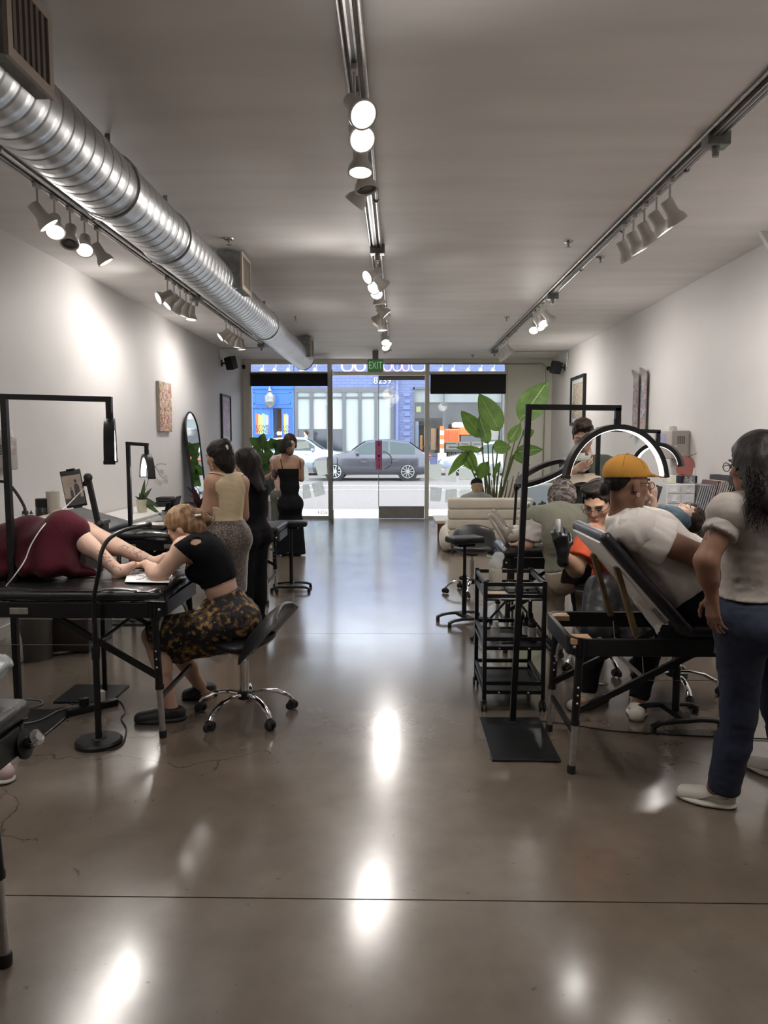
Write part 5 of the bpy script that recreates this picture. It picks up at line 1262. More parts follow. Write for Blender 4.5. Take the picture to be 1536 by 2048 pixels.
def shoe(root, heel, toe, m, sole, L=None, up=V((0,0,1)), h=.085, lace=None, name='shoe', wd=.046, open_heel=False, res=.006):
    heel, toe = V(heel), V(toe); d = (toe-heel); L = d.length; d.normalize(); up = V(up); up = (up-d*up.dot(d)).normalized(); s = d.cross(up)
    W = lambda a, b, c: heel + d*(a*L) + s*b + up*c
    pr = [rc(W(.13,0,.040), W(.30,0,.042), .036, .036, .03, (s,1.0)), rc(W(.30,0,.045), W(.86,0,.024), .040, .030, .03, (s,1.12)), rc(W(.62,0,.022), W(.88,0,.022), .034, .030, .03, (s,1.2)), rc(W(.16,0,.05), W(.24,0,h), .034, .038, .02)]
    o = sdf_obj(name, pr, m, root, res, [plane(W(0,0,.008), -up), plane(W(.2,0,h), up)])
    sp = [rc(W(.13,0,.012), W(.30,0,.012), .042, .042, .02, (up,.32)), rc(W(.3,0,.012), W(.6,0,.012), .042, .049, .02, (up,.32)), rc(W(.6,0,.012), W(.86,0,.013), .049, .042, .02, (up,.32))]
    sdf_obj('sole', sp, sole, o if False else root, res, [plane(W(0,0,.001), -up)])
    if lace is not None:
        for k in range(5):
            a = .40+.075*k; z = .083-.012*k
            MB().tube([W(a,-.030,z-.012), W(a+.012,0,z+.006), W(a,.030,z-.012)], .0042, 6).build('lace', lace, root, world=True)
        for q in (-1, 1):
            MB().tube(spline([W(.10,.040*q,.052), W(.24,.045*q,.044), W(.40,.048*q,.052), W(.52,.050*q,.040), W(.62,.049*q,.030)],5), .0035, 6).build('side_stripe', mat('shoe_stripe',(.36,.33,.29),.6), root, world=True)
        MB().tube([W(.20+.115*math.cos(v), .037*math.sin(v), h+.002+.006*math.cos(v)) for v in [2*PI*i/20 for i in range(20)]], .006, 6, closed=True).build('collar', mat('shoe_collar',(.40,.36,.32),.8), root, world=True)
    return o
def strands(root, pts_list, m, r=.0022, name='hair_strand'):
    mb = MB()
    for pts in pts_list: mb.tube(pts, r, 4, radii=[r*(1-.6*i/(len(pts)-1)) for i in range(len(pts))])
    o = mb.build(name, m, root, world=True); o['kind'] = 'stuff'; return o
# ================================================================== THE PEOPLE
def hem(a, b, k, rad=.085, ln=.12):
    a, b = V(a), V(b); x, y, z = frame(b-a); c = a+(b-a)*k+z*ln
    return bxp(c, (ln, rad, rad), (z, x, y), .002, .004, -1)
SK_LIGHT = skinmat('light', (.56,.36,.27)); SK_FAIR = skinmat('fair', (.60,.40,.31)); SK_TAN = skinmat('tan', (.40,.23,.155)); SK_BROWN = skinmat('brown', (.22,.115,.075)); SK_OLIVE = skinmat('olive', (.36,.215,.145))
BLKCLOTH = mat('black_cloth', (.007,.007,.009), .85, bump=.1, bscale=120, spec=.15)
WSHOE = mat('off_white_leather', (.52,.49,.43), .5, bump=.1, bscale=60); WSOLE = mat('cream_rubber', (.55,.52,.46), .6); GSOLE = mat('black_rubber', (.012,.012,.013), .6)
LACE = mat('lace_white', (.60,.57,.52), .8)

# ---- tattooist with blond bun, bent over the table ------------------------------------------------
J = dict(pelvis=P(462,1232,4.30), chest=P(420,1118,4.31), neck=P(392,1078,4.31), H=Head(P(368,1055,4.31), (-.72,.20,-.66), (-.66,.1,.75), 1.0),
  shL=P(368,1098,4.15), elL=P(318,1152,4.10), wrL=P(292,1128,4.33), shR=P(392,1078,4.49), elR=P(330,1128,4.58), wrR=P(275,1130,4.50),
  bare=True, hipL=P(452,1246,4.20), knL=P(306,1272,4.17), anL=P(346,1425,4.16), toL=P(290,1456,4.12), hipR=P(456,1240,4.40), knR=P(352,1298,4.52), anR=P(412,1388,4.55), toR=P(372,1414,4.50),
  handL=dict(d=(-1,.35,-.1), n=(0,0,-1), th=-1), handR=dict(d=(-1,0,-.1), n=(0,0,-1), th=1))
B = person('person', 'woman with a blond bun in a black crop top bending over the treatment table', J, SK_LIGHT, res=.008, g=1.0, arm=1.12, leg=1.08, hips=1.08)
wpt = V(J['pelvis'])*.42+V(J['chest'])*.58; spt = V(J['chest'])*.25+V(J['neck'])*.75
top_cut = [plane(wpt, -B.up)]
keyhole = [el(P(386,1086,4.16), (.05,.05,.020), (V((1,0,.35)).normalized(), V((0,1,0)), V((-.35,0,1)).normalized()), .006, -1), el(P(418,1072,4.36), (.055,.05,.016), (V((1,0,-.3)).normalized(), V((0,1,0)), V((.3,0,1)).normalized()), .006, -1)]
garment(B, 'crop_top', mat('black_knit', (.006,.006,.008), .85, spec=.15), B.torso+B.neck, .011, top_cut+[plane(V(J['neck'])+B.up2*.035, B.up2)], [hem(J['shL'],J['elL'],.10,.09), hem(J['shR'],J['elR'],.10,.09)]+keyhole, .003, 3)
def print_mat():
    m, n, l, b = nodes_mat('celestial_print_cloth'); tc = n.new('ShaderNodeTexCoord')
    v = n.new('ShaderNodeTexVoronoi'); v.inputs['Scale'].default_value = 26; no = n.new('ShaderNodeTexNoise'); no.inputs['Scale'].default_value = 30; no.inputs['Detail'].default_value = 6; n2 = n.new('ShaderNodeTexNoise'); n2.inputs['Scale'].default_value = 9
    for q in (v, no, n2): l.new(tc.outputs['Object'], q.inputs['Vector'])
    r = n.new('ShaderNodeValToRGB'); e = r.color_ramp.elements; e[0].position = .47; e[0].color = (.006,.006,.010,1); e[1].position = .66; e[1].color = (.36,.22,.07,1); q = e.new(.56); q.color = (.10,.055,.02,1)
    mx = n.new('ShaderNodeMath'); mx.operation = 'MULTIPLY_ADD'; mx.inputs[1].default_value = .35; l.new(n2.outputs['Fac'], mx.inputs[0]); l.new(no.outputs['Fac'], mx.inputs[2])
    sb = n.new('ShaderNodeMath'); sb.operation = 'SUBTRACT'; sb.inputs[1].default_value = .17; l.new(mx.outputs[0], sb.inputs[0]); l.new(sb.outputs[0], r.inputs[0])
    m2 = n.new('ShaderNodeMix'); m2.data_type = 'RGBA'; lt = n.new('ShaderNodeMath'); lt.operation = 'LESS_THAN'; lt.inputs[1].default_value = .10; l.new(v.outputs['Distance'], lt.inputs[0]); l.new(lt.outputs[0], m2.inputs[0])
    l.new(r.outputs[0], m2.inputs[6]); m2.inputs[7].default_value = (.42,.34,.22,1); l.new(m2.outputs[2], b.inputs['Base Color']); b.inputs['Roughness'].default_value = .75; return m
skp = [rc(J['hipL'],J['knL'],.115,.100,.06), rc(J['hipR'],J['knR'],.115,.095,.06), rc(P(455,1285,4.22),P(352,1300,4.22),.06,.06,.06), rc(P(440,1250,4.3),P(360,1290,4.34),.13,.11,.08)]
garment(B, 'skirt', print_mat(), B.torso, .022, [plane(V(J['pelvis'])*.60+V(J['chest'])*.40, B.up), plane(P(330,1290,4.3), V((-.95,0,-.30)))], skp, .007, 5, f=30)
H = J['H']; cp, ct = H.cap(.012, .02, .045, .045)
HB = hairmat('dark_blond', (.30,.18,.095), (.09,.05,.028))
garment(B, 'hair', HB, cp, 0, ct, [], .003, 7, .006, 90)
garment(B, 'hair_bun', HB, [el(P(392,1030,4.33), (.055,.055,.045), None, .03), el(P(408,1042,4.35), (.045,.05,.04), None, .03), el(P(376,1027,4.31), (.04,.045,.03), None, .03)], 0, (), (), .008, 9, .006, 110)
rr = random.Random(3); sl = []
for k in range(46):
    a = rr.uniform(0,6.28); c = P(392+rr.uniform(-20,22),1032+rr.uniform(-10,14),4.33); r = rr.uniform(.03,.055); sl.append([c+V((math.cos(a+t)*r, rr.uniform(-.03,.03), math.sin(a+t)*r*.8)) for t in (0,.5,1.0,1.5)])
for k in range(10): q = H.w(rr.uniform(-.06,.06),.06,.06); sl.append([q, q+H.d(0,.03,-.03), q+H.d(rr.uniform(-.02,.02),.03,-.09)])
strands(B.root, sl, HB)
MB().tube([P(384,1034,4.27),P(392,1031,4.26),P(402,1030,4.27)], .007, 8).build('hair_clip', WHITEP, B.root, world=True)
eyes(B.root, H, (.12,.07,.04), True)
for e, (hx, tx) in (('L',(P(374,1462,4.17),P(268,1461,4.10))),('R',(P(430,1412,4.60),P(368,1410,4.50)))):
    hx.z = .0; tx.z = 0; shoe(B.root, hx, tx, mat('black_foam_clog',(.010,.010,.011),.55), GSOLE, name='clog', h=.075, wd=.05)
TAT = mat('tattoo_ink', (.06,.05,.05), .6)

# ---- client under the maroon blanket ------------------------------------------------
J = dict(pelvis=V((-2.34,4.36,.94)), chest=V((-2.72,4.36,.97)), neck=V((-2.95,4.36,1.0)), H=Head((-3.07,4.36,1.03), (.25,0,1), (-1,0,.2)), base=.82, bare=True,
  shL=V((-2.88,4.56,.97)), elL=V((-2.62,4.60,.90)), wrL=V((-2.40,4.54,.93)), shR=V((-2.88,4.16,.97)), elR=V((-2.62,4.12,.90)), wrR=V((-2.42,4.20,.93)),
  hipR=P(30,1118,4.25), knR=P(138,1052,4.25), anR=P(240,1146,4.25), toR=P(266,1130,4.25), hipL=P(36,1112,4.46), knL=P(172,1064,4.50), anL=P(312,1128,4.52), toL=P(330,1112,4.52))
B = person('person', 'client lying under the maroon blanket with bare tattooed shins', J, SK_FAIR, leg=1.12, res=.0085)
garment(B, 'dress', mat('maroon_cloth_dark',(.06,.012,.018),.8), B.torso, .012, [plane(V(J['neck']), B.up2)], (), .003, 4)
cp, ct = J['H'].cap(.012, .05); garment(B, 'hair', hairmat('brown', (.05,.028,.018)), cp, 0, ct, (), .003, 8, .007, 80); eyes(B.root, J['H'], closed=True)
# ink lines on the shins: thin raised line drawing
rr = random.Random(12); lines = []
for (a, b_, sx) in ((P(196,1102,4.21),P(238,1138,4.21),1),(P(255,1098,4.47),P(300,1122,4.47),1)):
    for k in range(12):
        c = a+(b_-a)*rr.uniform(0,1)+V((rr.uniform(-.02,.02),0,rr.uniform(-.012,.022))); r = rr.uniform(.010,.024); a0 = rr.uniform(0,6.28)
        lines.append([c+V((math.cos(a0+t)*r,-.022+.010*math.cos(t),math.sin(a0+t)*r*.7)) for t in (0,.6,1.2,1.8,2.4,3.0)])
o = strands(B.root, lines, mat('purple_stencil',(.10,.06,.16),.6), .0016, 'stencil_line')
# the blanket
MAR = mat('maroon_blanket', (.050,.007,.013), .95, var=.25, vscale=5, bump=.2, bscale=60, spec=.1, sheen=.08)
pr = [rc(P(-30,1118,4.34),P(60,1085,4.34),.17,.16,.10), rc(P(20,1120,4.30),P(132,1052,4.28),.15,.075,.08), rc(P(40,1110,4.5),P(150,1058,4.48),.13,.075,.08), rc(P(126,1050,4.25),P(150,1062,4.25),.088,.088,.05), rc(P(148,1058,4.46),P(166,1068,4.48),.088,.080,.05),
      rc(P(128,1060,4.24),P(122,1130,4.14),.06,.05,.06), rc(P(60,1100,4.2),P(50,1140,4.10),.08,.05,.08), rc(P(96,1080,4.2),P(92,1140,4.09),.08,.05,.08), rc(P(10,1120,4.18),P(5,1140,4.12),.08,.05,.08), rc(P(150,1075,4.30),P(143,1142,4.18),.045,.035,.05), rc(P(140,1142,4.2),P(190,1148,4.26),.03,.018,.03), rc(P(150,1135,4.34),P(188,1143,4.38),.05,.018,.05)]
o = sdf_obj('blanket', pr, MAR, None, .010, [plane((0,0,.823), (0,0,-1))], folds(.022, 6, 24, (.8,0,.1), .5))
tag(o, 'maroon blanket draped over the raised knees on the treatment table', 'blanket')

# ---- woman in cream tank top ------------------------------------------------
Yc = 5.55
J = dict(pelvis=P(452,1066,Yc), chest=P(452,985,Yc), neck=P(452,948,Yc), H=Head(P(438,915,Yc), (-.82,.55,-.15), sc=1.0),
  shL=P(427,966,Yc-.06), elL=P(414,1022,Yc-.10), wrL=P(398,1040,Yc+.12), shR=P(481,968,Yc+.12), elR=P(486,1030,Yc+.16), wrR=P(462,1058,Yc+.36),
  hipL=P(436,1080,Yc-.03), knL=P(436,1190,Yc+.02), anL=P(440,1298,Yc+.02), hipR=P(468,1080,Yc+.10), knR=P(470,1190,Yc+.12), anR=P(474,1290,Yc+.14))
J['toL'] = V(J['anL'])+V((-.10,.09,-.06)); J['toR'] = V(J['anR'])+V((-.10,.09,-.06))
B = person('person', 'woman in a cream tank top and leopard skirt standing at the left tables', J, SK_TAN, arm=1.15, hips=1.10, leg=1.05)
CREAMT = mat('cream_rib_cloth', (.56,.46,.30), .8, bump=.2, bscale=90)
garment(B, 'tank_top', CREAMT, B.torso, .010, [plane(P(452,1043,Yc), (0,0,-1)), plane(V(J['neck'])+B.up2*.015, B.up2)], [hem(J['shL'],J['elL'],-.30,.088), hem(J['shR'],J['elR'],-.30,.088)], .0030, 12, f=34, d=(0,0,1.5))
MB().tube([P(436,955,Yc-.10),P(446,965,Yc-.12),P(451,978,Yc-.12),P(449,992,Yc-.11)], .006, 6).build('bra_strap', BLKCLOTH, B.root, world=True)
def leopard():
    m, n, l, b = nodes_mat('leopard_velvet'); tc = n.new('ShaderNodeTexCoord'); v = n.new('ShaderNodeTexVoronoi'); v.inputs['Scale'].default_value = 48; v.feature = 'DISTANCE_TO_EDGE'; l.new(tc.outputs['Object'], v.inputs['Vector'])
    r = n.new('ShaderNodeValToRGB'); e = r.color_ramp.elements; e[0].position = .06; e[0].color = (.035,.024,.02,1); e[1].position = .26; e[1].color = (.19,.13,.105,1); l.new(v.outputs['Distance'], r.inputs[0]); l.new(r.outputs[0], b.inputs['Base Color'])
    b.inputs['Roughness'].default_value = .6; b.inputs['Sheen Weight'].default_value = .5; return m
garment(B, 'skirt', leopard(), B.torso+B.thL+B.thR, .012, [plane(P(452,1038,Yc), (0,0,1)), plane((0,0,.45), (0,0,-1))], [rc(P(452,1080,Yc+.03),P(452,1180,Yc+.06),.155,.14,.08)], .003, 13)
H = J['H']; cp, ct = H.cap(.014, .03, .05, .05); HBK = hairmat('black', (.020,.014,.012), (.006,.005,.005))
garment(B, 'hair', HBK, cp+[H.E(0,-.075,-.05,(.06,.05,.09),.04), H.E(0,-.085,.095,(.035,.035,.035),.03)], 0, ct, (), .004, 15, .007, 90)
MB().ball(H.w(.03,-.105,.06), (.018,.012,.045), u=12, v=8).build('hair_scarf', mat('white_ribbon',(.62,.58,.53),.7), B.root, world=True)
MB().ball(H.w(-.02,-.115,.05), (.014,.012,.03), u=12, v=8).build('hair_scarf', mat('white_ribbon'), B.root, world=True)
for k in range(3): MB().ball(H.w(-.084,-.010,-.052-.012*k), .005, u=8, v=6).build('earring', mat('gold',(.7,.5,.25),.25,1.0), B.root, world=True)
MB().tube([V(J['neck'])+B.up2*.02+(B.ls*math.cos(a)*.066+B.fs*math.sin(a)*.060) for a in [2*PI*i/24 for i in range(24)]], .004, 6, closed=True).build('necklace', mat('gold'), B.root, world=True)
eyes(B.root, H, closed=True)
for e in 'LR':
    a = V(J['an'+e]); shoe(B.root, (a.x+.06,a.y-.05,0), (a.x-.15,a.y+.13,0), BLKCLOTH, GSOLE)

# ---- woman with long black hair ------------------------------------------------
Yc = 6.40
J = dict(pelvis=P(503,1062,Yc), chest=P(500,992,Yc), neck=P(497,958,Yc), H=Head(P(491,928,Yc), (-.80,.58,-.2), sc=1.02),
  shL=P(478,972,Yc-.05), elL=P(478,1026,Yc-.08), wrL=P(462,1046,Yc+.1), shR=P(522,974,Yc+.10), elR=P(524,1028,Yc+.12), wrR=P(500,1045,Yc+.3),
  hipL=P(492,1076,Yc-.03), knL=P(492,1166,Yc), anL=P(494,1252,Yc), hipR=P(516,1076,Yc+.08), knR=P(518,1166,Yc+.1), anR=P(520,1246,Yc+.12))
J['toL'] = V(J['anL'])+V((-.10,.09,-.06)); J['toR'] = V(J['anR'])+V((-.10,.09,-.06))
B = person('person', 'woman with very long straight black hair dressed all in black', J, SK_TAN, hips=1.05, res=.0095)
garment(B, 'shirt', BLKCLOTH, B.torso+B.uaL+B.uaR, .012, [plane(V(J['pelvis']), -B.up), plane(V(J['neck'])+B.up2*.02, B.up2)], (), .004, 21)
garment(B, 'trousers', mat('charcoal_denim',(.010,.010,.013),.85,spec=.15), B.torso+B.thL+B.thR+B.snL+B.snR, .010, [plane(P(500,1050,Yc), (0,0,1)), plane((0,0,.07), (0,0,-1))], (), .003, 22)
H = J['H']; cp, ct = H.cap(.018, .05, .06, .04)
dn = [rc(H.w(-.03,-.07,0), P(508,1005,Yc-.10), .075, .085, .06, ((.5,.8,0),.6)), rc(H.w(.05,-.06,0), P(526,1000,Yc-.04), .06, .07, .06, ((.5,.8,0),.6)), rc(P(508,985,Yc-.10), P(526,1018,Yc-.08), .085, .045, .06, ((.5,.8,0),.55))]
garment(B, 'hair', hairmat('long_black', (.016,.011,.010), (.005,.004,.004), (70,70,4)), cp+dn, 0, ct, (), .004, 23, .008, 70, (1.5,0,0))
eyes(B.root, H, closed=True)
for e in 'LR':
    a = V(J['an'+e]); shoe(B.root, (a.x+.05,a.y-.04,0), (a.x-.15,a.y+.12,0), BLKCLOTH, GSOLE)

# ---- woman in the long black dress, back to the viewer ------------------------------------------------
Yc = 10.5
J = dict(pelvis=P(581,1005,Yc), chest=P(578,944,Yc), neck=P(572,915,Yc-.02), H=Head(P(571,896,Yc+.02), (.25,.85,-.35), sc=1.0),
  shL=P(553,925,Yc), elL=P(548,955,Yc+.02), wrL=P(556,930,Yc+.28), shR=P(601,925,Yc), elR=P(603,958,Yc+.05), wrR=P(590,948,Yc+.28),
  hipL=P(570,1010,Yc), knL=P(571,1060,Yc), anL=P(571,1106,Yc), hipR=P(591,1010,Yc), knR=P(592,1060,Yc), anR=P(594,1106,Yc))
J['toL'] = V(J['anL'])+V((-.03,.14,-.06)); J['toR'] = V(J['anR'])+V((.03,.14,-.06))
B = person('person', 'woman in a long black strappy dress standing with her back turned near the door', J, SK_OLIVE, arm=.95, hips=1.05, res=.010)
sk = [rc(P(571,1045,Yc),P(568,1106,Yc),.10,.125,.06,((0,1,0),.85)), rc(P(592,1045,Yc),P(594,1106,Yc),.10,.125,.06,((0,1,0),.85))]
garment(B, 'black_dress', BLKCLOTH, B.torso+B.thL+B.thR, .012, [plane(P(578,937,Yc), (0,0,1)), plane((0,0,.02), (0,0,-1))], sk+[hem(J['shL'],J['elL'],.0,.07), hem(J['shR'],J['elR'],.0,.07)], .003, 31, .010)
for x0, x1 in ((561,565),(600,601)): MB().tube([P(x0,919,Yc-.09),P((x0+x1)/2,928,Yc-.12),P(x1,938,Yc-.12)], .006, 6).build('dress_strap', BLKCLOTH, B.root, world=True)
H = J['H']; cp, ct = H.cap(.014, .02, .05, .05); garment(B, 'hair', HBK, cp, 0, ct, (), .003, 33, .008, 80)
garment(B, 'hair_bun', hairmat('light_brown', (.20,.12,.07), (.06,.035,.02)), [el(P(580,903,Yc-.10), (.055,.045,.06), None, .03)], 0, (), (), .006, 34, .008, 100)
sdf_obj('arm_tattoo', [rc(P(550,942,Yc-.002),P(549,951,Yc+.002),.0440,.0425,.01)], TAT, B.root, .008)
for e in 'LR':
    a = V(J['an'+e]); shoe(B.root, (a.x,a.y-.07,0), (a.x-.02,a.y+.18,0), BLKCLOTH, GSOLE, res=.009)

# ---- brown-haired woman facing her ------------------------------------------------
Yc = 11.25
J = dict(pelvis=P(565,992,Yc), chest=P(568,938,Yc), neck=P(574,908,Yc), H=Head(P(580,886,Yc-.03), (.25,-.85,-.35), sc=1.05),
  shR=P(548,922,Yc), elR=P(553,955,Yc-.05), wrR=P(558,990,Yc-.08), shL=P(592,922,Yc+.02), elL=P(592,958,Yc), wrL=P(584,985,Yc-.05),
  hipR=P(556,996,Yc), knR=P(553,1045,Yc-.05), anR=P(552,1090,Yc), hipL=P(576,996,Yc), knL=P(577,1045,Yc), anL=P(578,1090,Yc))
J['toL'] = V(J['anL'])+V((.02,-.14,-.06)); J['toR'] = V(J['anR'])+V((-.05,-.14,-.06))
B = person('person', 'long-haired woman facing the black dress, mostly hidden behind it', J, SK_FAIR, res=.010)
garment(B, 'shirt', mat('pale_pink_top',(.50,.40,.37),.8), B.torso, .011, [plane(V(J['pelvis'])+V((0,0,.03)), (0,0,-1)), plane(V(J['neck'])+V((0,0,.02)), (0,0,1))], [hem(J['shL'],J['elL'],.15,.08), hem(J['shR'],J['elR'],.15,.08)], .004, 41, .010)
garment(B, 'trousers', mat('grey_green_trousers',(.11,.115,.095),.8), B.torso+B.thL+B.thR+B.snL+B.snR, .022, [plane(V(J['pelvis'])+V((0,0,.09)), (0,0,1)), plane((0,0,.06), (0,0,-1))], (), .006, 42, .010)
H = J['H']; cp, ct = H.cap(.016, .05, .055, .045)
garment(B, 'hair', hairmat('auburn', (.075,.032,.022), (.02,.010,.008), (70,70,5)), cp+[rc(H.w(-.06,-.04,0),H.w(-.075,-.02,-.26),.045,.03,.05), rc(H.w(.06,-.04,0),H.w(.085,.0,-.26),.05,.03,.05)], 0, ct, (), .004, 43, .008, 70)
eyes(B.root, H)
for e in 'LR':
    a = V(J['an'+e]); shoe(B.root, (a.x,a.y+.07,0), (a.x-.03,a.y-.19,0), WSHOE, WSOLE, res=.009)

# ---- seated person in green at the desk, hand raised ------------------------------------------------
Yc = 12.45
J = dict(pelvis=P(540,1000,Yc)*1, chest=P(542,965,Yc), neck=P(545,945,Yc-.03), H=Head(P(548,930,Yc-.08), (-.1,-.9,-.45), sc=1.0),
  shR=P(524,955,Yc), elR=P(526,962,Yc-.28), wrR=P(546,944,Yc-.42), shL=P(562,957,Yc), elL=P(566,985,Yc-.1), wrL=P(550,992,Yc-.35), base=0.0,
  hipR=P(530,1003,Yc-.02), hipL=P(550,1003,Yc-.02))
J['pelvis'].z = .55; J['hipR'].z = .52; J['hipL'].z = .52; J['chest'].z = .92
for e in 'LR':
    h = V(J['hip'+e]); J['kn'+e] = h+V((0,-.42,.0)); J['an'+e] = h+V((0,-.44,-.43)); J['to'+e] = h+V((0,-.58,-.49))
J['handR'] = dict(d=(.45,-.1,.9), n=(.6,-.6,.2), th=1, fan=[(.05,.05,.05),(.05,.05,.05),(1.2,1.2,.8),(1.2,1.2,.8)], spread=.35)
B = person('person', 'person in a dark green shirt seated at the reception desk raising two fingers', J, SK_TAN, res=.009, fem=False)
garment(B, 'shirt', mat('dark_green_cloth',(.045,.060,.048),.8), B.torso+B.uaR+B.uaL, .014, [plane(V(J['neck'])+B.up2*.02, B.up2)], [hem(J['shR'],J['elR'],.7,.08), hem(J['shL'],J['elL'],.7,.08)], .005, 51, .010)
garment(B, 'trousers', BLKCLOTH, B.torso+B.thL+B.thR+B.snL+B.snR, .012, [plane(V(J['pelvis'])+V((0,0,.10)), (0,0,1)), plane((0,0,.07), (0,0,-1))], (), .004, 52, .010)
cp, ct = J['H'].cap(.016, .03); garment(B, 'hair', HBK, cp, 0, ct, (), .004, 53, .008, 80); eyes(B.root, J['H'])
for e in 'LR':
    a = V(J['an'+e]); shoe(B.root, (a.x,a.y+.07,0), (a.x,a.y-.19,0), BLKCLOTH, GSOLE, res=.009)
st = thing('desk_stool', 'simple stool under the seated person in green', 'stool', (J['pelvis'].x, J['pelvis'].y, 0))
MB().lathe([(.001,.40),(.17,.40),(.18,.42),(.17,.445),(.001,.45)], 24, (J['pelvis'].x,J['pelvis'].y,0)).build('seat', BLKP, st, world=True)
for k in range(4): a = PI/4+k*PI/2; MB().cyl((J['pelvis'].x+.12*math.cos(a),J['pelvis'].y+.12*math.sin(a),.41),(J['pelvis'].x+.17*math.cos(a),J['pelvis'].y+.17*math.sin(a),0),.014,n=8).build('leg', BLK, st, world=True)

# ---- person with black cap on the sofa, from behind ------------------------------------------------
Yc = 11.35
J = dict(pelvis=P(953,1050,Yc)*1, chest=P(953,1008,Yc-.02), neck=P(953,988,Yc-.02), H=Head(P(953,973,Yc), (-.1,1,-.15), sc=.98), base=0.0,
  shL=P(930,1000,Yc), elL=P(924,1032,Yc+.12), wrL=P(938,1040,Yc+.35), shR=P(976,1000,Yc), elR=P(982,1032,Yc+.12), wrR=P(968,1040,Yc+.35), hipL=P(943,1054,Yc), hipR=P(963,1054,Yc))
for k in ('pelvis','hipL','hipR'): J[k].z = .52
for e in 'LR':
    h = V(J['hip'+e]); J['kn'+e] = h+V((0,.44,.04)); J['an'+e] = h+V((0,.50,-.42)); J['to'+e] = h+V((0,.64,-.48))
B = person('person', 'person in a grey hoodie and black cap sitting on the cream sofa', J, SK_FAIR, fem=False, res=.010)
garment(B, 'hoodie', mat('grey_fleece',(.27,.27,.27),.9), B.torso+B.uaL+B.uaR+B.faL+B.faR, .022, [plane(V(J['neck'])+V((0,0,.05)), (0,0,1))], [rc(P(945,990,Yc-.07),P(961,990,Yc-.07),.045,.045,.04)], .005, 61, .011)
garment(B, 'trousers', mat('dark_blue_trousers',(.03,.035,.05),.8), B.torso+B.thL+B.thR+B.snL+B.snR, .014, [plane(V(J['pelvis'])+V((0,0,.06)), (0,0,1)), plane((0,0,.07), (0,0,-1))], (), .004, 62, .011)
H = J['H']; cp, ct = H.cap(.010, .03); garment(B, 'hair', hairmat('blond', (.50,.38,.22), (.22,.15,.08)), cp, 0, ct, (), .004, 63, .008, 80)
o = garment(B, 'cap', BLKCLOTH, [H.E(0,-.012,.045,(.094,.114,.088))], 0, [plane(H.w(0,0,.030), H.d(0,-.15,-1))], [H.E(0,-.118,.038,(.085,.05,.016),.02)], .002, 64, .008)
MB().lathe([(.001,.0),(.010,.0),(.008,.008),(.001,.010)], 10, H.w(0,-.012,.130), H.u).build('cap_button', BLKCLOTH, B.root, world=True)
for e in 'LR':
    a = V(J['an'+e]); shoe(B.root, (a.x,a.y-.07,0), (a.x,a.y+.19,0), WSHOE, WSOLE, res=.010)
# ---- man in dark green reading, facing the viewer ------------------------------------------------
Yc = 6.60
J = dict(pelvis=P(1178,1060,Yc), chest=P(1176,958,Yc), neck=P(1172,912,Yc), H=Head(P(1166,872,Yc-.06), (-.28,-.86,-.42), sc=1.06),
  shR=P(1137,930,Yc), elR=P(1122,988,Yc-.06), wrR=P(1151,938,Yc-.27), shL=P(1215,930,Yc+.02), elL=P(1226,990,Yc-.04), wrL=P(1205,972,Yc-.27),
  hipR=P(1160,1078,Yc), knR=P(1158,1180,Yc-.02), anR=P(1156,1250,Yc), hipL=P(1197,1078,Yc), knL=P(1200,1180,Yc), anL=P(1203,1250,Yc),
  handR=dict(d=(.75,-.25,.45), n=(.25,.75,.55), th=1, curl=(.5,.55,.4), sc=1.08), handL=dict(d=(-.85,-.35,.15), n=(.1,.2,1), th=1, curl=(.15,.2,.2), sc=1.05))
for e in 'LR': J['an'+e].z = .09; J['to'+e] = V(J['an'+e])+V((0,-.16,-.05))
B = person('person', 'standing man in a dark green T-shirt holding a phone and an open book', J, SK_FAIR, fem=False, g=1.08, arm=1.08, res=.0075)
tshirt(B, mat('bottle_green_jersey',(.050,.062,.052),.85), .014, plane(V(J['pelvis'])-V((0,0,.04)), (0,0,-1)), .005, .72, .066, .078, .005, 71, 26)
garment(B, 'trousers', BLKCLOTH, B.torso+B.thL+B.thR+B.snL+B.snR, .016, [plane(V(J['pelvis'])+V((0,0,.04)), (0,0,1)), plane((0,0,.08), (0,0,-1))], (), .004, 72)
H = J['H']; cp, ct = H.cap(.011, -.02, .070, .066); cp += [H.E(-.01,.045,.108,(.066,.050,.030),.03), H.E(0,0,.125,(.07,.08,.025),.03)]; HBR = hairmat('dark_brown', (.050,.030,.022), (.014,.009,.007)); garment(B, 'hair', HBR, cp, 0, ct, (), .006, 73, .006, 100)
eyes(B.root, H, (.05,.03,.02), True)
MB().tube([P(1143,908,Yc+.05),P(1150,908,Yc-.115),P(1165,930,Yc-.145),P(1180,955,Yc-.155),P(1196,980,Yc-.150)], .017, 8, flat=.25, up=(0,1,0)).build('shoulder_strap', BLKCLOTH, B.root, world=True)
MB().lathe([(.0105,-.003),(.0125,-.003),(.0125,.003),(.0105,.003)], 14, V(J['wrR'])+V((.085,-.05,.06)), (.7,-.2,.5), False).build('ring', mat('gold'), B.root, world=True)
for e in 'LR':
    a = V(J['an'+e]); shoe(B.root, (a.x,a.y+.08,0), (a.x,a.y-.20,0), BLKCLOTH, GSOLE, res=.010)
ph = thing('phone', 'grey phone in the hand of the man in dark green', 'phone', P(1162,922,Yc-.40))
Rp = rot_xyz(-.55,.0,-.15); c = P(1162,914,Yc-.385)
pb_ = MB().box(c, (.075,.009,.15), Rp @ rot_xyz(0,1.45,0), .004).build('phone_case', mat('phone_grey',(.26,.26,.22),.4), ph, world=True)
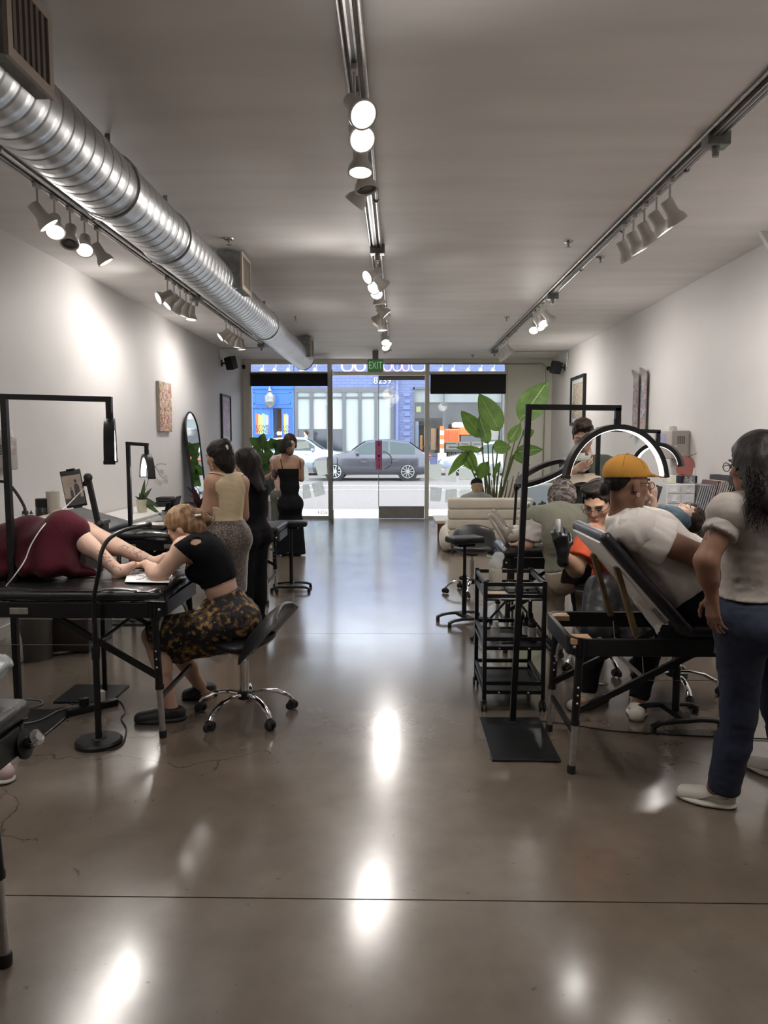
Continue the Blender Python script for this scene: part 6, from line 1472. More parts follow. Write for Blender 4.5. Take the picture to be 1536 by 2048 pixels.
MB().box(c + Rp @ rot_xyz(0,1.45,0) @ V((-.02,-.006,.05)), (.026,.004,.026), Rp @ rot_xyz(0,1.45,0), .002).build('camera_bump', BLKP, pb_, world=True)
bk = thing('open_book', 'open book resting on the forearm of the man in dark green', 'book', P(1172,964,Yc-.34)); c = P(1172,957,Yc-.36)
PAGE = mat('book_page',(.66,.56,.45),.8,var=.05)
for s, nm in ((-1,'left'),(1,'right')):
    def pg(i, j, s=s):
        x = i*.135; z = .016*math.sin(i*PI*.9)-.02*i*(1 if s < 0 else .2); return c + V((s*x, (j-.5)*.20, z+(j-.5)*.06))
    mb = MB(); mb.grid(pg, 10, 4); g_ = bmesh.ops.solidify(mb.bm, geom=list(mb.bm.faces), thickness=.012); mb.build('page_block', PAGE, bk, world=True)
    MB().box(c+V((s*.068,.0,-.022-.008*(1 if s < 0 else 0))), (.14,.21,.004), rot_xyz(.29,.16*s*(-1 if s<0 else -.3),0)).build('cover', mat('book_cover',(.05,.045,.04),.6), bk, world=True, smooth=False)

# ---- tattooist in sage vest, bent over, from behind ------------------------------------------------
Yc = 5.32
J = dict(pelvis=P(1140,1142,Yc), chest=P(1122,1058,Yc+.02), neck=P(1120,1018,Yc+.12), H=Head(P(1124,1000,Yc+.22), (-.15,.62,-.78), (0,.78,.62), sc=1.02),
  shL=P(1070,1038,Yc+.06), elL=P(1056,1086,Yc+.04), wrL=P(1040,1088,Yc+.30), shR=P(1165,1034,Yc+.10), elR=P(1178,1085,Yc+.24), wrR=P(1150,1085,Yc+.46),
  hipL=P(1122,1152,Yc+.03), knL=P(1110,1180,Yc+.44), anL=P(1112,1262,Yc+.34), hipR=P(1160,1152,Yc+.03), knR=P(1170,1180,Yc+.44), anR=P(1172,1262,Yc+.36))
for e in 'LR': J['an'+e].z = .10; J['to'+e] = V(J['an'+e])+V((0,.16,-.06))
B = person('person', 'grey-haired tattooist in a sage vest bent over the bare legs, seen from behind', J, SK_FAIR, fem=False, g=.98, arm=1.08, res=.0085)
garment(B, 'shirt', mat('white_cotton',(.62,.60,.57),.8), B.torso+B.uaL+B.uaR, .014, [plane(V(J['pelvis']), -B.up), plane(V(J['neck'])+B.up2*.02, B.up2)], [hem(J['shL'],J['elL'],.96,.10), hem(J['shR'],J['elR'],.96,.10), rc(J['shL'],V(J['shL'])*.15+V(J['elL'])*.85,.072,.080,.03), rc(J['shR'],V(J['shR'])*.15+V(J['elR'])*.85,.072,.080,.03), hem(J['shL'],J['elL'],.9,.12), hem(J['shR'],J['elR'],.9,.12)], .006, 81)
garment(B, 'vest', mat('sage_twill',(.215,.215,.165),.85,bump=.15,bscale=90), B.torso, .027, [plane(V(J['pelvis'])+B.up*.03, -B.up), plane(V(J['neck'])+B.up2*.03, B.up2)], [hem(J['shL'],J['elL'],.16,.10), hem(J['shR'],J['elR'],.16,.10)], .008, 82, f=30)
garment(B, 'trousers', mat('khaki_trousers',(.30,.25,.19),.85), B.torso+B.thL+B.thR+B.snL+B.snR, .018, [plane(V(J['pelvis'])+B.up*.02, B.up), plane((0,0,.09), (0,0,-1))], (), .005, 83)
H = J['H']; cp, ct = H.cap(.020, .0, .09, .03); HG = hairmat('grey_curls', (.33,.29,.27), (.07,.055,.05), (40,40,40)); garment(B, 'hair', HG, cp, 0, ct, (), .008, 84, .006, 130)
rr = random.Random(5); sl = []
for k in range(170):
    a = rr.uniform(0,6.28); b_ = rr.uniform(-.25,1.4); d = V((math.cos(a)*math.cos(b_), math.sin(a)*math.cos(b_), math.sin(b_))); c = H.w(d.x*.096, -.016+d.y*.118, .034+d.z*.107); t1 = H.d(*d).cross(H.d(rr.uniform(-1,1),rr.uniform(-1,1),rr.uniform(-1,1))).normalized(); t2 = t1.cross(H.d(*d)); r = rr.uniform(.010,.022)
    sl.append([c + (t1*math.cos(q)+t2*math.sin(q))*r + H.d(*d)*.006*math.sin(2*q) for q in (0,.7,1.4,2.1,2.8,3.5,4.2)])
strands(B.root, sl, HG, .003, 'hair_curl')
for e in 'LR':
    a = V(J['an'+e]); shoe(B.root, (a.x,a.y-.08,0), (a.x,a.y+.20,0), BLKCLOTH, GSOLE, res=.010)

# ---- client lying on the right rear table with a phone ------------------------------------------------
z0 = .86
J = dict(pelvis=V((1.72,5.85,.95)), chest=V((2.06,5.88,1.00)), neck=V((2.24,5.90,1.02)), H=Head(P(1372,1034,5.92), (-.20,-.10,1), (1,.05,.2), sc=1.0), base=.81,
  shL=V((2.17,5.70,1.00)), elL=V((2.00,5.66,.94)), wrL=P(1307,1004,5.70), shR=V((2.17,6.08,1.00)), elR=V((2.00,6.10,.94)), wrR=P(1292,1000,5.85),
  hipL=V((1.66,5.76,.93)), knL=V((1.24,5.76,.94)), anL=P(1014,1072,5.75), hipR=V((1.66,5.95,.93)), knR=V((1.24,5.94,.95)), anR=P(1016,1064,5.92),
  handL=dict(d=(.1,.1,1), n=(-.6,.75,0), th=-1, curl=(.3,.45,.3)), handR=dict(d=(.15,-.2,1), n=(-.4,-.8,.2), th=1, curl=(.4,.7,.5)))
J['toL'] = V(J['anL'])+V((-.09,-.01,.15)); J['toR'] = V(J['anR'])+V((-.08,.02,.15))
B = person('person', 'client lying on the right rear table with bare legs, holding up a phone', J, SK_FAIR, fem=False, leg=1.0, res=.0075)
garment(B, 'jacket', mat('teal_denim',(.030,.060,.085),.8), B.torso+B.uaL+B.uaR+B.faL+B.faR, .016, [plane(V(J['neck'])+B.up2*.02, B.up2), plane(V(J['pelvis']), -B.up)], [hem(J['elL'],J['wrL'],.80,.07), hem(J['elR'],J['wrR'],.80,.07)], .006, 91)
garment(B, 'shorts', mat('dark_shorts',(.02,.022,.028),.85), B.torso+B.thL+B.thR, .018, [plane(V(J['pelvis'])+B.up*.06, B.up), plane(V(J['knL'])+V((.12,0,0)), (-1,0,0))], (), .005, 92)
H = J['H']; cp, ct = H.cap(.026, .02, .055, .05); garment(B, 'hair', HBR, cp, 0, ct, (), .008, 93, .006, 90); eyes(B.root, H, (.03,.02,.015), True)
SUE = mat('grey_suede',(.34,.31,.27),.85,var=.1,vscale=30,bump=.2,bscale=90)
for e in 'LR':
    a = V(J['an'+e]); t = V(J['to'+e]); d = (t-a).normalized(); n = V((.86,0,.50)); hl = a - d*.06 - n*.055; shoe(B.root, hl, hl+d*.285, SUE, WSOLE, up=n, lace=LACE, h=.10, res=.0055)
    k = V(J['kn'+e]); garment(B, 'sock', mat('white_sock',(.62,.60,.57),.9), [rc(a+(k-a)*-.02, a+(k-a)*.26, .044, .047, .01)], 0, (), [hem(a,k,.24,.07)], .002, 95, .007)
ph = thing('phone', 'black phone held up by the lying client', 'phone', P(1300,1000,5.76)); c = P(1313,990,5.77)
pb_ = MB().box(c, (.075,.009,.15), rot_xyz(.15,.22,.55), .004).build('phone_case', mat('phone_black',(.02,.02,.022),.3), ph, world=True)
MB().box(c + rot_xyz(.15,.22,.55) @ V((-.018,-.006,.05)), (.028,.004,.028), rot_xyz(.15,.22,.55), .002).build('camera_bump', mat('lens_grey',(.10,.10,.10),.2), pb_, world=True)

# ---- tattooist in orange with black glove ------------------------------------------------
J = dict(pelvis=P(1255,1205,4.76), chest=P(1222,1098,4.62), neck=P(1208,1046,4.56), H=Head(P(1196,1004,4.50), (-.42,-.70,-.42), sc=1.05),
  shR=P(1178,1072,4.44), elR=P(1152,1140,4.36), wrR=P(1126,1106,4.32), shL=P(1262,1078,4.66), elL=P(1290,1140,4.55), wrL=P(1300,1150,4.32),
  hipR=P(1232,1212,4.72), knR=P(1188,1268,4.40), anR=P(1172,1395,4.36), hipL=P(1282,1212,4.74), knL=P(1305,1262,4.42), anL=P(1275,1412,4.32),
  handR=dict(d=(-.25,-.2,1), n=(.1,.95,.2), th=1, curl=(.6,.9,.6), sc=1.1, thumb=1.2))
J['toR'] = V(J['anR'])+V((-.08,-.14,-.06)); J['toL'] = V(J['anL'])+V((.01,-.16,-.06))
B = person('person', 'seated tattooist in an orange T-shirt behind the raised table back', J, SK_OLIVE, fem=False, g=1.05, arm=1.12, res=.0075, belly=.03)
tshirt(B, mat('orange_red_jersey',(.50,.070,.022),.85), .016, plane(V(J['pelvis'])-B.up*.02, -B.up), .0, .66, .070, .082, .007, 101, 28)
garment(B, 'trousers', BLKCLOTH, B.torso+B.thL+B.thR+B.snL+B.snR, .022, [plane(V(J['pelvis'])+B.up*.10, B.up)], [hem(J['knR'],J['anR'],.90,.10), hem(J['knL'],J['anL'],.90,.10)], .006, 102)
garment(B, 'apron', mat('black_leather_apron',(.010,.010,.012),.45), [rc(P(1205,1180,4.50),P(1195,1262,4.36),.09,.085,.04), rc(P(1255,1190,4.50),P(1270,1270,4.38),.10,.09,.05)], .02, [plane((0,4.62,0),(0,1,0))], (), .006, 103, .010)
GLOVE = mat('black_nitrile',(.010,.010,.011),.32,bump=.15,bscale=60)
garment(B, 'glove', GLOVE, B.handR, .003, (), [rc(V(J['wrR'])-V((.0,0,.05)),J['wrR'],.036,.034,.02)], .001, 104, .005)
garment(B, 'sock', mat('white_sock'), [rc(J['anR'],V(J['anR'])*.70+V(J['knR'])*.30,.044,.050,.02)], .004, (), [hem(J['anR'],J['knR'],.26,.08)], .002, 105, .007)
H = J['H']; cp, ct = H.cap(.010, -.02, .066, .062); cp += [H.E(.02,.035,.112,(.06,.055,.022),.03)]; garment(B, 'hair', HBK, cp, 0, ct, (), .006, 106, .005, 120)
eyes(B.root, H, (.02,.014,.012), True); glasses(B.root, H)
shoe(B.root, G(1216,1392), G(1136,1424), WSHOE, WSOLE, lace=LACE, h=.10); shoe(B.root, G(1276,1398), G(1272,1448), WSHOE, WSOLE, lace=LACE, h=.10)
tb = thing('ink_cup_tube', 'clear tube held in the black gloved hand', 'tube', P(1115,1056,4.30)); c = P(1116,1064,4.28)
MB().lathe([(.013,0),(.014,.004),(.014,.07),(.011,.075)], 14, c, (.0,0,1), True).build('tube_body', mat('clear_plastic',(.75,.75,.75),.15,alpha=.45), tb, world=True); MB().lathe([(.010,.01),(.010,.045)], 12, c, (0,0,1)).build('liquid', mat('grey_ink',(.12,.12,.12),.3), tb, world=True)

# ---- big client with mustard cap leaning on the raised back ------------------------------------------------
Yc = 3.78
J = dict(pelvis=P(1378,1208,Yc), chest=P(1292,1095,Yc), neck=P(1240,1030,Yc), H=Head(P(1254,968,Yc-.04), (.90,.38,-.10), (-.1,0,1), sc=1.10), base=.74,
  shR=P(1278,1062,Yc-.24), elR=P(1398,1112,Yc-.30), wrR=P(1480,1150,Yc-.12), shL=P(1262,1048,Yc+.24), elL=P(1310,1130,Yc+.34), wrL=P(1330,1160,Yc+.50),
  hipR=P(1392,1215,Yc-.11), knR=V((1.98,Yc-.13,.86)), anR=V((2.42,Yc-.12,.79)), hipL=P(1392,1210,Yc+.11), knL=V((1.98,Yc+.13,.86)), anL=V((2.42,Yc+.12,.79)),
  handR=dict(d=(1,.3,-.2), n=(0,.3,-1), th=-1))
J['toR'] = V(J['anR'])+V((.06,0,.16)); J['toL'] = V(J['anL'])+V((.06,0,.16))
B = person('person', 'large man in a white T-shirt and mustard cap reclining on the raised table', J, SK_BROWN, fem=False, g=1.42, arm=1.45, leg=1.2, belly=.06, hips=1.0, res=.0075)
WT = mat('white_jersey',(.60,.555,.52),.85,bump=.1,bscale=60)
sh_ = V(J['shR']); eR = V(J['elR']); shl = V(J['shL']); eL = V(J['elL'])
tshirt(B, WT, .016, plane(V(J['pelvis'])-B.up*.03, -B.up), .035, .50, .100, .118, .008, 111, 24, (.4,0,.9), [rc(V(J['pelvis'])+B.up*.08-B.fh*.02, V(J['chest']), .19, .20, .08, ((0,1,0),1.1))])
garment(B, 'shorts', BLKCLOTH, B.torso+B.thL+B.thR, .022, [plane(V(J['pelvis'])+B.up*.12, B.up), plane(V(J['knR'])+V((-.06,0,0)), (1,0,0))], (), .005, 112)
H = J['H']
CAPM = mat('mustard_canvas',(.50,.24,.035),.85,var=.08,bump=.15,bscale=120)
cap = garment(B, 'cap', CAPM, [H.E(0,-.012,.048,(.090,.112,.086))], 0, [plane(H.w(0,0,.030), H.d(0,.10,-1))], [rc(H.w(-.052,.085,.046),H.w(-.046,.155,.040),.030,.026,.015,(H.d(0,.1,1),.20)), rc(H.w(.052,.085,.046),H.w(.046,.155,.040),.030,.026,.015,(H.d(0,.1,1),.20)), rc(H.w(0,.09,.058),H.w(0,.170,.044),.048,.038,.015,(H.d(0,.1,1),.16))], .0015, 113, .005)
for k in range(6):
    a = k*PI/3+.3; MB().tube([H.w(math.sin(q)*math.cos(a)*.091, -.012+math.sin(q)*math.sin(a)*.113, .048+math.cos(q)*.087) for q in (.1,.4,.7,1.0,1.3)], .0016, 5).build('cap_seam', mat('mustard_dark',(.30,.13,.02),.9), cap, world=True)
MB().ball(H.w(0,-.012,.136), (.010,.010,.005), u=10, v=6).build('cap_button', CAPM, cap, world=True)
garment(B, 'hair', HBK, [H.E(0,-.018,.020,(.0780,.0930,.078)), H.E(.0,-.122,-.030,(.024,.024,.034),.02)], 0, [plane(H.w(0,-.050,.0), H.d(0,.9,-.45)), plane(H.w(0,0,.034), H.u)], (), .004, 114, .006, 90)
eyes(B.root, H, (.02,.014,.012)); glasses(B.root, H)
MB().lathe([(.006,-.002),(.009,-.002),(.009,.002),(.006,.002)], 12, H.w(.088,-.008,-.048), H.r, False).build('earring', CHROME, B.root, world=True)
garment(B, 'beard', HBK, [H.E(0,.085,-.075,(.022,.014,.008)), H.E(0,.072,-.105,(.020,.016,.010),.01)], 0, (), (), .002, 116, .006)
for e in 'LR':
    a = V(J['an'+e]); t = V(J['to'+e]); d = (t-a).normalized(); n = V((-.93,0,.36)); hl = a - d*.06 - n*.05; shoe(B.root, hl, hl+d*.29, BLKCLOTH, GSOLE, up=n, h=.09, res=.010)

# ---- woman in jeans standing at the right edge ------------------------------------------------
Yc = 3.15
J = dict(pelvis=P(1506,1225,Yc), chest=P(1512,1065,Yc), neck=P(1514,995,Yc), H=Head(P(1512,930,Yc), (-.52,.84,-.12), sc=1.03),
  shL=P(1458,1030,Yc-.10), elL=P(1412,1120,Yc-.16), wrL=P(1424,1192,Yc-.13), shR=P(1566,1030,Yc+.14), elR=P(1600,1120,Yc+.24), wrR=P(1570,1195,Yc+.28),
  hipL=P(1482,1260,Yc-.05), knL=P(1478,1415,Yc-.02), anL=P(1448,1575,Yc+.02), hipR=P(1540,1260,Yc+.10), knR=P(1556,1415,Yc+.20), anR=P(1575,1560,Yc+.30),
  handL=dict(d=(.12,.05,-1), n=(1,.4,0), th=1, curl=(.25,.35,.3), spread=.12, thumb=-.2, sc=1.0))
J['anL'].z = .095; J['anR'].z = .095; J['toL'] = V(J['anL'])+V((-.15,.03,-.055)); J['toR'] = V(J['anR'])+V((-.10,.12,-.055))
B = person('person', 'woman in grey T-shirt and jeans with long black hair, hand on hip at right edge', J, SK_BROWN, g=1.04, arm=1.10, leg=1.10, hips=1.08, res=.007)
tshirt(B, mat('grey_marl_jersey',(.36,.32,.29),.85,var=.06,vscale=60), .023, plane(P(1500,1193,Yc), (0,0,-1)), .03, .46, .066, .072, .0048, 121, 30, (0,0,1.4))
DEN = mat('indigo_denim',(.012,.018,.040),.85,var=.25,vscale=7,bump=.15,bscale=160)
jn = garment(B, 'jeans', DEN, B.torso+B.thL+B.thR+B.snL+B.snR, .011, [plane(P(1500,1180,Yc), (0,0,1))], [rc(V(J['knL'])*.5+V(J['anL'])*.5, J['anL'], .068, .066, .04), rc(V(J['knR'])*.5+V(J['anR'])*.5, J['anR'], .068, .066, .04), hem(J['knL'],J['anL'],1.06,.12), hem(J['knR'],J['anR'],1.06,.12)], .0045, 122, f=32, d=(0,0,1.2))
H = J['H']; cp, ct = H.cap(.020, .04, .055, .045)
dn = [rc(H.w(.02,-.06,.02), P(1532,1030,Yc-.13), .095, .085, .06), rc(H.w(-.06,-.03,.0), P(1508,1000,Yc-.13), .055, .045, .05), rc(P(1530,1000,Yc-.13), P(1540,1085,Yc-.12), .085, .055, .05), rc(H.w(-.070,.005,.04),H.w(-.080,-.01,-.13),.034,.034,.04), rc(H.w(-.05,-.05,.0),P(1498,1020,Yc-.12),.06,.03,.04)]
HL = hairmat('wavy_black', (.018,.014,.013), (.005,.004,.004), (55,55,7)); garment(B, 'hair', HL, cp+dn, 0, ct, (), .008, 123, .006, 60)
rr = random.Random(9); sl = []
for k in range(130):
    a = P(1504+rr.uniform(-14,34), 925+rr.uniform(0,50), Yc-.13); b_ = P(1512+rr.uniform(-24,30), 1000+rr.uniform(-10,70), Yc-.205); w1 = rr.uniform(-.03,.03); sl.append([a, a*.7+b_*.3+V((w1,-.02,0)), a*.35+b_*.65+V((-w1,-.02,0)), b_])
strands(B.root, sl, HL, .0019)
eyes(B.root, H, closed=True); glasses(B.root, H)
shoe(B.root, (G(1470,1622).x+.01, G(1470,1622).y+.03, 0), (G(1352,1588).x, G(1352,1588).y-.02, 0), WSHOE, WSOLE, lace=LACE, h=.095); a = V(J['anR']); shoe(B.root, (a.x+.04,a.y-.06,0), (a.x-.13,a.y+.14,0), WSHOE, WSOLE, lace=LACE, h=.095)
sl = []; rr = random.Random(4)
for k in range(18):
    c = P(1432+rr.uniform(-14,14),1062+rr.uniform(-10,26),Yc-.155); r = rr.uniform(.012,.028); a0 = rr.uniform(0,6.28); sl.append([c+V((math.cos(a0+t)*r,-.006+.004*math.cos(t),math.sin(a0+t)*r)) for t in (0,.6,1.2,1.8,2.4,3.0,3.6)])
strands(B.root, sl, mat('faded_ink',(.07,.045,.04),.6), .0013, 'tattoo_line')
# ================================================================== SMALL THINGS, LEFT SIDE
FOIL = mat('aluminium_foil',(.62,.60,.57),.28,1.0,bump=.9,bscale=35)
t = thing('foil_tray', 'shallow crinkled foil tray on the table beside the bent tattooist', 'tray', P(302,1062,6.3)); o = V((P(302,1062,6.35).x, 6.38, .862))
def ftr(i, j):
    th = 2*PI*i; sx = math.copysign(abs(math.cos(th))**.35, math.cos(th)); sy = math.copysign(abs(math.sin(th))**.35, math.sin(th))
    r = [0,.80,.86,1.0,1.05,1.05][int(round(j*5))]; z = [.003,.003,.006,.040,.042,.036][int(round(j*5))]; cr = 1+.02*math.sin(40*th)*(j > .3)
    return o + V((sx*.145*r*cr, sy*.105*r*cr, z))
MB().grid(ftr, 80, 6, True).build('tray_pan', FOIL, t, world=True, angle=25)
# tablet on boom stand
bs = V((-1.89,4.63,0)); t = thing('tablet_stand', 'black boom stand behind the blanket holding the tablet', 'stand', bs)
MB().bb((bs.x-.24,bs.y-.22,0),(bs.x+.12,bs.y+.11,.012),.004).build('base_plate', mat('plate_black'), t, world=True, smooth=False)
MB().cyl(bs+V((0,0,.01)), V((bs.x,bs.y,1.10)), .015, n=12).build('pole', BLK, t, world=True)
e0 = V((bs.x,bs.y,1.09)); e1 = P(176,955,4.64)
MB().bar(e0-V((0,0,.03)), e1, .030,.026,(0,1,0)).build('boom', BLK, t, world=True, smooth=False); MB().ball(e1, .028, u=14, v=10).build('joint', BLKP, t, world=True); MB().ball(e0, .03, u=14, v=10).build('joint', BLKP, t, world=True)
tc_ = P(147,977,4.64); MB().bar(e1, tc_+V((.06,.02,.02)), .02,.02).build('holder_arm', BLKP, t, world=True, smooth=False)
tb = thing('tablet', 'tablet showing a sepia photograph of two figures above the blanket', 'tablet', tc_-V((0,0,.12)))
Rt = rot_xyz(0,-.16,.10); W_ = lambda x,y,z: tc_ + Rt @ V((x,y,z))
MB().box(tc_, (.128,.012,.236), Rt, .005).build('tablet_body', mat('tablet_black',(.02,.02,.022),.3), tb, world=True)
def scr():
    m, n, l, b = nodes_mat('tablet_screen'); tc = n.new('ShaderNodeTexCoord'); no = n.new('ShaderNodeTexNoise'); no.inputs['Scale'].default_value = 9; l.new(tc.outputs['Object'], no.inputs['Vector'])
    r = n.new('ShaderNodeValToRGB'); r.color_ramp.elements[0].color = (.20,.14,.10,1); r.color_ramp.elements[1].color = (.42,.33,.26,1); l.new(no.outputs['Fac'], r.inputs[0]); l.new(r.outputs[0], b.inputs['Emission Color']); b.inputs['Emission Strength'].default_value = .55; b.inputs['Base Color'].default_value = (.02,.02,.02,1); b.inputs['Roughness'].default_value = .15; return m
sc_ = MB().box(W_(0,-.0065,-.010), (.116,.002,.190), Rt).build('screen', scr(), tb, world=True, smooth=False)
FIGD = mat('screen_figure',(.02,.018,.018),.3,emit=(.10,.085,.08),estr=.3)
MB().box(W_(0,-.0078,-.082), (.116,.001,.046), Rt).build('screen_ground', FIGD, sc_, world=True, smooth=False)
for x, z, s in ((.022,.0,1.0),(-.012,-.02,.55)):
    MB().prism([(-.016*s,-.075),(.016*s,-.075),(.018*s,.01*s),(.009*s,.028*s),(-.009*s,.028*s),(-.014*s,.01*s)], .001, lambda u,v,w,x=x,z=z: W_(x+u,-.0082-w,z+v)).build('screen_silhouette', FIGD, sc_, world=True, smooth=False)
    MB().ball(W_(x,-.0082,z+.045*s), (.009*s,.0012,.012*s), Rt, 12, 8).build('screen_silhouette', FIGD, sc_, world=True)
for z in (.120,-.120): MB().box(W_(.005,.0,z), (.05,.03,.012), Rt, .004).build('holder_clip', BLKP, tb, world=True)
tag(MB().tube(spline([P(168,977,4.62),P(150,995,4.58),P(133,1012,4.50),P(105,1034,4.24),P(82,1058,4.12),P(62,1090,4.07),P(50,1120,4.03),P(30,1150,3.97),P(12,1172,3.95)],6), .0035, 6).build('charging_cable', mat('white_cable',(.6,.58,.55),.5)), 'white charging cable running from the tablet across the maroon blanket', 'cable')
# things on the dark side cabinet
ct_ = .985
def boxthing(name, label, cat, c, size, m, rz=0, bev=.003, band=None, lid=None):
    t = thing(name, label, cat, c, rz); MB().box((0,0,size[2]/2), size, None, bev).build('box_body', m, t, smooth=False)
    if band: MB().box((size[0]*band[1],-size[1]/2-.0008,size[2]/2), (size[0]*band[2],.0016,size[2]*.92), None).build('printed_band', band[0], t, smooth=False)
    if lid: MB().box((0,0,size[2]*.9), (size[0]+.003,size[1]+.003,size[2]*.2), None, .002).build('lid', lid, t, smooth=False)
    return t
boxthing('glove_box', 'yellow and white glove box on the dark side cabinet', 'box', (P(64,1045,5.56).x,5.57,ct_), (.27,.12,.055), mat('pale_card',(.60,.58,.50),.7), 0, .003, (mat('yellow_print',(.55,.55,.06),.6),.22,.5))
def bottle(label, c, r, h, body, cap, name='ink_bottle', cone=True, lab=None, cat='bottle'):
    t = thing(name, label, cat, c); MB().lathe([(.001,0),(r,.0),(r,h*.62),(r*.9,h*.68),(r*.45,h*.74)], 16, (0,0,0)).build('bottle_body', body, t)
    MB().lathe([(r*.52,h*.73),(r*.52,h*.82),(r*.30,h*.84),(r*.12,h),(.001,h)] if cone else [(r*.6,h*.73),(r*.6,h*.95),(.001,h*.95)], 14).build('cap', cap, t)
    if lab: MB().lathe([(r+.0008,h*.18),(r+.0008,h*.52)], 16, (0,0,0), (0,0,1), False).build('bottle_label', lab, t)
    return t
CLR = mat('translucent_bottle',(.30,.27,.25),.3,trans=.0,alpha=1); INK = mat('black_ink_bottle',(.015,.014,.016),.25); LBL = mat('white_label',(.55,.53,.50),.6,var=.3,vscale=60)
bottle('taller ink bottle with pointed cap on the dark side cabinet', (P(51,1040,5.68).x,5.68,ct_), .024, .135, INK, BLKP, lab=LBL)
bottle('shorter ink bottle with pointed cap on the dark side cabinet', (P(63,1040,5.66).x,5.66,ct_), .024, .10, mat('pale_ink_bottle',(.40,.38,.36),.3), BLKP, lab=INK)
bottle('small dropper bottle behind the blanket top', (P(123,1030,5.8).x,5.80,ct_), .016, .105, mat('white_plastic',(.65,.63,.60),.4), BLKP)
t = thing('coffee_grinder', 'black cylindrical machine on the dark side cabinet', 'machine', (P(84,1035,5.82).x,5.82,ct_))
MB().lathe([(.001,0),(.048,0),(.046,.10),(.042,.11)], 20).build('lower_body', mat('smoked_plastic',(.03,.03,.035),.15), t); MB().lathe([(.042,.11),(.046,.115),(.046,.175),(.040,.18),(.001,.18)], 20).build('upper_body', BLKP, t)
t = thing('paper_towel_roll', 'upright roll of paper towel behind the blanket', 'paper roll', (P(107,1020,5.86).x,5.86,ct_)); MB().lathe([(.018,0),(.052,0),(.052,.235),(.018,.235)], 28).build('roll', mat('paper_towel',(.52,.47,.42),.9,bump=.2,bscale=50), t); MB().lathe([(.018,-.0),(.018,.236),(.015,.236),(.015,0)], 16, (0,0,0), (0,0,1), False).build('core_tube', mat('cardboard',(.30,.22,.15),.9), t)
boxthing('tissue_box', 'low white carton beside the paper towel roll', 'box', (P(101,1020,5.62).x,5.62,ct_+.0), (.10,.08,.06), mat('white_card',(.62,.60,.56),.7), .1)
t = sdf_obj('plastic_bag', [el((P(88,1035,5.6).x,5.64,ct_+.03),(.09,.05,.035),None,.03), el((P(120,1033,5.6).x,5.68,ct_+.035),(.08,.05,.045),None,.03), el((P(105,1028,5.6).x,5.70,ct_+.05),(.06,.05,.05),None,.03)], mat('tan_plastic_bag',(.46,.38,.27),.35,bump=.3,bscale=20), None, .006, [plane((0,0,ct_+.001),(0,0,-1))], folds(.006,3,60)); tag(t, 'crumpled tan plastic bag on the dark side cabinet', 'bag')
# paper drawing on the front table
t = thing('drawing_sheet', 'white sheet with a line drawing under the tattooist elbow', 'paper', P(295,1155,4.15)); zt2 = .832
qa = [G(258,1141,zt2), G(345,1150,zt2), G(338,1166,zt2), G(249,1164,zt2)]
MB().prism([(a.x,a.y) for a in qa], .002, lambda u,v,w: (u,v,zt2+w)).build('sheet', mat('white_paper',(.74,.73,.74),.7), t, world=True, smooth=False)
rr = random.Random(2); mb = MB()
for k in range(9):
    c = G(275+rr.uniform(-8,22),1154+rr.uniform(-5,6),zt2); r = rr.uniform(.01,.025); a0 = rr.uniform(0,6.28); mb.tube([c+V((math.cos(a0+q)*r,math.sin(a0+q)*r,.003)) for q in (0,.6,1.2,1.8,2.4)], .0012, 4)
o = mb.build('pencil_line', mat('pencil',(.12,.12,.14),.7), t, world=True); o['kind'] = 'stuff'
# orchid
oc = V((P(286,1030,8.27).x, 8.25, .83)); t = thing('orchid', 'white orchid in a cream pot on the long white sideboard', 'plant', oc)
MB().lathe([(.001,0),(.050,0),(.070,.14),(.072,.145),(.066,.145),(.064,.125),(.001,.125)], 28, oc).build('pot', mat('cream_glaze',(.62,.58,.45),.4), t, world=True)
LEAF = mat('orchid_leaf',(.055,.10,.035),.35,var=.2,vscale=10,spec=.5)
def leaf(base, tip, w, m, parent, droop=.3, name='leaf', fold=.25, nrm=None, nu=14, wav=0.0, tipf=.55, arch=None):
    base, tip = V(base), V(tip); d = tip-base; L = d.length; d.normalize(); s = d.cross(nrm if nrm is not None else V((0,-1,.15))); s.normalize(); up = s.cross(d)
    def fn(i, j):
        u = i; prof = (math.sin(PI*min(1,u**tipf*1.0))**.8 if 0 < u < 1 else 0)*w/2; v = (j-.5)*2
        return base + d*(L*u) + s*(v*prof) + up*(abs(v)*prof*fold - droop*L*u*u*.0) + V((0,0,-droop*L*(u*u)*.5)) + up*(wav*math.sin(u*30+v*3)*abs(v))
    o = MB().grid(fn, nu, 7); b = o.build(name, m, parent, world=True, angle=80, fix=False)
    mid = [fn(k/10, .5)-up*.0015 for k in range(1,10)]; return b, mid
for x, y, w_, dp in ((290,958,.05,0),(279,985,.045,.1),(304,975,.05,.1),(318,1010,.06,.5),(325,1028,.06,.7),(312,1005,.08,.4),(270,992,.03,.1)):
    leaf(oc+V((0,0,.13)), P(x,y,8.2), w_, LEAF, t, dp*.3)
stp = spline([oc+V((.0,0,.12)), P(292,975,8.2), P(304,940,8.2), P(312,935,8.2), P(320,950,8.2), P(328,958,8.2)], 6); MB().tube(stp, .003, 6).build('flower_stem', mat('stem_green',(.08,.10,.04),.6), t, world=True)
MB().tube(spline([P(308,935,8.2),P(318,928,8.2),P(332,929,8.2)],6), .003, 6).build('flower_stem', mat('stem_green'), t, world=True)
PETAL = mat('white_petal',(.66,.64,.58),.6)
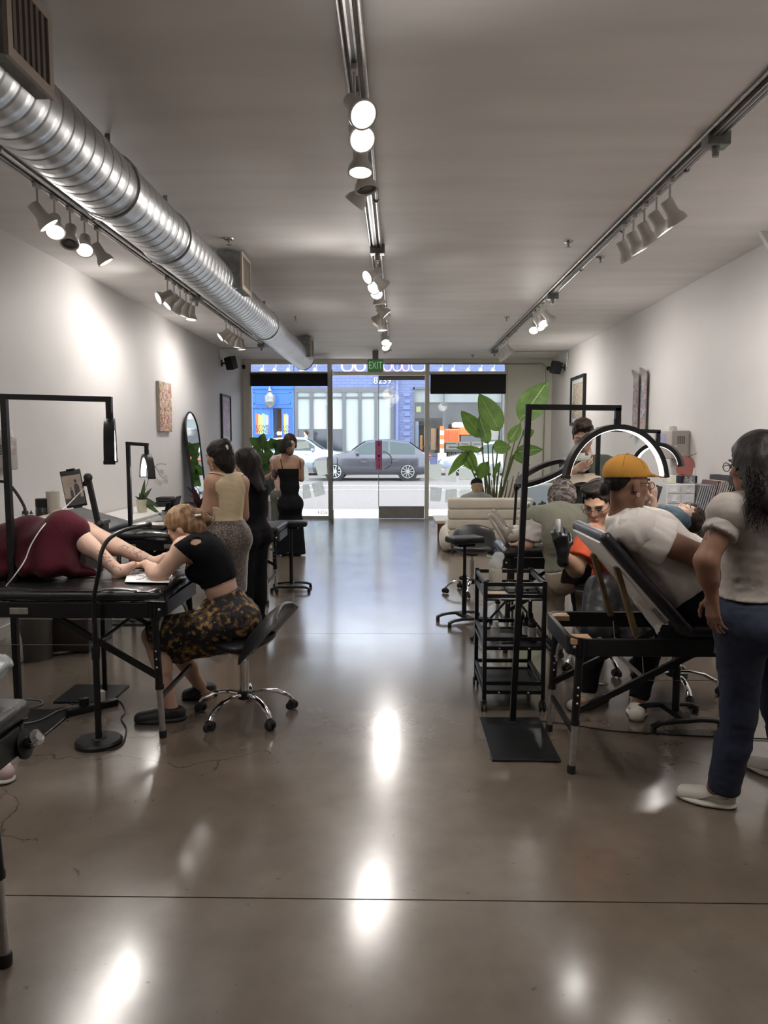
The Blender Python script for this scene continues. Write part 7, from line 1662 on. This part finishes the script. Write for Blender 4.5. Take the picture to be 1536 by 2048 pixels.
for k, (x, y) in enumerate(((313,962),(323,944),(330,954),(331,962),(320,966))):
    c = P(x,y,8.18); fl = None
    for q in range(5):
        a = 2*PI*q/5+k; MB().ball(c+V((math.cos(a)*.018,0,math.sin(a)*.018)), (.017,.004,.012), Matrix.Rotation(-a,3,'Y'), 10, 6).build('petal', PETAL, t, world=True)
t = bottle('small white squeeze bottle beside the orchid pot', (P(262,1030,8.0).x,8.0,.83), .028, .17, mat('white_plastic'), WHITEP, 'squeeze_bottle')
rk = thing('file_rack', 'black slotted file rack on the white sideboard', 'rack', (P(338,1030,8.3).x,8.45,.83))
for k, (dx, dz, hh) in enumerate(((-.05,.0,.10),(.0,.0,.14),(.05,.0,.17))): MB().box((dx,0,hh/2), (.008,.20,hh), rot_xyz(0,.25,0), .002).build('divider', BLKP, rk, smooth=False)
MB().box((0,0,.006), (.20,.20,.012), None, .002).build('tray_base', BLKP, rk, smooth=False)
t = thing('tray_set', 'black wire tray set behind the bun on the white sideboard', 'tray', (-2.86,9.05,.83))
MB().box((0,0,.03), (.20,.22,.06), None, .01).build('tray', BLKP, t); MB().box((0,0,.09), (.18,.20,.05), None, .01).build('tray', BLKP, t)
for x in (-.08,.08): MB().cyl((x,0,.05),(x,0,.08),.008,n=8).build('spacer', BLKP, t)
# dark red cordyline by the mirror
cb = V((P(402,1030,10.0).x, 10.0, 0)); t = thing('cordyline', 'dark red spiky plant in front of the arched mirror', 'plant', cb); CORD = mat('burgundy_leaf',(.050,.012,.016),.4,var=.3,vscale=12)
MB().lathe([(.001,0),(.13,0),(.16,.30),(.145,.30),(.14,.27),(.001,.27)], 24, cb).build('pot', mat('dark_pot',(.03,.03,.03),.5), t, world=True); MB().cyl(cb+V((0,0,.25)), cb+V((0,0,.75)), .014, n=8).build('stem', mat('bark',(.12,.08,.05),.8), t, world=True)
rr = random.Random(6)
for k in range(26):
    a = rr.uniform(0,6.28); el_ = rr.uniform(.15,1.3); L = rr.uniform(.30,.48); b0 = cb+V((0,0,rr.uniform(.55,.78))); leaf(b0, b0+V((math.cos(a)*math.cos(el_),math.sin(a)*math.cos(el_)*.6,math.sin(el_)))*L, .06, CORD, t, .5)
# fiddle-leaf fig near the door
fb = V((P(540,1000,13.6).x, 13.7, 0)); t = thing('fiddle_leaf_fig', 'fiddle-leaf fig with broad leaves by the left shop window', 'plant', fb); FIG = translucent('fig_leaf', (.09,.17,.055), (.14,.26,.05), .35, .3, 6)
MB().lathe([(.001,0),(.16,0),(.20,.36),(.185,.36),(.18,.32),(.001,.32)], 24, fb).build('pot', mat('grey_pot',(.30,.30,.29),.6), t, world=True)
trk = spline([fb+V((0,0,.3)), P(538,960,13.65), P(532,930,13.6), P(526,905,13.6), P(520,885,13.6)], 6); MB().tube(trk, .014, 8).build('trunk', mat('bark'), t, world=True)
br2 = spline([P(534,940,13.6), P(546,915,13.6), P(556,890,13.6)], 6); MB().tube(br2, .010, 8).build('trunk', mat('bark'), t, world=True)
for (bx0, by0, tx, ty, w_) in ((520,890,498,872,.13),(522,892,528,862,.14),(524,898,545,880,.15),(522,900,502,895,.13),(527,905,510,915,.15),(528,908,548,905,.16),(530,915,515,930,.15),(532,920,552,925,.16),(534,930,518,945,.15),(536,935,556,945,.15),(552,900,563,872,.15),(553,895,540,872,.15),(550,903,568,893,.15),(548,908,565,912,.14),(536,940,520,958,.16),(536,942,552,962,.14),(532,918,508,938,.13)):
    leaf(P(bx0,by0,13.6), P(tx,ty,13.5+.25*R_.uniform(-1,1)), w_*1.5, FIG, t, .25, wav=.008)
# mirror, pictures
def art_mat(name, cols, sc, seed):
    m, n, l, b = nodes_mat(name); tc = n.new('ShaderNodeTexCoord'); mp = n.new('ShaderNodeMapping'); mp.inputs['Location'].default_value = (seed,seed*.7,seed*.3); l.new(tc.outputs['Object'], mp.inputs[0])
    no = n.new('ShaderNodeTexNoise'); no.inputs['Scale'].default_value = sc; no.inputs['Detail'].default_value = 5; no.inputs['Distortion'].default_value = 1.5; l.new(mp.outputs[0], no.inputs['Vector'])
    r = n.new('ShaderNodeValToRGB'); r.color_ramp.interpolation = 'CONSTANT'; e = r.color_ramp.elements; e[0].position = 0; e[0].color = (*cols[0],1); e[1].position = .34; e[1].color = (*cols[1],1)
    for k, c in enumerate(cols[2:]): q = e.new(.34+.36*(k+1)/len(cols[1:])); q.color = (*c,1)
    l.new(no.outputs['Fac'], r.inputs[0]); l.new(r.outputs[0], b.inputs['Base Color']); b.inputs['Roughness'].default_value = .6; return m
def wall_art(label, X, x0, x1, yt, yb, frame_m, art, thick=.03, border=.0, sgn=1, mat_m=None):
    a = XW(x0, (yt+yb)/2, X); b = XW(x1, (yt+yb)/2, X); ym = (a.y+b.y)/2; zt3 = XW((x0+x1)/2, yt, X).z; zb = XW((x0+x1)/2, yb, X).z; y0, y1 = sorted((a.y,b.y))
    t = thing('wall_picture', label, 'picture', (X, ym, zb)); xx = X+thick*sgn
    if border:
        f = MB()
        for lo, hi in (((y0,zb),(y1,zb+border)),((y0,zt3-border),(y1,zt3)),((y0,zb+border),(y0+border,zt3-border)),((y1-border,zb+border),(y1,zt3-border))): f.bb((min(X,xx),lo[0],lo[1]),(max(X,xx),hi[0],hi[1]))
        f.build('picture_frame', frame_m, t, world=True, smooth=False); y0 += border; y1 -= border; zb += border; zt3 -= border; xx = X+thick*.5*sgn
        if mat_m is not None:
            MB().bb((min(X,xx),y0,zb),(max(X,xx),y1,zt3)).build('mount', mat_m, t, world=True, smooth=False); q = .07; y0 += q; y1 -= q; zb += q; zt3 -= q; xx = X+(thick*.5+.003)*sgn
        MB().bb((min(X,xx),y0,zb),(max(X,xx),y1,zt3)).build('print', art, t, world=True, smooth=False)
    else:
        MB().bb((min(X,xx),y0,zb),(max(X,xx),y1,zt3),.004).build('canvas', frame_m, t, world=True, smooth=False); MB().bb((xx-.001 if sgn > 0 else xx-.002,y0+.004,zb+.004),(xx+.002 if sgn > 0 else xx+.001,y1-.004,zt3-.004)).build('painting', art, t, world=True, smooth=False)
    return t
ARTR = art_mat('red_abstract',[(.50,.16,.16),(.42,.12,.13),(.62,.55,.50),(.30,.10,.10),(.60,.52,.25),(.45,.35,.33)],7,1); ARTP = art_mat('pink_abstract',[(.55,.42,.50),(.60,.35,.45),(.65,.58,.60),(.40,.30,.48),(.60,.45,.40)],6,3); ARTS = art_mat('scroll_lettering',[(.50,.44,.33),(.48,.42,.32),(.14,.11,.08),(.50,.44,.34),(.20,.16,.12)],16,5)
wall_art('unframed red and cream abstract canvas on the left wall', XL, 313, 337, 765, 863, mat('canvas_edge',(.32,.27,.22),.8), ARTR, .045)
wall_art('black-framed pink print on the left wall beyond the mirror', XL, 441, 459, 790, 884, BLKP, ARTP, .04, .035, 1, mat('white_mount',(.66,.66,.66),.7))
wall_art('tall black-framed lettered scroll on the right wall', XR, 1145, 1172, 752, 850, BLKP, ARTS, .05, .05, -1, mat('glass_mount',(.50,.52,.52),.3))
# arched mirror leaning on the left wall
mc = XW(393, 1000, XL+.12); t = thing('arched_mirror', 'tall arched mirror in a black frame leaning on the left wall', 'mirror', (XL+.2, mc.y, 0)); hw = .36; zt4 = 2.08
def mpt(u, z, off): return V((XL+.04+off+.20*(1-z/zt4), mc.y+u, z))
out = [(-hw,.01),(hw,.01)]+[(hw*math.cos(a), zt4-hw+hw*math.sin(a)) for a in [PI*k/18 for k in range(19)]]
MB().prism(out, .012, lambda u,v,w: mpt(u,v,w)).build('mirror_glass', mat('mirror_silver',(.85,.87,.87),.02,1.0), t, world=True, smooth=False)
MB().tube([mpt(u,v,.012) for u,v in out], .014, 8, closed=True).build('mirror_frame', BLKP, t, world=True)
# wall boxes (both sides)
def lockbox(label, X, x0, x1, yt, yb, sgn, depth):
    a = XW(x0,(yt+yb)/2,X); b = XW(x1,(yt+yb)/2,X); y0, y1 = sorted((a.y,b.y)); ym = (x0+x1)/2; z1 = XW(ym,yt,X).z; z0 = XW(ym,yb,X).z; m = mat('beige_enamel',(.42,.38,.345),.45)
    t = thing('wall_box', label, 'box', (X,(y0+y1)/2,z0)); xx = X+depth*sgn
    b_ = MB().bb((min(X,xx),y0,z0),(max(X,xx),y1,z1),.012,3).build('box_body', m, t, world=True)
    MB().bb((min(X,xx)+.02,y0-.006,z0+.02),(max(X,xx)-.02,y0,z1-.02),.003).build('front_door', m, t, world=True, smooth=False)
    for r_ in range(4):
        for c_ in range(4): MB().box(((X+xx)/2+(c_-1.5)*.022,y0-.008,z1-.07-r_*.022), (.015,.003,.015)).build('vent_slot', DARKIN, b_, world=True, smooth=False)
    MB().bb((xx-.002,y0+(y1-y0)*.30,z0+(z1-z0)*.45),(xx+.002,y0+(y1-y0)*.80,z1-.03)).build('side_print', mat('photo_print_%d'%sgn,(.45,.40,.50) if sgn < 0 else (.60,.52,.46),.4,col2=(.25,.28,.50) if sgn < 0 else (.25,.2,.18),vscale=14), t, world=True, smooth=False)
    MB().cyl((X+depth*.8*sgn,y0-.012,z0+(z1-z0)*.45),(X+depth*.8*sgn,y0+.002,z0+(z1-z0)*.45),.010,n=12).build('lock', CHROME, t, world=True)
    MB().lathe([(.06,0),(.06,.03),(.05,.055),(.001,.06)], 20, ((X+xx)/2,(y0+y1)/2,z1)).build('top_knob', mat('white_plastic'), t, world=True)
    return t
lockbox('beige metal box on the right wall with a small vent', XR, 1380, 1341, 862, 917, -1, .20)
lockbox('beige metal box on the left wall at the left edge with a small photo', XL, -12, 12, 874, 940, 1, .10)
# jug, bin, power strip, cables
jg = G(37,1320); t = thing('water_jug', 'translucent plastic gallon jug on the floor at left', 'jug', jg)
MB().lathe([(.001,0),(.072,0),(.078,.02),(.078,.15),(.070,.18),(.040,.225),(.028,.235),(.028,.255),(.001,.256)], 20, jg).build('jug_body', mat('milky_plastic',(.60,.58,.56),.35), t, world=True); MB().lathe([(.030,.25),(.030,.272),(.001,.274)], 14, jg).build('cap', mat('milky_cap',(.55,.55,.55),.5), t, world=True)
MB().tube(spline([jg+V((.062,-.02,.19)), jg+V((.095,-.03,.175)), jg+V((.092,-.03,.11)), jg+V((.074,-.02,.09))],5), .010, 8).build('jug_handle', mat('milky_plastic'), t, world=True)
bi = V((-2.86,5.25,0)); bi = V((P(70,1270,5.34).x,5.36,0)); t = thing('waste_bin', 'grey metal waste bin under the front table', 'bin', bi); MB().lathe([(.001,.0),(.105,0),(.115,.40),(.112,.40),(.10,.02)], 24, bi, (0,0,1), False).build('bin_wall', mat('bin_grey',(.08,.075,.07),.5,.3), t, world=True); MB().lathe([(.112,.40),(.119,.405),(.119,.415),(.110,.42)], 24, bi, (0,0,1), False).build('rim', BLKP, t, world=True)
ps = G(185,1420); t = thing('power_strip', 'black power strip with white adapter on the floor behind the gooseneck lamp', 'power strip', ps)
Rz = rot_xyz(0,0,.75); MB().box(ps+V((0,0,.02)), (.30,.06,.04), Rz, .006).build('strip_body', BLKP, t, world=True)
for k in range(4): MB().box(ps+Rz @ V((-.10+.065*k,0,.042)), (.035,.035,.004), Rz, .004).build('socket', mat('socket_dark',(.03,.03,.03),.4), t, world=True)
MB().box(ps+Rz @ V((.05,0,.075)), (.05,.05,.065), Rz, .006).build('adapter', mat('white_plastic'), t, world=True); MB().box(ps+Rz @ V((-.05,0,.065)), (.05,.045,.045), Rz, .006).build('adapter', BLKP, t, world=True)
BCAB = mat('black_cable',(.012,.012,.012),.6); GCAB = mat('grey_cable',(.30,.29,.28),.6)
def cable(label, pts, m=BCAB, r=.004, z=.006):
    tag(MB().tube(spline([G(x,y,z) for x,y in pts],6), r, 6).build('floor_cable', m), label, 'cable')
cable('black cable curling right of the gooseneck lamp base', [(212,1415),(232,1402),(245,1408),(250,1425),(242,1437),(252,1455),(250,1475),(240,1492),(215,1500),(200,1492),(190,1478)])
cable('black cable running left from the power strip', [(170,1425),(140,1415),(110,1418),(80,1428),(40,1430),(0,1436)])
cable('grey cable looping over the left lamp base plate', [(160,1410),(120,1420),(80,1440),(40,1448),(10,1452)], GCAB, z=.018)
cable('pale cable loop on the floor at the far left', [(0,1405),(40,1398),(78,1400),(84,1408),(60,1416),(20,1418)], GCAB)
cable('thin black cable looped behind the power strip', [(190,1415),(170,1395),(150,1388),(140,1400),(150,1412),(172,1420)])
cable('black cable on the floor under the right front table', [(1060,1440),(1110,1445),(1160,1452),(1230,1462),(1330,1468),(1440,1474),(1536,1478)])
# shoe at the left edge
t = thing('sneaker', 'heel of a pale pink sneaker on the floor at the left edge', 'shoe', G(0,1566)); shoe(t, (G(24,1566).x,G(24,1566).y,0), (G(24,1566).x-.26,G(24,1566).y+.10,0), mat('pink_knit',(.50,.38,.37),.7), WSOLE, name='upper')
t = thing('black_shoe', 'black shoe on the floor at the right edge behind the jeans', 'shoe', G(1540,1392)); shoe(t, (G(1528,1394).x,4.62,0), (G(1528,1394).x+.24,4.72,0), BLKCLOTH, GSOLE, name='upper')

# ================================================================== SMALL THINGS, RIGHT SIDE
# trolley load
zt5 = .680
t = bottle('tall clear bottle in a plastic bag on the trolley top', (P(990,1158,4.68).x,4.66,zt5), .042, .19, mat('cloudy_bottle',(.42,.40,.33),.3,alpha=.8), mat('clear_plastic'), 'wash_bottle')
b0 = V((P(990,1158,4.68).x,4.66,zt5)); o = sdf_obj('bag', [el((0,0,.155),(.045,.04,.05),None,.02), el((.02,.01,.20),(.035,.03,.03),None,.02)], mat('crinkled_film',(.55,.57,.56),.15,alpha=.45,bump=.5,bscale=30), t, .006, (), folds(.007,8,80)) if False else None
fm = mat('crinkled_film',(.55,.57,.56),.15,alpha=.45,bump=.5,bscale=30); sdf_obj('plastic_bag', [el(b0+V((0,0,.155)),(.045,.04,.05),None,.02), el(b0+V((.02,.01,.205)),(.038,.03,.03),None,.02)], fm, t, .006, (), folds(.007,8,80))
MB().tube([b0+V((.01,0,.17)),b0+V((-.01,-.01,.20)),b0+V((-.06,-.02,.215))], .004, 6).build('spout', mat('pale_green_plastic',(.45,.60,.55),.4), t, world=True)
t = thing('wrapped_tray', 'black tray wrapped in film on the trolley top', 'tray', ((tx0+tx1)/2+.07,4.56,zt5)); MB().box((0,0,.012), (.18,.22,.02), None, .004).build('tray', BLKP, t, smooth=False)
sdf_obj('film_wrap', [bxp(V(((tx0+tx1)/2+.07,4.58,zt5+.03)), (.085,.07,.018), None, .012)], fm, t, .006, (), folds(.008,12,70))
for k in range(3): MB().lathe([(.001,0),(.008,0),(.009,.014),(.007,.014)], 12, (-.04+.035*k,-.08,.022)).build('ink_cap', BLKP, t)
tag(MB().box(((tx0+.09),4.48,zt5+.003), (.13,.14,.004), rot_xyz(0,0,.1)).build('napkin', mat('tan_napkin',(.46,.36,.28),.9), smooth=False), 'tan paper napkin on the trolley top', 'napkin')
zt6 = .390
bottle('clear small bottle on the middle trolley shelf', (P(990,1270,4.52).x,4.50,zt6), .030, .125, mat('clear_water',(.55,.55,.55),.1,alpha=.5), mat('white_plastic'), 'water_bottle', cone=False)
for k, (x, yy, h) in enumerate(((1045,4.60,.16),(1053,4.53,.165),(1064,4.46,.18))): bottle(['leftmost black ink bottle on the middle trolley shelf','middle black ink bottle on the middle trolley shelf','rightmost ink bottle with white label on the trolley shelf'][k], (P(x,1265,yy).x,yy,zt6), .026, h, INK, BLKP, lab=LBL if k else None)
t = thing('tattoo_pen', 'black tattoo pen lying on the middle trolley shelf', 'pen', (P(1020,1262,4.45).x,4.45,zt6)); MB().lathe([(.001,0),(.012,.002),(.012,.08),(.009,.085),(.008,.11),(.003,.13)], 14, (-.05,0,.014), (1,.2,0)).build('grip', BLKP, t); MB().lathe([(.0125,.03),(.0125,.04)], 14, (-.05,0,.014), (1,.2,0), False).build('ring', ALU, t)
# bird of paradise
pb0 = V((P(990,1000,13.5).x, 13.6, 0)); t = thing('bird_of_paradise', 'tall bird of paradise plant with paddle leaves in the right front corner', 'plant', pb0)
MB().lathe([(.001,0),(.24,0),(.29,.42),(.27,.42),(.265,.38),(.001,.38)], 28, pb0).build('pot', mat('white_planter',(.60,.59,.57),.6), t, world=True)
BOP = translucent('paddle_leaf', (.085,.15,.05), (.22,.40,.04), .48, .2, 6); STM = mat('leaf_stalk',(.13,.15,.06),.5,var=.2)
def paddle(x0, y0, x1, y1, w_, Y, sx, dr=.1, nx=0.0, root=None):
    a = P(x0,y0,Y); b = P(x1,y1,Y+.1); lf, mid = leaf(a, b, w_, BOP, t, dr, fold=.18, nu=22, wav=.006, tipf=.75, nrm=V((nx,-1,.12)))
    MB().tube(mid, .006, 6).build('midrib', mat('pale_rib',(.30,.36,.14),.5), lf, world=True)
    q = P(sx, 1000, 13.6); q.z = .40; q.y = 13.6+R_.uniform(-.1,.1); MB().tube(spline([q, q*.45+a*.55+V((0,0,.05)), a, mid[0]],6), .013, 8, radii=[.017-.010*k/18 for k in range(19)]).build('stalk', STM, t, world=True)
for a in ((963,875,922,818,.30,13.4,975),(999,862,958,783,.42,13.5,985),(976,888,958,828,.23,13.3,980),(1041,842,1095,758,.50,13.3,995),(1018,885,1042,845,.22,13.5,992),(985,896,1022,890,.26,13.4,990,.25),(964,902,910,892,.12,13.3,978,.1),(938,905,896,938,.17,13.2,975,.5),(925,905,955,935,.28,13.3,977,.35),(975,925,955,955,.22,13.2,983,.3),(1030,905,1086,893,.22,13.1,997,.2),(1025,912,1060,925,.12,13.2,995,.3),(1000,925,985,950,.1,13.3,990,.3),(1045,870,1068,860,.2,13.6,994,.1)): paddle(*a)
for k in range(9): q = P(965+k*6.5,1000,13.6); q.z = .40; tp = P(950+k*11,960-8*(k%3),13.55); MB().tube(spline([q, q*.5+tp*.5+V((.01,0,0)), tp],6), .02, 8, radii=[.024-.016*i/12 for i in range(13)]).build('sheath', mat('dry_sheath',(.22,.17,.10),.7,var=.25), t, world=True)
# cacti, mirror stand, cushion
CAC = mat('cactus_green',(.02,.04,.018),.6)
for k, (x, yy, hs) in enumerate(((1068,9.50,(.12,)),(1084,9.60,(.10,.13,.11)))):
    c = V((P(x,1030,yy).x, yy, .66)); t = thing('potted_cactus', ['single dark cactus in a small white pot on the white side table','cluster of dark cacti in a white pot on the white side table'][k], 'plant', c, 0, 'potted cacti'); r = .045+.012*k
    MB().lathe([(.001,0),(r,0),(r,.095),(r-.006,.095),(r-.008,.08),(.001,.08)], 20).build('pot', mat('white_pot',(.62,.60,.57),.5), t)
    for q, h in enumerate(hs):
        dx = (q-(len(hs)-1)/2)*.032
        def cf(i, j, h=h, dx=dx): th = 2*PI*i; rr_ = .022*(1+.12*math.cos(9*th))*math.sin(max(.02,min(1,j*1.0)*PI*.98+.02))**.35*(1 if j < .999 else .05); return (dx+rr_*math.cos(th), rr_*math.sin(th), .075+h*j)
        MB().grid(cf, 36, 10, True).build('cactus_body', CAC, t)
t = thing('table_mirror', 'small framed stand-up mirror on the white side table', 'mirror', (P(1054,1028,9.7).x,9.70,.66)); MB().box((0,0,.10), (.10,.012,.19), rot_xyz(-.12,0,0), .006).build('frame', mat('silver_frame',(.40,.41,.40),.4,.5), t, smooth=False); MB().box((0,-.010,.10), (.085,.003,.17), rot_xyz(-.12,0,0)).build('glass', mat('pale_mirror',(.55,.58,.56),.1,.8), t, smooth=False); MB().bar((0,.01,.12),(0,.07,.003),.03,.004).build('easel_leg', BLKP, t, smooth=False)
ar = thing('armchair', 'pale blue armchair tucked in the right front corner', 'armchair', (2.45,12.2,0)); BLUEF = mat('pale_blue_cloth',(.42,.50,.56),.85)
MB().bb((2.1,11.9,.16),(2.8,12.6,.42),.06,4).build('seat', BLUEF, ar, world=True); MB().box((2.45,12.6,.62), (.72,.16,.62), rot_xyz(-.15,0,0), .06, 4).build('backrest', BLUEF, ar, world=True)
for x in (2.16,2.74):
    for y in (11.96,12.54): MB().cyl((x,y,0),(x,y,.18),.02,n=10).build('leg', WOOD, ar, world=True)
# skateboards on the right wall
DECK = [art_mat('skate_print_a',[(.30,.28,.30),(.16,.20,.42),(.50,.30,.22),(.20,.12,.14),(.45,.42,.40),(.18,.32,.40)],9,2), art_mat('skate_print_b',[(.18,.18,.32),(.42,.18,.16),(.50,.45,.40),(.14,.20,.36),(.40,.30,.20)],9,7)]
for k, (xm, yt, yb) in enumerate(((1265,740,875),(1281,735,872))):
    a = XW(xm,(yt+yb)/2,XR-.08); z1 = XW(xm,yt,XR-.08).z; z0 = XW(xm,yb,XR-.08).z; L = z1-z0; w_ = .20
    t = thing('skateboard_deck', ['painted skateboard deck on the right wall, farther of the pair','painted skateboard deck on the right wall, nearer of the pair'][k], 'skateboard', (XR-.05,a.y,z0), 0, 'skateboard decks on the wall')
    ol = [(w_/2*math.cos(q), z0+w_/2+w_/2*math.sin(q)) for q in [PI+PI*i/12 for i in range(13)]] + [(w_/2*math.cos(q), z1-w_/2+w_/2*math.sin(q)) for q in [PI*i/12 for i in range(13)]]
    def dk_(u, v, w, y=a.y): e = max(0, abs((v-(z0+z1)/2)/(L/2))-.72)/.28; return V((XR-.035-w-.06*e*e, y+u, v))
    def hw_at(v): c_ = max(0, min(1, (v-z0)/.11, (z1-v)/.11)); return w_/2*math.sqrt(max(0, 1-(1-c_)**2))
    def slab(nm, va, vb, wa, wb, sc_, m):
        N = 40; vs = []; fs = []
        for q in range(N+1):
            v = va+(vb-va)*q/N; h = hw_at(v)*sc_; vs += [dk_(-h,v,wa), dk_(h,v,wa), dk_(h,v,wb), dk_(-h,v,wb)]
        for q in range(N):
            for c_ in range(4): fs.append((q*4+c_, q*4+(c_+1)%4, q*4+4+(c_+1)%4, q*4+4+c_))
        fs += [(0,1,2,3), (N*4+3,N*4+2,N*4+1,N*4)]; MB()._add(vs, fs).build(nm, m, t, world=True, smooth=False)
    slab('deck_wood', z0, z1, 0, .011, 1.0, mat('pale_deck_wood',(.36,.31,.28),.5)); slab('deck_print', z0+.17, z1-.17, .011, .0135, .96, DECK[k])
    MB().cyl((XR,a.y,z1-.25),(XR-.04,a.y,z1-.25),.012,n=8).build('wall_hook', ALU, t, world=True)
# right sideboard load: drawers, boxes, folders
zs = .86
t = thing('drawer_organizer', 'clear plastic drawer organizer on the dark sideboard', 'organizer', (2.62,6.98,zs)); ORGM = mat('frosted_organizer',(.55,.55,.55),.3)
MB().box((0,0,.185), (.26,.20,.37), None, .006).build('case', ORGM, t, smooth=False)
for r_ in range(4):
    for c_ in range(2):
        d_ = MB().box((-.062+.124*c_,-.104,.05+.09*r_), (.115,.012,.078), None, .003).build('drawer', mat('smoky_drawer',(.30,.30,.32),.2,col2=(.55,.54,.54),vscale=14), t, smooth=False); MB().box((-.062+.124*c_,-.113,.03+.09*r_), (.035,.010,.010), None, .002).build('pull', ORGM, d_, smooth=False)
boxthing('black_box', 'black printed box on top of the drawer organizer', 'box', (2.70,6.97,zs+.371), (.15,.13,.07), BLKP, .05, .003, (mat('grey_print',(.35,.35,.35),.6,col2=(.03,.03,.03),vscale=40),0,.7))
boxthing('small_carton', 'small pale green carton on the drawer organizer', 'box', (2.54,6.96,zs+.371), (.09,.10,.075), mat('green_white_card',(.50,.52,.36),.6,col2=(.62,.62,.58),vscale=15))
FC = [((.16,.165,.18),7,'grey portfolio folder'),((.09,.035,.03),2,'dark red-brown folder'),((.36,.30,.25),1,'tan board'),((.30,.25,.22),2,'brown framed board'),((.42,.38,.33),2,'beige board'),((.05,.05,.05),1,'black folder')]
x = 2.72; n_ = 0
for (cc, cnt, nm) in FC:
    for k in range(cnt):
        h = .36 if 'grey' in nm else .40; x += .021
        o = thing('portfolio', '%s leaning in the row on the dark sideboard, %s from the organizer' % (nm, ['first','second','third','fourth','fifth','sixth','seventh','eighth','ninth','tenth','eleventh','twelfth','thirteenth','fourteenth','fifteenth'][n_]), 'folder', (x-.03,7.06,zs), 0, 'portfolios on the sideboard'); n_ += 1
        MB().box((.055,0,h/2), (.014,.34,h), rot_xyz(0,.25,0), .003).build('cover', mat('folder_%d_%d'%(int(cc[0]*1000),int(cc[1]*1000)), cc, .5), o, smooth=False); MB().box((.055,-.168,h/2), (.006,.006,h*.94), rot_xyz(0,.25,0)).build('page_edge', mat('page_grey',(.36,.36,.36),.7), o, smooth=False)
boxthing('black_case', 'tall black case at the wall end of the folder row', 'case', (3.10,7.10,zs), (.08,.42,.44), BLKP, 0, .004, None, mat('case_edge',(.04,.04,.04),.4))
bottle('white pump bottle above the folders on the dark sideboard', (2.96,7.45,zs), .045, .50, mat('white_plastic'), mat('white_plastic'), 'pump_bottle', lab=mat('pale_print',(.55,.48,.42),.6,col2=(.70,.68,.66),vscale=40))
t = thing('pink_fan', 'pink round hand fan standing behind the pump bottle', 'fan', (2.99,7.75,zs)); MB().lathe([(.001,-.004),(.115,-.004),(.118,0),(.115,.004),(.001,.004)], 32, (0,0,.50), (.3,-1,0)).build('fan_disc', mat('pink_wood',(.42,.16,.13),.5,var=.1), t); MB().cyl((0,0,0),(0,0,.39),.010,n=10).build('handle', WOOD, t); MB().tube([(.02,-.0,.60),(.10,-.02,.64)], .003, 6).build('skewer', BLKP, t)
bottle('green bottle on the dark sideboard behind the lying client', (2.60,6.90-.02,zs), .03, .12, mat('green_glass',(.05,.22,.04),.2), BLKP, 'green_bottle') if False else None
boxthing('red_box', 'small red box beside the pump bottle', 'box', (2.84,7.46,zs), (.05,.05,.44), mat('red_card',(.35,.05,.06),.6))
# passer-by across the street
Yc = 34.6; g0 = gz(33.6)+.14; xx = P(612,887,Yc).x
J = dict(pelvis=V((xx,Yc,g0+.92)), chest=V((xx,Yc,g0+1.30)), neck=V((xx,Yc,g0+1.47)), H=Head((xx,Yc,g0+1.64),(-1,0,0)), base=g0,
  shL=V((xx,Yc-.18,g0+1.42)), elL=V((xx-.02,Yc-.24,g0+1.14)), wrL=V((xx-.08,Yc-.22,g0+.9)), shR=V((xx,Yc+.18,g0+1.42)), elR=V((xx,Yc+.24,g0+1.14)), wrR=V((xx-.08,Yc+.22,g0+.9)),
  hipL=V((xx,Yc-.09,g0+.9)), knL=V((xx-.1,Yc-.09,g0+.5)), anL=V((xx-.05,Yc-.09,g0+.09)), hipR=V((xx,Yc+.09,g0+.9)), knR=V((xx+.05,Yc+.09,g0+.5)), anR=V((xx+.15,Yc+.09,g0+.09)), toL=V((xx-.2,Yc-.09,g0+.04)), toR=V((xx,Yc+.09,g0+.04)))
B = person('person', 'passer-by walking behind the silver car across the street', J, SK_FAIR, False, .02, fem=False)
garment(B, 'clothes', mat('pale_grey_cloth',(.35,.35,.36),.8), B.torso+B.uaL+B.uaR+B.faL+B.faR+B.thL+B.thR+B.snL+B.snR, .02, [plane(V(J['neck']), (0,0,1))], (), 0, 1, .02)
cp, ct = J['H'].cap(.012,0); garment(B, 'hair', hairmat('brown', (.05,.028,.018)), cp, 0, ct, (), 0, 1, .012)
